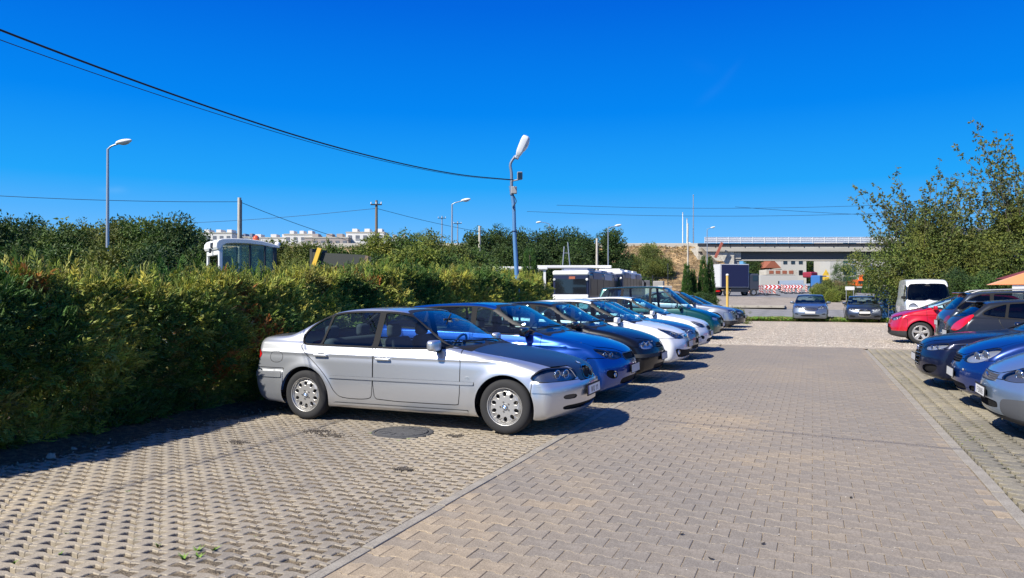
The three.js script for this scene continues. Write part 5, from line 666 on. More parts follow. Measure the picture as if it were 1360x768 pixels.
function leaves(parent, name, geo, list, mat = LEAF) { // list of {p, q, s, c}
  const im = new THREE.InstancedMesh(geo, mat, list.length), M = new THREE.Matrix4(), c = new THREE.Color();
  list.forEach((l, i) => { im.setMatrixAt(i, M.compose(l.p, l.q, V(l.s, l.s * (l.sy ?? 1), l.s))); im.setColorAt(i, c.setRGB(...l.c)); });
  im.name = name; im.userData.kind = 'stuff'; im.castShadow = im.receiveShadow = true; parent.add(im); return im;
}
const up = V(0, 1, 0), qUp = (d, roll = rr(0, 6.28)) => new THREE.Quaternion().setFromUnitVectors(up, d).multiply(new THREE.Quaternion().setFromAxisAngle(up, roll));
const vary = (c, k = 0.25) => { const f = 1 + rr(-k, k); return [c[0] * f * rr(0.85, 1.15), c[1] * f, c[2] * f * rr(0.7, 1.3)]; };
const mixc = (a, b, t) => a.map((v, i) => lerp(v, b[i], t));
{ // the long conifer hedge
  const h = thing('hedge', 'long dense conifer hedge behind the silver saloon', 'hedge', [0, 0, 0]);
  const z0 = -1.6, z1 = -21.2, top = (z) => 1.71 + 0.2 * sstep(-8.5, -12, z) + 0.1 * sstep(-4.2, -2.5, z) + 0.52 * fbm(0, 3, z * 0.8, 3) - 0.1 * Math.exp(-(((z + 7.4) / 0.9) ** 2));
  const front = (y, z) => -7.42 + 0.5 * fbm(3, y * 0.9, z * 0.9, 3) + 0.26 * sstep(0.2, 0.9, y) - 0.4 * sstep(0.95, 1.85, y) + 0.35 * sstep(-5.2, -3.4, z) * sstep(0.9, 0.2, y);
  const G = [0.1, 0.185, 0.028], Y = [0.42, 0.42, 0.075], D = [0.07, 0.15, 0.026], O = [0.38, 0.15, 0.035], T = [0.24, 0.2, 0.055];
  const lists = [[], [], []], broad = []; const N = 84000;
  for (let i = 0; i < N; i++) {
    const z = lerp(z0, z1, rnd()), tp = top(z), r = rnd(); let p, d;
    if (r < 0.5) { const y = tp * (1 - rnd() ** 1.15 * 0.985); const deep = Math.min(0.75, -Math.log(1 - rnd() * 0.96) * 0.16); if (fbm(9, y * 1.5, z * 1.5, 2) < -0.22 && rnd() < 0.6) continue; p = V(front(y, z) - deep, y, z); d = V(rr(0.3, 1), rr(-0.25, 0.9), rr(-0.7, 0.7)).normalize(); }
    else if (r < 0.82) { const x = rr(-8.8, -7.3), e = sstep(-7.2, -7.65, x) * sstep(-8.9, -8.5, x); const y = tp - 0.16 * (1 - e) - Math.abs(rr(0, 1) * rr(0, 1)) * 0.55 + (rnd() < 0.12 ? rr(0, 0.24) : 0); if (x > front(y, z) + 0.04) continue; p = V(x, y, z); d = V(rr(-0.5, 0.6), 1, rr(-0.6, 0.6)).normalize(); }
    else if (r < 0.95) { const y = tp * rnd(); p = V(-8.75 + rr(-0.1, 0.3), y, z); d = V(-1, rr(0, 0.8), rr(-0.6, 0.6)).normalize(); }
    else { const s = rnd() < 0.5, zz = s ? z0 : z1; p = V(rr(-8.7, -7.3), tp * rnd(), zz + rr(-0.2, 0.2)); d = V(rr(-0.6, 0.6), rr(0, 0.8), s ? 1 : -1).normalize(); }
    const n1 = fbm(p.x * 0.8, p.y * 0.8, p.z * 0.8 + 40, 3), n2 = fbm(p.x * 2.5, p.y * 2.5, p.z * 2.5 + 80, 2);
    let c = n1 > -0.06 ? mixc(G, Y, clamp((n1 + 0.06) * 3.2 + rr(-0.15, 0.5), 0, 1)) : mixc(G, D, clamp(-n1 * 5, 0, 1)); if (n2 > 0.26) c = mixc(c, T, 0.7);
    for (const [oz, oy, rad] of [[-8.2, 1.5, 0.22], [-8.4, 0.95, 0.3], [-7.7, 0.55, 0.2], [-11.9, 1.95, 0.3], [-5.4, 1.62, 0.14]]) if (Math.hypot(p.z - oz, (p.y - oy) * 0.8) < rad && rnd() < 0.42) c = O;
    if (fbm(p.x * 1.2, p.y * 1.2, p.z * 1.2 + 300, 2) > 0.16 && rnd() < 0.5) broad.push({ p, q: qUp(d), s: rr(0.035, 0.075), c: vary(mixc(c, Y, 0.3)) }); else lists[i % 3].push({ p, q: qUp(d), s: rr(0.08, 0.17) * (1 + 0.5 * rnd() ** 3), c: vary(c, 0.35) });
  }
  lists.forEach((l, i) => leaves(h, 'foliage', sprayGeos[i], l)); leaves(h, 'creeper_leaves', bunchGeo, broad);
  { const tw = []; for (let i = 0; i < 420; i++) { const z = lerp(z0, z1, rnd() ** 1.3), y = rr(0.1, 1) * top(z), x = front(y, z), o = V(x - rr(0.25, 0.6), y - rr(0, 0.3), z + rr(-0.2, 0.2)), e = V(x + rr(-0.1, 0.14), y + rr(-0.1, 0.25), z + rr(-0.15, 0.15)); tw.push(rod(o, e, rr(0.004, 0.009), 0.002, 5)); } for (let i = 0; i < 260; i++) { const z = lerp(z0, z1, rnd()), x = rr(-8.5, -7.75), y = top(z); tw.push(rod([x, y - 0.25, z], [x + rr(-0.12, 0.12), y + rr(0.02, 0.28), z + rr(-0.12, 0.12)], 0.005, 0.002, 4)); } part(h, 'twigs', tw, std([0.17, 0.12, 0.08], 0.95)).userData.kind = 'stuff'; }
  for (let z = z0 - 0.3; z > z1; z -= rr(0.45, 0.75)) { const x = -8.0 + rr(-0.25, 0.25), t = top(z); part(h, 'stem', [rod([x, -0.05, z], [x + rr(-0.1, 0.15), t * 0.85, z + rr(-0.1, 0.1)], rr(0.03, 0.06), 0.012, 7), ...[0, 1, 2, 3, 4].map(() => { const y = rr(0.15, 1.3); return rod([x, y, z], [x + rr(0.25, 0.65), y + rr(0.05, 0.5), z + rr(-0.35, 0.35)], 0.014, 0.004, 5); })], bark); }
  const lit = scatter('fallen_leaves', 1100, bunchGeo, std(0xffffff, 0.9), () => { const z = rr(-2.5, -20), x = -6.9 + rr(-0.7, 0.35); return { p: V(x, 0.02, z), s: rr(0.008, 0.022), r: [rr(-0.4, 0.4), rr(0, 6), rr(-0.4, 0.4)], c: rnd() < 0.5 ? [0.2, 0.12, 0.05] : [0.12, 0.1, 0.05] }; }); scene.add(lit); tag(lit, 'dry fallen leaves and twigs under the hedge', 'leaf litter');
}
function limbs(parent, base, h, r, n, spread, mat, lean = [0, 0]) { // tapered trunk and limbs; returns limb tips
  const topP = V(base.x + lean[0], base.y + h, base.z + lean[1]), tips = [], mid = base.clone().lerp(topP, 0.5).add(V(rr(-0.1, 0.1) * h * 0.3, 0, rr(-0.1, 0.1) * h * 0.3));
  part(parent, 'trunk', [taper([base, mid, topP], r, r * 0.3, 10, 8)], mat);
  for (let i = 0; i < n; i++) { const t = lerp(0.25, 0.97, (i + rnd()) / n), o = t < 0.5 ? base.clone().lerp(mid, t * 2) : mid.clone().lerp(topP, t * 2 - 1), a = i * 2.4 + rr(-0.5, 0.5), l = spread * lerp(1, 0.5, t) * rr(0.7, 1.1), e = o.clone().add(V(Math.cos(a) * l, l * rr(0.35, 0.9), Math.sin(a) * l)); part(parent, 'limb', taper([o, o.clone().lerp(e, 0.5).add(V(0, l * 0.1, 0)), e], r * 0.35 * (1.1 - t), 0.008, 6, 6), mat); tips.push(e); }
  tips.push(topP); return tips;
}
function taper(pts, r0, r1, seg, rad) { const c = new THREE.CatmullRomCurve3(pts), g = new THREE.TubeGeometry(c, seg, 1, rad), p = g.attributes.position, v = V(); for (let i = 0; i <= seg; i++) { const o = c.getPointAt(i / seg), r = lerp(r0, r1, i / seg); for (let j = 0; j <= rad; j++) { const k = i * (rad + 1) + j; v.fromBufferAttribute(p, k).sub(o).multiplyScalar(r).add(o); p.setXYZ(k, v.x, v.y, v.z); } } return g; }
const GREENS = { dark: [[0.035, 0.08, 0.018], [0.08, 0.13, 0.024]], mid: [[0.06, 0.12, 0.02], [0.13, 0.19, 0.035]], olive: [[0.095, 0.13, 0.024], [0.2, 0.23, 0.045]], yellow: [[0.13, 0.19, 0.025], [0.29, 0.31, 0.05]], rust: [[0.2, 0.12, 0.045], [0.3, 0.17, 0.06]], dry: [[0.2, 0.17, 0.08], [0.3, 0.25, 0.12]] };
// broad-leaved tree or shrub: lobes of leaf clumps over an uneven crown
function tree(name, label, category, pos, h, rad, tone, { lobes = 9, clumps = 26, size = 0.42, base = 0.12, group, trunk = 0.12, limbsN = 6, flat = 0.8 } = {}) {
  const t = thing(name, label, category, tv(pos), 0, group), [c0, c1] = GREENS[tone], lists = [[], [], []];
  const tips = limbs(t, V(0, -0.1, 0), h * 0.72, trunk, limbsN, rad * 0.8, tone === 'dry' ? barkGrey : bark, [rr(-0.2, 0.2), rr(-0.2, 0.2)]);
  for (let i = 0; i < lobes; i++) {
    const a = i * 2.4 + rr(-0.4, 0.4), v = i / Math.max(1, lobes - 1), y = lerp(h * (base + 0.14), h * 0.86, v), w = rad * 0.62 * Math.sin(Math.PI * clamp(lerp(0.28, 0.96, v), 0, 1)) * rr(0.5, 1.1), o = V(Math.cos(a) * w, y, Math.sin(a) * w), lr = rad * rr(0.36, 0.56), ly = Math.min(lr * flat, h - y + 0.1 * h);
    for (let k = 0; k < clumps; k++) { const d = rdir(), q = rnd() ** 0.4, p = V(o.x + d.x * lr * q, Math.max(h * base * rr(0.6, 1.2), o.y + d.y * ly * q), o.z + d.z * lr * q), n = fbm(p.x * 0.5 + pos.x, p.y * 0.5, p.z * 0.5 + pos.z, 2) + rr(-0.2, 0.2); lists[k % 3].push({ p, q: qUp(rdir()), s: size * rr(0.6, 1.25), c: vary(mixc(c0, c1, clamp(0.45 + n * 1.6, 0, 1)), 0.2) }); }
  }
  for (let k = 0; k < lobes * 2; k++) { const d = rdir(); d.y = Math.abs(d.y); lists[k % 3].push({ p: V(d.x * rad * 0.95, h * 0.55 + d.y * h * 0.5, d.z * rad * 0.95), q: qUp(rdir()), s: size * rr(0.35, 0.7), c: vary(mixc(c0, c1, rnd())) }); }
  lists.forEach((l, i) => leaves(t, 'crown', clumpGeos[i], l)); return t;
}
// ------------------------------------------------------------------ what lies behind the lot; pt(bearing, metres ahead)
const pt = (b, d, y = 0) => { const p = at(b * d, d); p.y = landY(p.x, p.z) + y; return p; };
const M_ = { plaster: std([0.47, 0.46, 0.43], 0.85), farGlass: std([0.16, 0.17, 0.19], 0.4), busGlass: phys([0.008, 0.01, 0.014], 0.3, 0, { specularIntensity: 0.3 }), galv: std([0.42, 0.44, 0.46], 0.45, 0.7), white: std([0.74, 0.74, 0.72], 0.6), concrete: std([0.42, 0.4, 0.36], 0.9, 0, { map: again(concreteTex, 0.5) }), pale: std([0.56, 0.54, 0.48], 0.9, 0, { map: again(concreteTex, 0.3) }), wire: std([0.012, 0.012, 0.014], 0.6), glassDark: phys([0.012, 0.015, 0.02], 0.06, 0, { clearcoat: 1 }), glassBlue: phys([0.05, 0.11, 0.16], 0.05, 0.2, { clearcoat: 1 }), steelDark: std([0.04, 0.045, 0.055], 0.5, 0.4), navy: std([0.008, 0.012, 0.055], 0.6), orange: phys([0.75, 0.13, 0.015], 0.4, 0, { clearcoat: 0.5 }), yellow: std([0.72, 0.45, 0.04], 0.5), redW: std([0.6, 0.04, 0.02], 0.6), brick: std([0.28, 0.09, 0.05], 0.9), blueW: std([0.03, 0.13, 0.36], 0.6), wood: std([0.2, 0.14, 0.09], 0.9), dryEarth: std([1, 0.8, 0.52], 0.97, 0, { map: again(soilTex, 0.06) }) };

// --- the leaning blue pole with its lamp, at the end of the hedge
{ const p = thing('lamp_post', 'crooked blue pole with a large white lamp head and floodlight', 'lamp post', [-7.55, 0, -19.1], YAW);
  part(p, 'pole_shaft', taper([V(0.02, -0.05, 0), V(0, 1.5, 0), V(-0.09, 3.3, 0), V(-0.12, 4.1, 0), V(-0.2, 4.55, 0)], 0.075, 0.05, 20, 10), std([0.09, 0.22, 0.42], 0.55, 0.1));
  part(p, 'upper_pole', taper([V(-0.17, 4.3, 0.03), V(-0.17, 4.9, 0.02), V(-0.2, 5.15, 0), V(-0.06, 5.38, 0)], 0.045, 0.035, 14, 8), std([0.16, 0.2, 0.27], 0.5, 0.3));
  const lamp = new THREE.Group(); lamp.name = 'lamp_head'; lamp.position.set(0.02, 5.42, 0); lamp.rotation.z = -0.42; p.add(lamp);
  const head = new THREE.SphereGeometry(1, 20, 14), hp = head.attributes.position; for (let i = 0; i < hp.count; i++) { const y = hp.getY(i), k = lerp(0.62, 1, sstep(-0.9, 0.3, y)); const bx = (v) => Math.sign(v) * Math.abs(v) ** 0.42; hp.setXYZ(i, bx(hp.getX(i)) * 0.105 * k, bx(y) * 0.31 + 0.24, bx(hp.getZ(i)) * 0.15 * k); } head.computeVertexNormals();
  part(lamp, 'housing', head, std([0.66, 0.67, 0.68], 0.45)); part(lamp, 'diffuser', new THREE.SphereGeometry(1, 16, 12).scale(0.08, 0.22, 0.12).translate(0.075, 0.33, 0), phys([0.6, 0.64, 0.68], 0.2, 0, { clearcoat: 1 })); part(lamp, 'collar', rbox(0.11, 0.16, 0.12, 0.02, 0, -0.06, 0), M_.galv);
  const fl = new THREE.Group(); fl.name = 'floodlight'; fl.position.set(0.0, 4.72, 0.06); p.add(fl); part(fl, 'housing', rbox(0.15, 0.22, 0.1, 0.03, 0.06, 0.1, 0), std([0.2, 0.21, 0.23], 0.5)); part(fl, 'glass', box(0.11, 0.17, 0.006, 0.06, 0.1, 0.054), M_.glassDark); part(fl, 'bracket', rod([-0.17, -0.05, 0], [0.06, 0.0, 0], 0.02), M_.galv);
  part(p, 'junction_box', rbox(0.16, 0.2, 0.12, 0.02, -0.1, 4.42, 0.08), std([0.3, 0.3, 0.3], 0.6)); part(p, 'wire_coil', tube([[-0.12, 4.3, 0.05], [-0.04, 4.1, 0.09], [-0.13, 3.95, 0.06], [-0.06, 3.85, 0.05]], 0.012, 16, 5), M_.wire);
  part(p, 'pole_band', new THREE.TorusGeometry(0.066, 0.012, 6, 16).rotateX(Math.PI / 2).translate(-0.09, 3.3, 0), M_.steelDark);
}
function cable(label, pts, r = 0.012, seg = 40) { return tag(part(scene, 'overhead_cable', tube(pts, r, seg, 5), M_.wire), label, 'cable', 'overhead cables'); }
cable('thick black overhead cable sagging from the crooked blue pole', [[-7.66, 4.72, -19.1], [-7.66, 4.35, -15.5], [-7.66, 4.16, -12.1], [-7.66, 4.12, -9], [-7.66, 4.27, -5.1], [-7.66, 4.66, -1], [-7.66, 5.4, 4]], 0.0125, 70);
cable('thin black cable hanging just under the thick one', [[-7.62, 4.7, -19.1], [-7.63, 4.32, -15.5], [-7.64, 4.12, -12.1], [-7.65, 4.07, -9], [-7.66, 4.17, -5.1], [-7.66, 4.5, -1], [-7.66, 5.2, 4]], 0.005, 60);
cable('service cable strung high across the driveway', [[-26, 8.2, -5.6], [-12, 6.7, -4.6], [0, 6.5, -2.6], [14, 7.4, 0.6]], 0.011, 40);
const sagged = (a, b, s, n = 6) => { const out = []; for (let i = 0; i <= n; i++) { const t = i / n, p = a.clone().lerp(b, t); p.y -= s * 4 * t * (1 - t); out.push(p); } return out; };
const atY = (b, d, y) => { const p = at(b * d, d); p.y = y; return p; };
cable('thin wire running to the bare concrete pole by the white cab', sagged(atY(-0.9, 38, 7.1), atY(-0.366, 45, 7.1), 0.25), 0.016);
cable('thin wire from the bare concrete pole down towards the terraced flats', sagged(atY(-0.366, 45, 7.1), atY(-0.182, 60, 5.2), 0.2), 0.018);
cable('thin wire reaching the tall wooden pole in front of the flats', sagged(atY(-0.75, 75, 9.0), atY(-0.182, 60, 8.4), 0.9), 0.016);
cable('thin wire strung from the tall wooden pole above the shrubs', sagged(atY(-0.182, 60, 8.4), atY(0.07, 90, 8.0), 0.6), 0.018);
cable('upper high wire above the railway bridge', sagged(atY(0.06, 130, 16.9), atY(0.75, 130, 19), 1.4, 8), 0.03);
cable('lower high wire above the railway bridge', sagged(atY(0.02, 130, 15.8), atY(0.75, 130, 17.6), 1.6, 8), 0.03);
cable('lowest high wire above the railway bridge', sagged(atY(0.3, 130, 16.6), atY(0.75, 130, 14.8), 0.7, 8), 0.03);

function streetLamp(label, b, d, h, arm, group = 'street lamps') {
  const p = thing('street_lamp', label, 'street lamp', tv(pt(b, d)), YAW, group);
  part(p, 'pole', rod([0, -0.1, 0], [0, h, 0], 0.1, 0.06, 10), M_.galv); part(p, 'arm', tube([[0, h - 0.02, 0], [arm * 0.3, h + 0.12, 0], [arm, h + 0.26, 0]], 0.04, 10, 6), M_.galv);
  const l = new THREE.Group(); l.name = 'lamp_head'; l.position.set(arm, h + 0.27, 0); l.rotation.z = 0.18; p.add(l); part(l, 'housing', new THREE.SphereGeometry(1, 16, 10).scale(0.42, 0.12, 0.16).translate(0.3 * Math.sign(arm || 1), 0.04, 0), M_.white); part(l, 'diffuser', new THREE.SphereGeometry(1, 14, 8).scale(0.26, 0.1, 0.12).translate(0.34 * Math.sign(arm || 1), -0.03, 0), phys([0.5, 0.53, 0.55], 0.2, 0, { clearcoat: 1 }));
}
streetLamp('tall galvanised street lamp rising over the dark thicket behind the hedge', -0.543, 37, 8.75, 0.5);
streetLamp('galvanised street lamp standing between two thin masts', -0.0805, 62, 8.6, 0.85);
streetLamp('galvanised street lamp behind the bus beside a pale post', 0.129, 88, 7.9, 0.9);
streetLamp('galvanised street lamp rising just above the dark round trees', 0.05, 112, 10.4, -1.3);
streetLamp('small street lamp at the bridge abutment', 0.262, 128, 10.6, 0.7);
function pole(label, b, d, h, r, mat, bits) { const p = thing('utility_pole', label, 'pole', tv(pt(b, d)), YAW, 'poles'); part(p, 'pole_shaft', rod([0, -0.1, 0], [0, h, 0], r, r * 0.7, 10), mat); if (bits) { part(p, 'cross_arm', box(bits, 0.1, 0.1, 0, h - 0.35, 0.12), M_.steelDark); for (const s of [-1, 0, 1]) part(p, 'insulator', new THREE.CylinderGeometry(0.04, 0.05, 0.16, 8).translate(s * bits * 0.45, h - 0.22, 0.12), M_.white); } return p; }
{ const p = pole('pale concrete pole with a bracket behind the white cab', -0.366, 45, 7.35, 0.15, M_.pale); part(p, 'bracket', rbox(0.2, 0.35, 0.2, 0.04, -0.2, 4.2, 0.1), M_.steelDark); part(p, 'conduit', rod([0.14, 0, 0.05], [0.14, 7.2, 0.05], 0.035), M_.steelDark); }
pole('tall wooden pole with cross arm in front of the terraced flats', -0.182, 60, 8.75, 0.14, M_.wood, 0.9); pole('pale bare post beside the dark round trees', -0.0435, 75, 7.4, 0.17, M_.pale); pole('pale bare post behind the bus', 0.114, 70, 6.0, 0.14, M_.pale);
pole('taller thin mast with arms behind the street lamp between masts', -0.094, 112, 11.6, 0.12, M_.galv, 1.2); pole('shorter thin mast with arms behind the street lamp between masts', -0.073, 112, 10.8, 0.12, M_.galv, 1.2); pole('grey post on the pavement beside the dry embankment', 0.236, 96, 9.2, 0.12, M_.pale);
{ const f = thing('slanted_posts', 'pair of slender posts leaning together above the bus', 'posts', tv(pt(0.073, 68)), YAW); part(f, 'post', rod([-0.62, 0, 0], [-0.2, 5.2, 0], 0.05), M_.galv); part(f, 'post', rod([0.62, 0, 0], [0.12, 5.6, 0], 0.05), M_.galv); part(f, 'tie_bar', rod([-0.26, 4.6, 0], [0.22, 4.6, 0], 0.03), M_.galv); }

// --- railway embankment and bridge, square to the survey line
const emb = (lat, ahead, y) => { const p = at(lat, ahead); p.y = y; return p; };
{ // banks: crest at ahead 140, foot at ahead 118
  const make = (l0, l1, foot, crestY) => { const pos = [], uv = [], idx = [], n = Math.round((l1 - l0) / 2.5), m = 14; for (let i = 0; i <= n; i++) for (let j = 0; j <= m; j++) { const lat = lerp(l0, l1, i / n), t = j / m, a = t < 0.75 ? lerp(foot, 140, t / 0.75) : lerp(140, 158, (t - 0.75) / 0.25), base = 1.9, y = t < 0.75 ? lerp(base, crestY, sstep(0, 1, t / 0.75 * 0.9 + 0.05) * 0.35 + t / 0.75 * 0.65) : lerp(crestY, 2, Math.max(0, (t - 0.8) / 0.2)), p = emb(lat, a, y + (t > 0.05 && t < 0.74 ? 0.9 * fbm(lat * 0.12, t * 3, 1, 3) : 0)); pos.push(p.x, p.y, p.z); uv.push(lat, a); } for (let i = 0; i < n; i++) for (let j = 0; j < m; j++) { const a = i * (m + 1) + j; idx.push(a, a + m + 1, a + 1, a + 1, a + m + 1, a + m + 2); } const g = new THREE.BufferGeometry(); g.setAttribute('position', new THREE.Float32BufferAttribute(pos, 3)); g.setAttribute('uv', new THREE.Float32BufferAttribute(uv, 2)); g.setIndex(idx); g.computeVertexNormals(); return g; };
  struct('embankment', make(-120, 37.5, 120, 10.6), M_.dryEarth); struct('embankment', make(104, 170, 120, 10.6), M_.dryEarth);
  const p = thing('parapet', 'long low concrete parapet along the crest of the embankment', 'parapet', tv(emb(-42, 139, 10.4)), YAW); part(p, 'wall', rbox(158, 0.9, 0.3, 0.03), M_.pale);
  // dry grass over the bank
  const gr = scatter('bank_grass', 5200, bladeGeo, std(0xffffff, 0.95), () => { const lat = rr(-30, 37), t = rnd(), a = lerp(121, 139, t); return { p: emb(lat, a, lerp(1.9, 10.6, t * 0.97) - 0.15 + 0.5 * fbm(lat * 0.12, t * 2, 1, 2)), r: [0, rr(0, 6), 0], s: rr(0.3, 0.75), c: vary(rnd() < 0.85 ? [0.5, 0.37, 0.18] : [0.26, 0.25, 0.08], 0.3) }; }); scene.add(gr); tag(gr, 'dry straw coloured grass covering the embankment', 'grass');
}
{ const B = thing('railway_bridge', 'concrete railway bridge with white railing spanning the road', 'bridge', tv(emb(70, 136, 0)), YAW);
  const L = 68; // local x is along the deck, +z towards the lot
  part(B, 'deck', box(L + 4, 0.7, 7, 0, 10.0, 0), M_.pale); part(B, 'edge_beam', rbox(L + 6, 0.95, 0.5, 0.05, 0, 9.36, 3.95), M_.pale); part(B, 'walkway_shade_band', box(L + 6, 0.5, 0.7, 0, 10.1, 3.93), std([0.03, 0.03, 0.035], 0.8)); part(B, 'bottom_flange', box(L - 5, 0.22, 0.7, 0, 7.42, 3.0), M_.pale);  // near-black strip below the railing: overhang shadow painted in as colour
  for (const z of [2.9, -2.9]) part(B, 'girder', box(L - 4, 1.8, 0.6, 0, 8.4, z), std([0.1, 0.1, 0.1], 0.85)); part(B, 'soffit', box(L - 4, 0.25, 5.2, 0, 8.75, 0), std([0.2, 0.2, 0.2], 0.9));
  for (let i = 0; i <= 26; i++) part(B, 'drip_joint', box(0.12, 0.2, 0.1, -L / 2 + i * (L / 26), 9.72, 4.22), M_.steelDark);
  for (let i = 0; i <= 34; i++) part(B, 'rail_post', box(0.06, 1.1, 0.06, -L / 2 - 2 + i * ((L + 4) / 34), 10.9, 4.55), M_.white); for (const y of [10.75, 11.05, 11.4]) part(B, 'handrail', box(L + 4, 0.05, 0.05, 0, y, 4.55), M_.white);
  part(B, 'mesh_screen', box(L + 4, 0.95, 0.02, 0, 10.92, 4.48), phys([0.86, 0.87, 0.88], 0.9, 0, { transmission: 0.55, thickness: 0 }));
  for (const s of [-1, 1]) { part(B, 'abutment', rbox(6.5, 8.6, 7.4, 0.06, s * (L / 2 - 0.2), 5.4, 0.1), M_.pale); part(B, 'bearing_block', rbox(1.5, 1.2, 6.6, 0.05, s * (L / 2 - 4.0), 8.5 - 0.3, 0.2), M_.pale); part(B, 'pier_wall', rbox(1.1, 6.6, 6.4, 0.05, s * (L / 2 - 4.0), 4.6, 0), std([0.25, 0.25, 0.25], 0.9)); }
  const wing = new THREE.Shape([[0, 0], [0, 8.3], [-0.9, 8.6], [-2.2, 8.6], [-2.2, 0]].map((q) => new THREE.Vector2(...q)));
  // stone-pitched cone at the end of the bank
  const cone = new THREE.BufferGeometry(), cp = [], ci = []; for (let i = 0; i <= 14; i++) for (let j = 0; j <= 8; j++) { const a = lerp(0, Math.PI / 2, i / 14), t = j / 8, r = lerp(0.2, 9.5, t); cp.push(-L / 2 - 2.6 + Math.sin(a) * r * 0.85, lerp(9.7, 1.9, t), 3.9 + Math.cos(a) * r); } for (let i = 0; i < 14; i++) for (let j = 0; j < 8; j++) { const a = i * 9 + j; ci.push(a, a + 1, a + 9, a + 1, a + 10, a + 9); } cone.setAttribute('position', new THREE.Float32BufferAttribute(cp, 3)); cone.setAttribute('uv', new THREE.Float32BufferAttribute(cp.flatMap((v, i) => (i % 3 === 0 ? [v, cp[i + 1] + cp[i + 2]] : [])), 2)); cone.setIndex(ci); cone.computeVertexNormals();
  part(B, 'stone_pitching', cone, std([0.52, 0.48, 0.4], 0.95, 0, { map: again(gravelTex, 0.12), bumpMap: again(gravelBump, 0.12), bumpScale: 0.15 }));
  part(B, 'stair_string', box(0.42, 2.9, 0.3).rotateZ(-0.42).translate(-L / 2 + 0.3, 9.1, 5.2), std([0.33, 0.09, 0.06], 0.7));
}
for (const [lab, b, d, h] of [['tallest of the white flag masts on the embankment', 0.2293, 150, 7.4], ['shorter white flag mast beside the tallest one', 0.235, 150, 6.2], ['thin grey mast standing behind the white hut on the bank', 0.2435, 152, 11.2]]) { const p = thing('mast', lab, 'mast', tv(emb(b * d, d, 10.3)), 0, 'masts on the embankment'); part(p, 'mast_shaft', rod([0, 0, 0], [0, h, 0], 0.13, 0.08, 8), h > 9 ? M_.galv : M_.white); part(p, 'mast_cap', new THREE.SphereGeometry(0.14, 8, 6).translate(0, h, 0), M_.galv); }
{ const p = thing('hut', 'small white gabled hut on the crest of the embankment', 'hut', tv(emb(0.2363 * 146, 146, 10.2)), YAW); part(p, 'hut_wall', box(2.2, 0.8, 2, 0, 0.3, 0), M_.white); part(p, 'gable_roof', new THREE.ExtrudeGeometry(new THREE.Shape([[-1.3, 0.6], [1.3, 0.6], [0, 1.25]].map((q) => new THREE.Vector2(...q))), { depth: 2.4, bevelEnabled: false }).translate(0, 0, -1.2), M_.white);
  const t = thing('tarpaulin_heap', 'dark blue tarpaulin heap beside the white hut', 'tarpaulin', tv(emb(0.249 * 146, 146, 10.2)), YAW); part(t, 'tarpaulin', new THREE.SphereGeometry(1, 12, 8, 0, 6.3, 0, 1.6).scale(1.9, 0.9, 1.2), M_.blueW); }

// --- buses and the shelter behind the hedge end
function bus(label, pos, turn, L, style) {
  const W = 2.5, H = 3.05, b = thing('city_bus', label, 'bus', tv(pos), turn, 'buses'); // local -x is the tail end that shows
  part(b, 'body_shell', rbox(L, 2.55, W, 0.18, L / 2, 1.62, 0, 4), std([0.02, 0.025, 0.06], 0.3));
  part(b, 'roof_panel', rbox(L * 0.985, 0.22, W * 0.94, 0.1, L / 2, 2.95, 0, 3), style ? M_.white : std([0.07, 0.085, 0.14], 0.4)); for (const x of [L * 0.18, L * 0.52, L * 0.8]) part(b, 'roof_unit', rbox(2.4, 0.28, 1.8, 0.1, x, 3.12, 0, 3), style ? M_.white : std([0.1, 0.12, 0.2], 0.4));
  part(b, 'tail_fairing', rbox(0.5, 0.34, W * 1.01, 0.14, 0.2, 2.9, 0, 4), M_.white); part(b, 'rear_window', rbox(0.04, 1.0, W * 0.86, 0.02, -0.02, 2.02, 0), M_.glassDark); part(b, 'engine_cover', rbox(0.16, 0.98, W * 0.98, 0.07, -0.02, 0.96, 0, 3), M_.white);
  for (const s of [-1, 1]) { for (let i = 0; i < 6; i++) { const w = L / 6.4; part(b, 'side_window', box(w * 0.94, 1.15, 0.02, 0.5 + w * (i + 0.5), 1.95, s * (W / 2 + 0.006)), M_.busGlass); } part(b, 'skirt', rbox(L * 0.98, 0.62, 0.03, 0.012, L / 2, 0.72, s * (W / 2 + 0.008)), style ? std([0.3, 0.31, 0.34], 0.4) : std([0.03, 0.035, 0.07], 0.4));
    for (const x of [0.2, 0.31, 0.86].map((k) => k * L)) { const w = wheelProto(0.48, 0.28, 0.28, 'spoke10').clone(); w.position.set(x, 0.48, s * (W / 2 - 0.12)); if (s < 0) w.rotation.y = Math.PI; b.add(w); }
    part(b, 'tail_light', rbox(0.03, 0.3, 0.12, 0.01, -0.1, 0.95, s * 1.1), CM.red); part(b, 'marker_lamp', new THREE.SphereGeometry(0.09, 10, 8).scale(0.4, 1, 1).translate(-0.05, 2.46, s * 1.12), M_.white); part(b, 'mirror_arm', [rod([L - 0.1, 2.6, s * 1.2], [L + 0.25, 2.3, s * 1.45], 0.03), rbox(0.1, 0.36, 0.2, 0.04, L + 0.25, 2.1, s * 1.48)], CM.blackTrim); }
  for (let i = 0; i < 3; i++) part(b, 'roof_stripe', rbox(L * 0.2, 0.42, 0.03, 0.012, L * (0.2 + i * 0.28), 2.72, W / 2 + 0.012), i % 2 ? std([0.4, 0.42, 0.48], 0.4) : std([0.05, 0.07, 0.16], 0.4));
  part(b, 'rear_sign', box(0.02, 0.18, 0.42, -0.03, 2.58, 0.1), std([0.35, 0.1, 0.05], 0.6)); return b;
}
{ const a = 1.266; bus('dark blue and white city bus seen from its white tail end', pt(0.0787, 50), YAW + a, 15, 0); bus('second city bus with white roof units parked behind the first', pt(0.128, 61), YAW + a, 12, 1); }
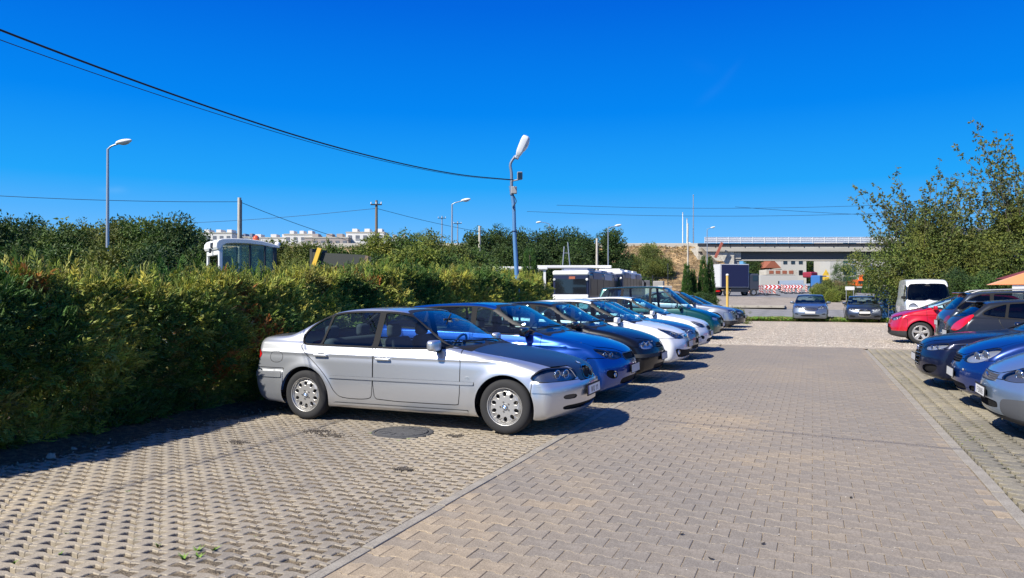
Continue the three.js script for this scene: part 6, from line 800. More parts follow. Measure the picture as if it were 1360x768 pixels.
{ const s = thing('bus_shelter', 'long flat white shelter roof on posts behind the buses', 'shelter', tv(pt(0.075, 64)), YAW); part(s, 'roof_slab', rbox(6.4, 0.22, 2.2, 0.04, 0.4, 3.35, 0), M_.white); for (const x of [-2.6, 0.4, 3.4]) part(s, 'post', rod([x, -0.1, 0.6], [x, 3.3, 0.6], 0.06), M_.galv); }
{ const s = thing('sales_pavilion', 'low pavilion with white and brick walls behind the crooked pole', 'pavilion', tv(pt(0.0, 52)), YAW); part(s, 'back_wall', box(4.2, 2.6, 0.15, 0.2, 1.4, 0), M_.pale); part(s, 'brick_panel', box(2.1, 0.5, 0.04, 0.6, 2.45, 0.1), M_.brick); part(s, 'roof_slab', rbox(4.6, 0.2, 2.6, 0.04, 0.1, 3.2, 0.6), M_.white); for (const x of [-2.0, -0.9, 2.2]) part(s, 'post', box(0.16, 3.1, 0.16, x, 1.6, 1.7), M_.white); part(s, 'shelf_board', box(3.6, 0.2, 0.5, 0.1, 2.05, 1.2), M_.white);
  const g = thing('garden_frame', 'pale green topped open frame beside the pavilion', 'frame', tv(pt(-0.045, 46)), YAW); part(g, 'top_beam', box(2.6, 0.14, 0.5, 0, 3.15, 0), std([0.5, 0.6, 0.3], 0.7)); for (const x of [-1.2, 1.2]) part(g, 'post', box(0.14, 3.1, 0.14, x, 1.55, 0), M_.white); }
// --- the white machine cab and the tipped skip behind the hedge
{ const c = thing('excavator', 'white cab of a digger with orange beacon showing above the hedge', 'excavator', tv(pt(-0.363, 23)), YAW + 0.62);
  const glass = phys([0.7, 0.78, 0.76], 0.02, 0, { transmission: 1, thickness: 0, ior: 1.5 }), wh = std([0.72, 0.73, 0.72], 0.45);
  part(c, 'chassis', rbox(2.6, 0.7, 1.9, 0.1, 0.1, 1.2, 0), M_.steelDark); part(c, 'lower_cab', rbox(1.7, 0.55, 1.42, 0.06, 0, 1.75, 0), wh);
  for (const [x, z] of [[-0.8, 0.68], [0.8, 0.68], [-0.8, -0.68], [0.8, -0.68]]) part(c, 'cab_pillar', rbox(0.12, 1.15, 0.1, 0.03, x, 2.5, z), x < 0 ? wh : M_.steelDark); part(c, 'rear_panel', rbox(0.1, 0.42, 1.4, 0.04, -0.82, 2.92, 0), wh);
  const rs = chaikin([[-0.92, 2.9], [-0.9, 3.12], [-0.7, 3.2], [0.2, 3.2], [0.92, 3.04], [0.92, 2.98], [0.2, 3.1], [-0.6, 3.1], [-0.78, 3.0], [-0.8, 2.9]], 1); part(c, 'cab_roof', new THREE.ExtrudeGeometry(new THREE.Shape(rs.map((q) => new THREE.Vector2(...q))), { depth: 1.44, bevelEnabled: true, bevelSize: 0.02, bevelThickness: 0.02, bevelSegments: 2 }).translate(0, 0, -0.72), wh);
  for (const z of [-0.7, 0.7]) part(c, 'side_glass', box(1.5, 1.05, 0.01, 0, 2.5, z), glass); part(c, 'rear_glass', box(0.01, 0.72, 1.2, -0.82, 2.36, 0), CM.tint); part(c, 'front_glass', box(0.01, 1.05, 1.25, 0.84, 2.5, 0), glass);
  const bc = part(c, 'beacon', new THREE.SphereGeometry(0.1, 14, 10).scale(1, 1.15, 1).translate(0.35, 3.26, 0.3), phys([0.6, 0.1, 0.02], 0.15, 0, { clearcoat: 1 })); part(c, 'work_lamp', [rbox(0.1, 0.16, 0.2, 0.03, -0.92, 3.02, 0.25), rbox(0.06, 0.14, 0.1, 0.02, -0.95, 2.86, 0.1)], M_.steelDark); part(c, 'work_lamp', [new THREE.SphereGeometry(0.09, 12, 8).translate(0.95, 3.1, 0.5)], M_.white); part(c, 'operator_seat', [rbox(0.5, 0.15, 0.5, 0.05, -0.2, 2.1, 0), rbox(0.15, 0.65, 0.5, 0.06, -0.45, 2.4, 0)], CM.seat); for (const x of [0.05, 0.5]) for (const z of [-0.71, 0.71]) part(c, 'window_frame', rbox(0.06, 1.1, 0.04, 0.015, x, 2.5, z), M_.steelDark); part(c, 'lever', rod([0.3, 1.9, 0.3], [0.45, 2.6, 0.15], 0.025), M_.white);
  for (const z of [-0.8, 0.8]) part(c, 'track', rbox(2.9, 0.8, 0.45, 0.3, 0, 0.42, z, 4), CM.rubber);
}
{ const c = thing('metal_bin', 'grey metal bin top showing just above the hedge', 'bin', tv(pt(-0.463, 19)), YAW + 0.3); part(c, 'bin_body', rbox(0.62, 2.0, 0.6, 0.03, 0, 1.0, 0), std([0.3, 0.33, 0.36], 0.5, 0.5)); part(c, 'bin_lid', rbox(0.66, 0.06, 0.64, 0.02, 0, 2.03, 0), std([0.38, 0.41, 0.44], 0.5, 0.5)); }
{ const c = thing('tipper_body', 'dark tipper truck body with yellow corner behind the hedge', 'tipper', tv(pt(-0.226, 29)), YAW - 0.2), m = std([0.035, 0.04, 0.035], 0.7);
  part(c, 'side_board', box(2.3, 0.7, 0.08).rotateZ(-0.06).translate(0, 2.75, 0.5), m); part(c, 'side_board', box(2.3, 0.7, 0.08).rotateZ(-0.06).translate(0, 2.75, -0.7), m); part(c, 'load_floor', box(2.3, 0.1, 1.3).rotateZ(-0.06).translate(0, 2.4, -0.1), m); part(c, 'end_board', box(0.1, 0.9, 1.3, -1.1, 2.85, -0.1), m); part(c, 'corner_post', box(0.16, 0.75, 0.16).rotateZ(-0.35).translate(-0.82, 2.95, 0.6), M_.yellow); part(c, 'tail_post', box(0.12, 0.6, 0.12).rotateZ(-0.3).translate(1.15, 2.7, 0.6), M_.wood); part(c, 'frame_rail', box(2.6, 0.3, 0.9, 0, 2.0, 0), M_.steelDark); for (const x of [-0.8, 0.8]) for (const z of [-0.7, 0.6]) { const w = wheelProto(0.48, 0.28, 0.28, 'spoke10').clone(); w.position.set(x, 0.48, z); c.add(w); } part(c, 'chassis', box(2.6, 1.3, 0.7, 0, 1.2, 0), M_.steelDark); }
// --- far housing on the hill
function flats(label, lat, ahead, w, base, h, dep, floors, cols, wallC, stepped) {
  const f = thing('apartment_block', label, 'building', tv(emb(lat, ahead, base)), YAW + (stepped ? 0.1 : 0), 'flats on the hill'), wm = std(wallC, 0.85); part(f, 'wall', box(w, h, dep, 0, h / 2, 0), wm); part(f, 'roof_slab', box(w * 1.02, 0.5, dep * 1.02, 0, h + 0.25, 0), M_.pale);
  for (let r = 0; r < floors; r++) for (let c = 0; c < cols; c++) { const x = (c + 0.5) / cols * w - w / 2, y = h - (r + 0.55) * (h / floors); const q = part(f, 'window', box(w / cols * 0.5, h / floors * 0.5, 0.15, x, y, dep / 2 + 0.05), M_.farGlass); part(q, 'sill', box(w / cols * 0.6, 0.15, 0.3, x, y - h / floors * 0.28, dep / 2 + 0.12), M_.white); }
  for (let k = 0; k < 3; k++) part(f, 'roof_hut', rbox(w * 0.14, 1.6, dep * 0.4, 0.05, (k - 1) * w * 0.3 + rr(-1, 1), h + 1.2, 0), wm);
}
flats('white stepped flats beside the blue-grey flats on the hill', -121, 310, 14, 13.2, 12.5, 14, 4, 5, [0.66, 0.64, 0.6], 0); flats('blue-grey flats next to the white stepped flats', -114, 318, 8, 13.2, 11.5, 12, 4, 3, [0.2, 0.23, 0.3], 0); flats('low white flats on the hill behind the concrete pole', -99, 310, 17, 13.2, 10.6, 12, 3, 6, [0.62, 0.6, 0.57], 0);
flats('white terraced flats beside the brownish block', -84, 300, 12, 13.2, 11.2, 12, 4, 4, [0.66, 0.64, 0.6], 0); flats('brownish grey long flats with balconies', -72, 295, 17, 13.2, 9.6, 12, 3, 6, [0.36, 0.31, 0.28], 0); flats('bright white flats beside the tall wooden pole', -58, 300, 15, 13.2, 12, 12, 4, 5, [0.7, 0.68, 0.64], 0); flats('grey flats with a dark sloping front, nearest the embankment', -47.5, 300, 11, 13.2, 9.6, 14, 4, 5, [0.5, 0.49, 0.48], 1);
// --- seen under the bridge
{ const w = thing('low_building', 'low white building with dark doors under the bridge', 'building', tv(emb(60.6, 172, 2)), YAW); part(w, 'wall', box(8.5, 3.6, 6, 0, 1.8, 0), M_.plaster); part(w, 'roof_slab', box(7, 1.2, 5, 0.8, 4.3, 0), M_.pale); for (const x of [0.2, 1.6]) { const d = part(w, 'door', box(0.9, 2.2, 0.08, x, 1.15, 3.04), M_.steelDark); part(d, 'handle', box(0.05, 0.2, 0.06, x + 0.35, 1.1, 3.1), M_.galv); } for (let i = 0; i < 4; i++) part(w, 'upper_window', box(1.0, 0.7, 0.06, -1.6 + i * 1.5, 4.3, 2.53), M_.brick); }
{ const w = thing('house', 'white house with a red tiled roof under the bridge', 'house', tv(emb(71, 196, 2)), YAW); part(w, 'wall', box(6.5, 9.2, 8, 1.6, 4.6, 0), M_.plaster); part(w, 'roof', new THREE.ExtrudeGeometry(new THREE.Shape([[-4, 7], [0.2, 7], [-1.9, 9.2]].map((q) => new THREE.Vector2(...q))), { depth: 9, bevelEnabled: false }).translate(-2, -1, -4.5), M_.brick); for (let i = 0; i < 3; i++) for (let r = 0; r < 2; r++) part(w, 'window', box(1.0, 1.2, 0.08, -0.6 + i * 2.0, 7.6 - r * 2.8, 4.05), M_.glassDark); }
{ const w = thing('office_building', 'tall white office building with a blue glass strip seen under the bridge', 'building', tv(emb(86, 190, 2)), YAW); part(w, 'wall', box(22, 13, 10, 4, 6.5, 0), M_.plaster); for (let r = 0; r < 4; r++) { part(w, 'glass_panel', box(3.2, 2.3, 0.1, -2.2, 2.4 + r * 2.9, 5.06), M_.glassBlue); for (const x of [-5.6]) part(w, 'window', box(0.8, 1.2, 0.08, x, 2.4 + r * 2.9, 5.05), M_.steelDark); for (let i = 0; i < 4; i++) part(w, 'ribbon_window', box(2.6, 0.9, 0.08, 3.2 + i * 3.2, 2.6 + r * 2.9, 5.05), M_.glassBlue); } part(w, 'cornice', box(22.4, 0.5, 10.4, 4, 13.2, 0), M_.pale); }
{ const t = thing('lorry', 'blue lorry with a maroon hood on the road under the bridge', 'lorry', tv(emb(61.3, 158, 2.05)), YAW - 1.0); part(t, 'flat_bed', rbox(8, 0.5, 2.4, 0.05, -1, 1.2, 0), std([0.35, 0.4, 0.48], 0.4, 0.4)); part(t, 'cab', rbox(2.2, 2.5, 2.4, 0.2, 4.2, 1.9, 0, 3), M_.blueW); part(t, 'cab_glass', rbox(0.06, 0.9, 2.1, 0.02, 5.3, 2.4, 0), M_.glassDark); part(t, 'crane_hood', rbox(2.2, 1.2, 2.3, 0.3, 2.2, 3.3, 0, 3), std([0.25, 0.02, 0.04], 0.5)); for (const x of [-3.6, -2.4, 3.6]) for (const s of [-1, 1]) { const w = wheelProto(0.48, 0.28, 0.28, 'spoke10').clone(); w.position.set(x, 0.48, s * 1.1); if (s < 0) w.rotation.y = Math.PI; t.add(w); } part(t, 'side_rail', rbox(6, 0.8, 0.08, 0.02, -1.5, 1.8, 1.2), std([0.3, 0.36, 0.45], 0.4, 0.3)); }
{ const e = thing('excavator', 'orange digger with a dark blue boom on the building site', 'excavator', tv(pt(0.4655, 112)), YAW); part(e, 'house_body', rbox(1.9, 1.0, 2.2, 0.15, 0, 1.5, 0, 3), M_.orange); part(e, 'cab', rbox(0.9, 1.0, 1.0, 0.1, 0.4, 2.2, 0.5, 3), M_.orange); part(e, 'cab_window', box(0.6, 0.6, 0.04, 0.4, 2.3, 1.01), M_.glassDark); part(e, 'vent_grille', box(1.0, 0.4, 0.04, -0.1, 1.6, 1.12), M_.steelDark); part(e, 'boom', [rod([0.9, 1.6, 0], [2.0, 4.3, 0], 0.26, 0.18), rod([2.0, 4.3, 0], [3.2, 3.6, 0], 0.16, 0.12)], std([0.01, 0.02, 0.08], 0.5)); for (const z of [-0.9, 0.9]) part(e, 'track', rbox(2.6, 0.75, 0.45, 0.3, 0, 0.4, z, 4), CM.rubber); part(e, 'counterweight', rbox(0.5, 0.8, 2.1, 0.15, -1.05, 1.45, 0, 3), M_.orange); }
{ const t = thing('box_truck', 'small box truck with navy curtain side and grey tail beside the conifers', 'truck', tv(pt(0.297, 84)), YAW + 0.2); part(t, 'box_frame', rbox(3.5, 2.6, 2.3, 0.03, -0.45, 2.25, 0), std([0.5, 0.51, 0.53], 0.5)); part(t, 'curtain_side', rbox(3.25, 2.45, 0.04, 0.015, -0.4, 2.25, 1.165), M_.navy); part(t, 'tail_door', box(0.04, 2.4, 2.1, -2.21, 2.25, 0), std([0.56, 0.57, 0.58], 0.5)); part(t, 'cab', rbox(1.3, 1.9, 2.1, 0.2, 2.0, 1.55, 0, 3), std([0.05, 0.055, 0.07], 0.4)); part(t, 'cab_window', box(0.6, 0.6, 0.03, 2.1, 2.0, 1.06), M_.glassDark); part(t, 'side_guard', box(2.2, 0.4, 0.06, 0.2, 0.65, 1.1), M_.steelDark); part(t, 'chassis', box(4.2, 0.25, 1.0, 0.0, 0.85, 0), M_.steelDark); part(t, 'rear_bumper', box(0.1, 0.16, 2.1, -2.2, 0.55, 0), CM.red); for (const x of [-1.3, 1.9]) for (const s of [-1, 1]) { const w = wheelProto(0.42, 0.24, 0.24, 'spoke10').clone(); w.position.set(x, 0.42, s * 0.98); if (s < 0) w.rotation.y = Math.PI; t.add(w); } }
{ const stripe = canvasTex(64, 128, (c, w, h) => { c.fillStyle = '#cfcac4'; c.fillRect(0, 0, w, h); c.fillStyle = '#b8452f'; for (let i = -2; i < 5; i++) { c.beginPath(); c.moveTo(0, i * 40); c.lineTo(w, i * 40 + 30); c.lineTo(w, i * 40 + 50); c.lineTo(0, i * 40 + 20); c.fill(); } }), sm = std(0xffffff, 0.5, 0, { map: stripe }), proto = new THREE.Group(); proto.name = 'road_barrier'; part(proto, 'striped_board', box(0.28, 1.05, 0.05, 0, 0.7, 0), sm); part(proto, 'foot_block', rbox(0.8, 0.14, 0.4, 0.03, 0, 0.07, 0), M_.steelDark);
  const wide = new THREE.Group(); wide.name = 'road_barrier'; part(wide, 'striped_board', box(1.7, 0.4, 0.05, 0, 1.0, 0), std(0xffffff, 0.5, 0, { map: canvasTex(128, 32, (c, w, h) => { c.fillStyle = '#eee'; c.fillRect(0, 0, w, h); c.fillStyle = '#c41d12'; for (let i = 0; i < 4; i++) { c.beginPath(); c.moveTo(i * 34, 0); c.lineTo(i * 34 + 17, 0); c.lineTo(i * 34 + 34, h / 2); c.lineTo(i * 34 + 17, h); c.lineTo(i * 34, h); c.lineTo(i * 34 + 17, h / 2); c.fill(); } }) })); for (const x of [-0.7, 0.7]) part(wide, 'leg', box(0.06, 1.2, 0.06, x, 0.6, -0.06), M_.galv); for (const x of [-0.7, 0.7]) part(wide, 'foot_block', rbox(0.3, 0.12, 0.5, 0.03, x, 0.06, 0), M_.steelDark);
  const put = (src, b, d, t, label) => { const o = src.clone(); o.name = numbered('road_barrier'); o.position.copy(pt(b, d, 0.03)); o.rotation.y = YAW + t; scene.add(o); tag(o, label, 'barrier', 'striped road barriers'); };
  for (const [b, d] of [[0.318, 92], [0.327, 96], [0.336, 90], [0.341, 98], [0.346, 86], [0.352, 86], [0.333, 104], [0.365, 110], [0.369, 108], [0.373, 106], [0.378, 112], [0.384, 104], [0.388, 110], [0.362, 118], [0.395, 108]]) put(proto, b, d, rr(-0.4, 0.4), 'upright red and white striped marker board on the road works');
  for (const [b, d] of [[0.349, 84], [0.322, 88], [0.374, 103], [0.382, 103]]) put(wide, b, d, 0, 'wide barrier board with red and white chevrons on two legs'); }
{ const s = thing('warning_sign', 'yellow warning sign on a post by the road works', 'sign', tv(pt(0.4212, 104)), YAW); part(s, 'post', rod([0, -0.1, 0], [0, 2.4, 0], 0.04), M_.galv); part(s, 'sign_plate', new THREE.CylinderGeometry(0.6, 0.6, 0.04, 3).rotateX(-Math.PI / 2).translate(0, 2.85, 0.05), M_.yellow); part(s, 'lower_plate', box(0.9, 0.5, 0.04, 0, 2.15, 0.05), M_.yellow);
  const w = thing('notice_board', 'small white notice board on two legs by the bushes', 'sign', tv(pt(0.4535, 62)), YAW); part(w, 'board', box(0.75, 0.3, 0.04, 0, 1.6, 0), M_.white); for (const x of [-0.3, 0.3]) part(w, 'leg', rod([x, -0.05, 0], [x, 1.5, 0], 0.03), M_.galv);
  const l = thing('marker_post', 'tall yellow marker post beside the road edge', 'post', tv(pt(0.289, 47)), YAW); part(l, 'post_shaft', rod([0, -0.05, 0], [0, 2.7, 0], 0.08, 0.08, 12), std([0.62, 0.4, 0.09], 0.6)); part(l, 'post_cap', new THREE.SphereGeometry(0.1, 12, 6, 0, 6.3, 0, 1.57).translate(0, 2.7, 0), M_.white); }
{ // site fence below the bank and stacked materials
  const f = thing('site_fence', 'open wire fence with dark posts below the dry embankment', 'fence', tv(emb(22, 108, 1.55)), YAW); for (let i = 0; i < 9; i++) part(f, 'fence_post', rod([-6 + i * 2.2, 0, 0], [-6 + i * 2.2, i % 3 ? 2.6 : 4.3, 0], 0.06), M_.steelDark); for (const y of [0.6, 1.4, 2.3]) part(f, 'fence_wire', rod([-6, y, 0], [11.6, y, 0], 0.02), M_.steelDark);
  [[0.166, 74, 1.3, [0.42, 0.4, 0.36]], [0.177, 78, 1.7, [0.12, 0.12, 0.13]], [0.187, 75, 1.2, [0.55, 0.5, 0.42]], [0.197, 80, 1.6, [0.3, 0.29, 0.27]], [0.205, 76, 1.2, [0.6, 0.55, 0.45]]].forEach(([b, d, h, c], i) => { const t = thing('pallet_stack', ['grey wrapped pallet stack behind the buses', 'dark wrapped pallet stack behind the buses', 'beige pallet stack between dark and grey stacks', 'grey brown pallet stack below the embankment', 'cream pallet stack beside the conifers'][i], 'pallet', tv(pt(b, d)), YAW + rr(-0.5, 0.5), 'pallet stacks'); part(t, 'load', rbox(1.1, h, 1.1, 0.08, 0, h / 2 + 0.14, 0, 3), std(c, 0.8)); part(t, 'pallet', box(1.2, 0.12, 1.0, 0, 0.07, 0), M_.wood); }); }
// --- right-hand edge: shed, hoarding, parasol
{ const s = thing('metal_shed', 'tall blue-grey metal shed behind the big tree', 'shed', tv(pt(0.6, 56)), YAW); part(s, 'wall', box(7.2, 6, 4, 0.2, 3, 0), std([0.1, 0.14, 0.2], 0.6)); for (let i = 0; i < 24; i++) part(s, 'cladding_rib', box(0.06, 5.9, 0.05, -3.3 + i * 0.3, 3, 2.02), std([0.11, 0.15, 0.21], 0.6)); part(s, 'roof_slab', box(7.4, 0.15, 4.2, 0.2, 6.08, 0), M_.galv);
  const h = thing('hoarding', 'bright blue sheet hoarding beside the white van', 'hoarding', tv(pt(0.506, 46)), YAW); for (let i = 0; i < 6; i++) part(h, 'sheet', box(0.28, 2.0, 0.03, -0.75 + i * 0.29, 1.0, i % 2 ? 0.02 : -0.02), M_.blueW); part(h, 'rail', box(1.8, 0.08, 0.06, 0, 1.7, -0.06), M_.galv);
  const p = thing('parasol', 'orange parasol under the trees behind the dark off-roader', 'parasol', tv(pt(0.703, 26)), YAW); const cg = new THREE.ConeGeometry(1.5, 0.55, 8, 1, true).translate(0, 2.16, 0); part(p, 'canopy', cg, phys([0.8, 0.27, 0.07], 0.85, 0, { transmission: 0.25, thickness: 0 })); part(p, 'pole', rod([0, 0, 0], [0, 2.5, 0], 0.025), M_.white); for (let i = 0; i < 8; i++) { const a = i / 8 * 6.283; part(p, 'rib', rod([0, 2.38, 0], [Math.sin(a) * 1.45, 1.9, Math.cos(a) * 1.45], 0.01, 0.008, 5), M_.galv); } part(p, 'finial', new THREE.SphereGeometry(0.04, 10, 8).translate(0, 2.47, 0), M_.white); part(p, 'base_plate', new THREE.CylinderGeometry(0.28, 0.3, 0.08, 20).translate(0, 0.04, 0), M_.concrete);
  const k = thing('kiosk', 'white kiosk with a maroon roof behind the parasol', 'kiosk', tv(pt(0.735, 31)), YAW); part(k, 'wall', box(3, 2.2, 2, 0.2, 1.1, 0), M_.white); part(k, 'roof', new THREE.ConeGeometry(2.5, 0.8, 4).rotateY(Math.PI / 4).translate(0.2, 2.6, 0), std([0.16, 0.03, 0.035], 0.8)); part(k, 'hatch', box(1.4, 0.8, 0.05, 0, 1.5, 1.03), M_.steelDark); }

// ------------------------------------------------------------------ trees and shrubs
{ const T = (lab, b, d, h, r, tone, o) => tree('tree', lab, 'tree', pt(b, d), h, r, tone, { group: 'trees behind the hedge', lobes: 11, clumps: 34, size: 0.5, base: 0.06, ...o });
  const dk = 'dark bushy tree in the thicket behind the hedge', ol = 'olive green bushy tree in the thicket behind the hedge', md = 'mid green bushy tree in the thicket behind the hedge';
  for (const [b, d, h, r, tone] of [[-0.7, 42, 5.9, 2.2, 'dark'], [-0.655, 46, 6.1, 2.4, 'dark'], [-0.61, 44, 5.5, 2.2, 'mid'], [-0.57, 47, 5.9, 2.3, 'olive'], [-0.525, 45, 5.8, 2.3, 'olive'], [-0.485, 44, 6.1, 2.2, 'mid'], [-0.45, 43, 5.8, 2.0, 'dark'], [-0.425, 47, 5.4, 2, 'dark'], [-0.68, 54, 6.6, 2.6, 'dark'], [-0.63, 55, 6.4, 2.6, 'dark'], [-0.585, 55, 6.3, 2.6, 'dark'], [-0.53, 54, 6.4, 2.6, 'dark'], [-0.47, 53, 6.3, 2.5, 'dark'], [-0.72, 50, 6, 2.4, 'dark'], [-0.66, 36, 3.6, 1.8, 'dark'], [-0.6, 36, 3.6, 1.8, 'mid'], [-0.54, 35, 3.5, 1.8, 'olive'], [-0.48, 35, 3.4, 1.7, 'dark'], [-0.43, 36, 3.4, 1.6, 'dark']]) T({ dark: dk, mid: md, olive: ol }[tone], b, d, h, r, tone);
  for (const [b, d, h, r, tone] of [[-0.405, 52, 4.4, 1.9, 'mid'], [-0.375, 56, 4.6, 2, 'dark'], [-0.345, 52, 5.0, 2, 'olive'], [-0.31, 55, 5.2, 2.2, 'olive'], [-0.275, 52, 4.9, 2, 'olive'], [-0.245, 50, 4.6, 2, 'mid'], [-0.21, 54, 4.6, 2.1, 'mid'], [-0.18, 52, 5.4, 2, 'yellow'], [-0.145, 52, 5.6, 2.1, 'mid'], [-0.11, 58, 6.0, 2.3, 'olive'], [-0.075, 56, 5.0, 2.1, 'olive'], [-0.05, 62, 4.8, 2, 'mid']]) T({ mid: 'mid green tree in the belt before the flats', dark: 'dark tree in the belt before the flats', olive: 'olive tree in the belt before the flats', yellow: 'yellowish tree in the belt before the flats' }[tone], b, d, h, r, tone, { group: 'trees before the flats' });
  for (const [b, d, h, r, tone] of [[-0.285, 31, 2.9, 1.1, 'yellow'], [-0.25, 26, 2.55, 1, 'mid'], [-0.232, 24, 2.35, 0.8, 'rust'], [-0.205, 27, 2.7, 1, 'yellow'], [-0.175, 28, 2.9, 1.1, 'mid'], [-0.15, 27, 3.1, 1.1, 'yellow'], [-0.12, 28, 3.5, 1.2, 'yellow'], [-0.09, 28, 3.1, 1.1, 'mid'], [-0.065, 29, 2.8, 1.1, 'yellow'], [-0.035, 27, 2.6, 1, 'mid'], [-0.01, 26, 2.35, 0.9, 'mid'], [0.015, 25, 2.1, 0.8, 'yellow'], [-0.33, 30, 2.7, 1.2, 'yellow'], [-0.3, 24, 2.3, 0.9, 'mid']]) tree('shrub', { mid: 'green shrub growing up behind the conifer hedge', yellow: 'yellow-green shrub growing up behind the conifer hedge', rust: 'rust brown shrub growing up behind the conifer hedge' }[tone], 'shrub', pt(b, d), h, r, tone, { group: 'shrubs behind the hedge', lobes: 8, clumps: 34, size: 0.27, base: 0.08, trunk: 0.05 });
  for (const [b, d, h, r] of [[-0.045, 95, 8.0, 3.0], [-0.018, 97, 8.6, 3.2], [0.012, 96, 8.2, 3.1], [0.045, 97, 8.4, 3.2], [0.075, 98, 8.3, 3.2], [0.1, 97, 7.6, 2.8], [0.133, 98, 8.6, 2.6], [0.03, 88, 5.5, 2.6], [0.085, 88, 5.2, 2.6], [-0.01, 88, 5.5, 2.6]]) T('dark round tree in the row behind the buses', b, d, h, r, 'dark', { group: 'dark trees behind the buses', size: 0.7, clumps: 36 });
  for (const [b, d, h, r, tone] of [[0.165, 124, 6.4, 3.6, 'olive'], [0.185, 128, 7.0, 3.4, 'olive'], [0.15, 120, 4.6, 3, 'mid'], [0.2, 126, 4.5, 2.8, 'olive'], [0.175, 118, 3, 2.6, 'dark']]) { const p = emb(b * d, d, lerp(1.9, 10.6, clamp((d - 120) / 20, 0, 1)) - 0.6); tree('shrub', { olive: 'olive scrub growing on the dry embankment', mid: 'green scrub growing on the dry embankment', dark: 'dark scrub growing at the foot of the embankment' }[tone], 'shrub', p, h * 0.7, r, tone, { group: 'scrub on the embankment', lobes: 9, clumps: 26, size: 0.6, base: 0.05, trunk: 0.07 }); }
  for (const [b, d, h, r, tone] of [[0.322, 196, 9, 3.2, 'dark'], [0.335, 200, 9.6, 3.4, 'dark'], [0.375, 214, 8, 3, 'mid'], [0.395, 205, 11, 4.2, 'dark'], [0.41, 210, 11, 4, 'dark'], [0.385, 215, 11, 4, 'dark']]) T('dark tree beyond the bridge opening', b, d, h, r, tone, { group: 'trees beyond the bridge', size: 0.8, clumps: 26 });
  for (const [b, d, h, r, tone] of [[0.445, 92, 4.2, 2.1, 'mid'], [0.412, 74, 1.5, 0.9, 'yellow'], [0.425, 73, 1.9, 1.1, 'olive'], [0.438, 74, 1.7, 1.0, 'dry'], [0.448, 73, 1.3, 0.8, 'olive'], [0.43, 70, 1.0, 0.7, 'yellow'], [0.418, 71, 1.2, 0.8, 'olive']]) tree('shrub', { mid: 'round green bush on the building site', yellow: 'low yellow-green bush on the site mound', olive: 'low olive bush on the site mound', dry: 'low dried brown bush on the site mound' }[tone], 'shrub', pt(b, d), h, r, tone, { group: 'bushes on the building site', lobes: 8, clumps: 28, size: 0.27, base: 0.03, trunk: 0.05 });
}
function conifer(label, pos, h, r, group) { // narrow clipped conifer
  const t = thing('conifer', label, 'conifer', tv(pos), rnd() * 6, group), lists = [[], [], []]; part(t, 'trunk', rod([0, -0.1, 0], [0, h * 0.9, 0], 0.07, 0.015), bark);
  for (let i = 0; i < 1500; i++) { const y = h * (1 - Math.sqrt(rnd())) , w = r * Math.pow(1 - y / h, 0.72) * (0.86 + 0.3 * fbm(y * 2, i % 7, 2)), a = rr(0, 6.283), q = Math.sqrt(rr(0.45, 1)); lists[i % 3].push({ p: V(Math.cos(a) * w * q, y + 0.03, Math.sin(a) * w * q), q: qUp(V(Math.cos(a) * 0.5, 1, Math.sin(a) * 0.5).normalize()), s: rr(0.18, 0.3), c: vary(mixc([0.03, 0.09, 0.015], [0.09, 0.19, 0.03], rnd()), 0.2) }); }
  lists.forEach((l, i) => leaves(t, 'crown', sprayGeos[i], l)); }
conifer('taller conifer of the pair before the truck tail', pt(0.2565, 60), 4.2, 0.55, 'conifers by the truck'); conifer('slimmer conifer of the pair before the truck tail', pt(0.266, 60.5), 4.15, 0.5, 'conifers by the truck'); conifer('taller conifer of the pair before the embankment', pt(0.2345, 59), 3.6, 0.55, 'conifers by the truck'); conifer('shorter conifer of the pair before the embankment', pt(0.243, 59.5), 3.1, 0.45, 'conifers by the truck');
conifer('dark pointed conifer behind the end of the hedge', pt(0.024, 36), 3.8, 0.75, 'lone conifers'); conifer('conifer beside the orange digger', pt(0.478, 106), 4.6, 0.9, 'conifers by the digger'); conifer('smaller conifer beside the one by the digger', pt(0.487, 107), 3.8, 0.8, 'conifers by the digger');
for (const [b, d, r] of [[0.232, 56, 1.0], [0.25, 56.5, 1.0], [0.264, 56, 0.9]]) tree('shrub', 'clipped low shrub at the foot of the conifers', 'shrub', pt(b, d), 1.25, r, 'dark', { group: 'low shrubs by the conifers', lobes: 7, clumps: 26, size: 0.24, base: 0.04, trunk: 0.04 });
tree('shrub', 'straggly weeds by the parked far saloon', 'shrub', pt(0.305, 38.5), 0.7, 0.7, 'olive', { lobes: 5, clumps: 14, size: 0.14, base: 0.03, trunk: 0.02 });

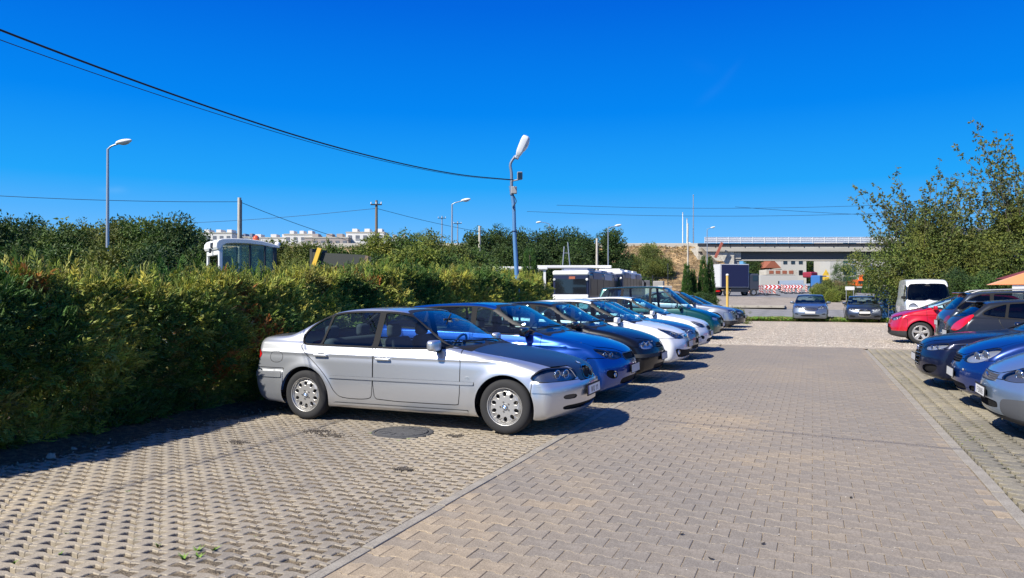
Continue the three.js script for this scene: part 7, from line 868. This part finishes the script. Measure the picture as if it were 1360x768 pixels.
// big light-leaved trees on the right, loose twigs standing out of the crown
function locust(label, pos, h, dense, rad, nTwig, seedOff, opt = {}) {
  const t = tree('tree', label, 'tree', pos, dense, rad, 'olive', { group: 'tall loose leaved trees', lobes: 17, clumps: 60, size: 0.34, base: 0.1, trunk: 0.16, limbsN: 10, flat: 0.75, ...opt });
  const list = [], tw = [];
  for (let i = 0; i < nTwig; i++) { const a = rr(0, 6.283), o = V(Math.cos(a) * rad * rr(0.05, 0.7), dense * rr(0.66, 0.95), Math.sin(a) * rad * rr(0.05, 0.7)), l = rr(0.35, 1) * (h - dense) * 1.15 + 0.3, d = V(Math.cos(a) * rr(0.1, 0.75), rr(0.6, 1.1), Math.sin(a) * rr(0.1, 0.75)).normalize(), e = o.clone().addScaledVector(d, l), m = o.clone().lerp(e, 0.5).add(V(rr(-0.15, 0.15), rr(0, 0.2), rr(-0.15, 0.15)));
    const c = new THREE.CatmullRomCurve3([o, m, e]); tw.push(taper([o, m, e], 0.016, 0.005, 5, 4)); const n = Math.round(l * 3.4) + 2; for (let k = 0; k < n; k++) { const p = c.getPointAt(lerp(0.12, 1, (k + rnd() * 0.8) / n)); p.add(V(rr(-0.2, 0.2), rr(-0.12, 0.12), rr(-0.2, 0.2))); list.push({ p, q: qUp(rdir()), s: rr(0.1, 0.25), c: vary(mixc([0.07, 0.1, 0.03], [0.19, 0.21, 0.06], rnd()), 0.25) }); } }
  part(t, 'twigs', tw, bark).userData.kind = 'stuff'; leaves(t, 'loose_leaves', bunchGeo, list);
}
locust('large olive green tree with loose leafy twigs behind the white van', pt(0.558, 43), 8.8, 5.9, 4.1, 70, 1, { lobes: 22 }); locust('tallest loose leaved tree at the edge beyond the parasol', pt(0.685, 40), 11, 6.4, 3.4, 62, 2); locust('lower leafy tree filling the gap between the two tall loose leaved trees', pt(0.625, 46), 6.6, 5.2, 2.8, 26, 3);
for (const [b, d, h, r, tone] of [[0.6, 38, 2.6, 1.6, 'dark'], [0.64, 36, 2.4, 1.5, 'mid'], [0.68, 35, 2.3, 1.5, 'dark'], [0.55, 42, 2.8, 1.6, 'dark'], [0.523, 47, 4.8, 1.5, 'mid']]) tree('shrub', tone === 'dark' ? 'dark undergrowth shrub below the tall loose leaved trees' : 'green undergrowth shrub below the tall loose leaved trees', 'shrub', pt(b, d), h, r, tone, { group: 'undergrowth below the tall trees', lobes: 8, clumps: 36, size: 0.26, base: 0.04, trunk: 0.05 });
// ------------------------------------------------------------------ cars in their places
function whiteVan() {
  const hl = 2.6, P = paint([0.74, 0.75, 0.75], 0, 0.35), sp = {
    name: 'delivery_van', label: 'white panel van with black mirrors facing the driveway', category: 'van', group: undefined, L: 5.2, W: 2.07, fo: 0.85, wb: 3.2, R: 0.34, rimR: 0.21, wheel: 'spoke10', cell: 0.04, cowl: 1.75, cabinEnd: 0.2, lean: 0.1, k: 0.09, bowF: 0.22, bowR: 0.06, bowW: 0.12, crown: 0.05, taperF: 0.05, taperR: 0.02,
    prof: [[2.35, 0.24], [2.52, 0.26], [2.59, 0.38], [2.6, 0.55], [2.57, 0.75], [2.5, 0.95], [2.35, 1.08], [2.0, 1.19], [1.78, 1.25], [1.5, 1.55], [1.22, 1.93], [1.05, 2.13], [0.8, 2.24], [0.2, 2.29], [-1, 2.3], [-2.4, 2.28], [-2.55, 2.22], [-2.6, 2.0], [-2.6, 0.6], [-2.58, 0.35], [-2.4, 0.26]], belt: [[-2.6, 1.2], [1.6, 1.16], [2.6, 0.95]], paint: P, mirrorMat: CM.blackTrim, plate: [0.5, '', 0.02],
    dlo: [[1.72, 1.2], [1.45, 1.55], [1.15, 1.9], [0.75, 1.95], [0.45, 1.95], [0.42, 1.2]], pillars: [], mirror: [1.5, 1.38], seats: [0.8, 0.0], seatY: 0.35, dashY: 1.18, rvm: [1.2, 1.95] };
  sp.cuts = [
    { part: 'windscreen', whole: true, space: 'screen', mat: CM.tint, off: -0.004, poly: [[-0.2, 1.27], [-0.2, 2.02], [0.6, 2.02], [0.8, 1.96], [0.9, 1.33], [0.8, 1.25]], band: { w: 0.03, part: 'windscreen_seal', mat: CM.rubber, whole: true, off: -0.002 } }, ...dloCuts(sp),
    headlight([[0.62, 0.78], [0.62, 0.95], [0.9, 1.08], [1.15, 1.12], [1.15, 0.9], [0.95, 0.78]]), dark('grille', [[-0.5, 0.8], [-0.5, 0.92], [0.5, 0.92], [0.5, 0.82]]), dark('lower_intake', [[-0.6, 0.36], [-0.6, 0.46], [0.6, 0.46], [0.6, 0.36]]), { part: 'front_bumper', whole: true, seam: 0.005, mat: CM.plastic, field: (x, y) => Math.max(y - 0.66, 2.1 - x) }, { part: 'door', space: 'side', seam: 0.006, mat: P, round: 1, poly: [[1.75, 0.4], [1.75, 1.24], [0.36, 1.24], [0.36, 0.4]] }, { part: 'tail_light', space: 'back', mat: CM.red, off: 0.003, poly: [[0.9, 0.9], [0.9, 1.4], [1.05, 1.4], [1.05, 0.9]] }];
  return sp;
}
const nose = (sp, x, z, dir) => buildCar(sp, dir > 0 ? [x - sp.L / 2, 0, z] : [x + sp.L / 2, 0, z], dir > 0 ? 0 : Math.PI);
{ const c = carSpecs; buildCar(silverSaloon(), [-4.68, 0, -8.6], 0);
  nose(c.blueHatch(), -2.52, -11.2, 1); nose(c.blackHatch(), -2.53, -13.65, 1); nose(c.whiteHatch(), -2.42, -16.1, 1); nose(c.greySaloon(), -2.58, -18.6, 1); nose(c.whiteHatchTwo(), -2.6, -21.1, 1); nose(c.greenVan(), -2.9, -26.8, 1); nose(c.greyOffroader(), -2.95, -32.9, 1); nose(c.darkSaloonFar(), -2.9, -36, 1);
  nose(c.silverFord(), 1.82, -10.1, -1); nose(c.blueSmall(), 1.85, -12.35, -1); nose(c.navySaloon(), 1.65, -14.7, -1);
  const rearIn = (sp, x, z) => buildCar(sp, [x + sp.L / 2, 0, z], 0); rearIn(c.darkHatchRear(), 2.5, -17.6); rearIn(c.darkOffroaderRear(), 2.85, -21.4); nose(c.redCrossover(), 2.25, -27.2, -1);
  buildCar(c.silverMondeo(), [-0.15, 0, -44.4 - 1.9], -Math.PI / 2); buildCar(c.greyAudi(), [2.55, 0, -44.4 - 1.7], -Math.PI / 2); buildCar(whiteVan(), [5.05, 0, -39.2 - 2.3], -Math.PI / 2);
}
renderer.render(scene, camera);
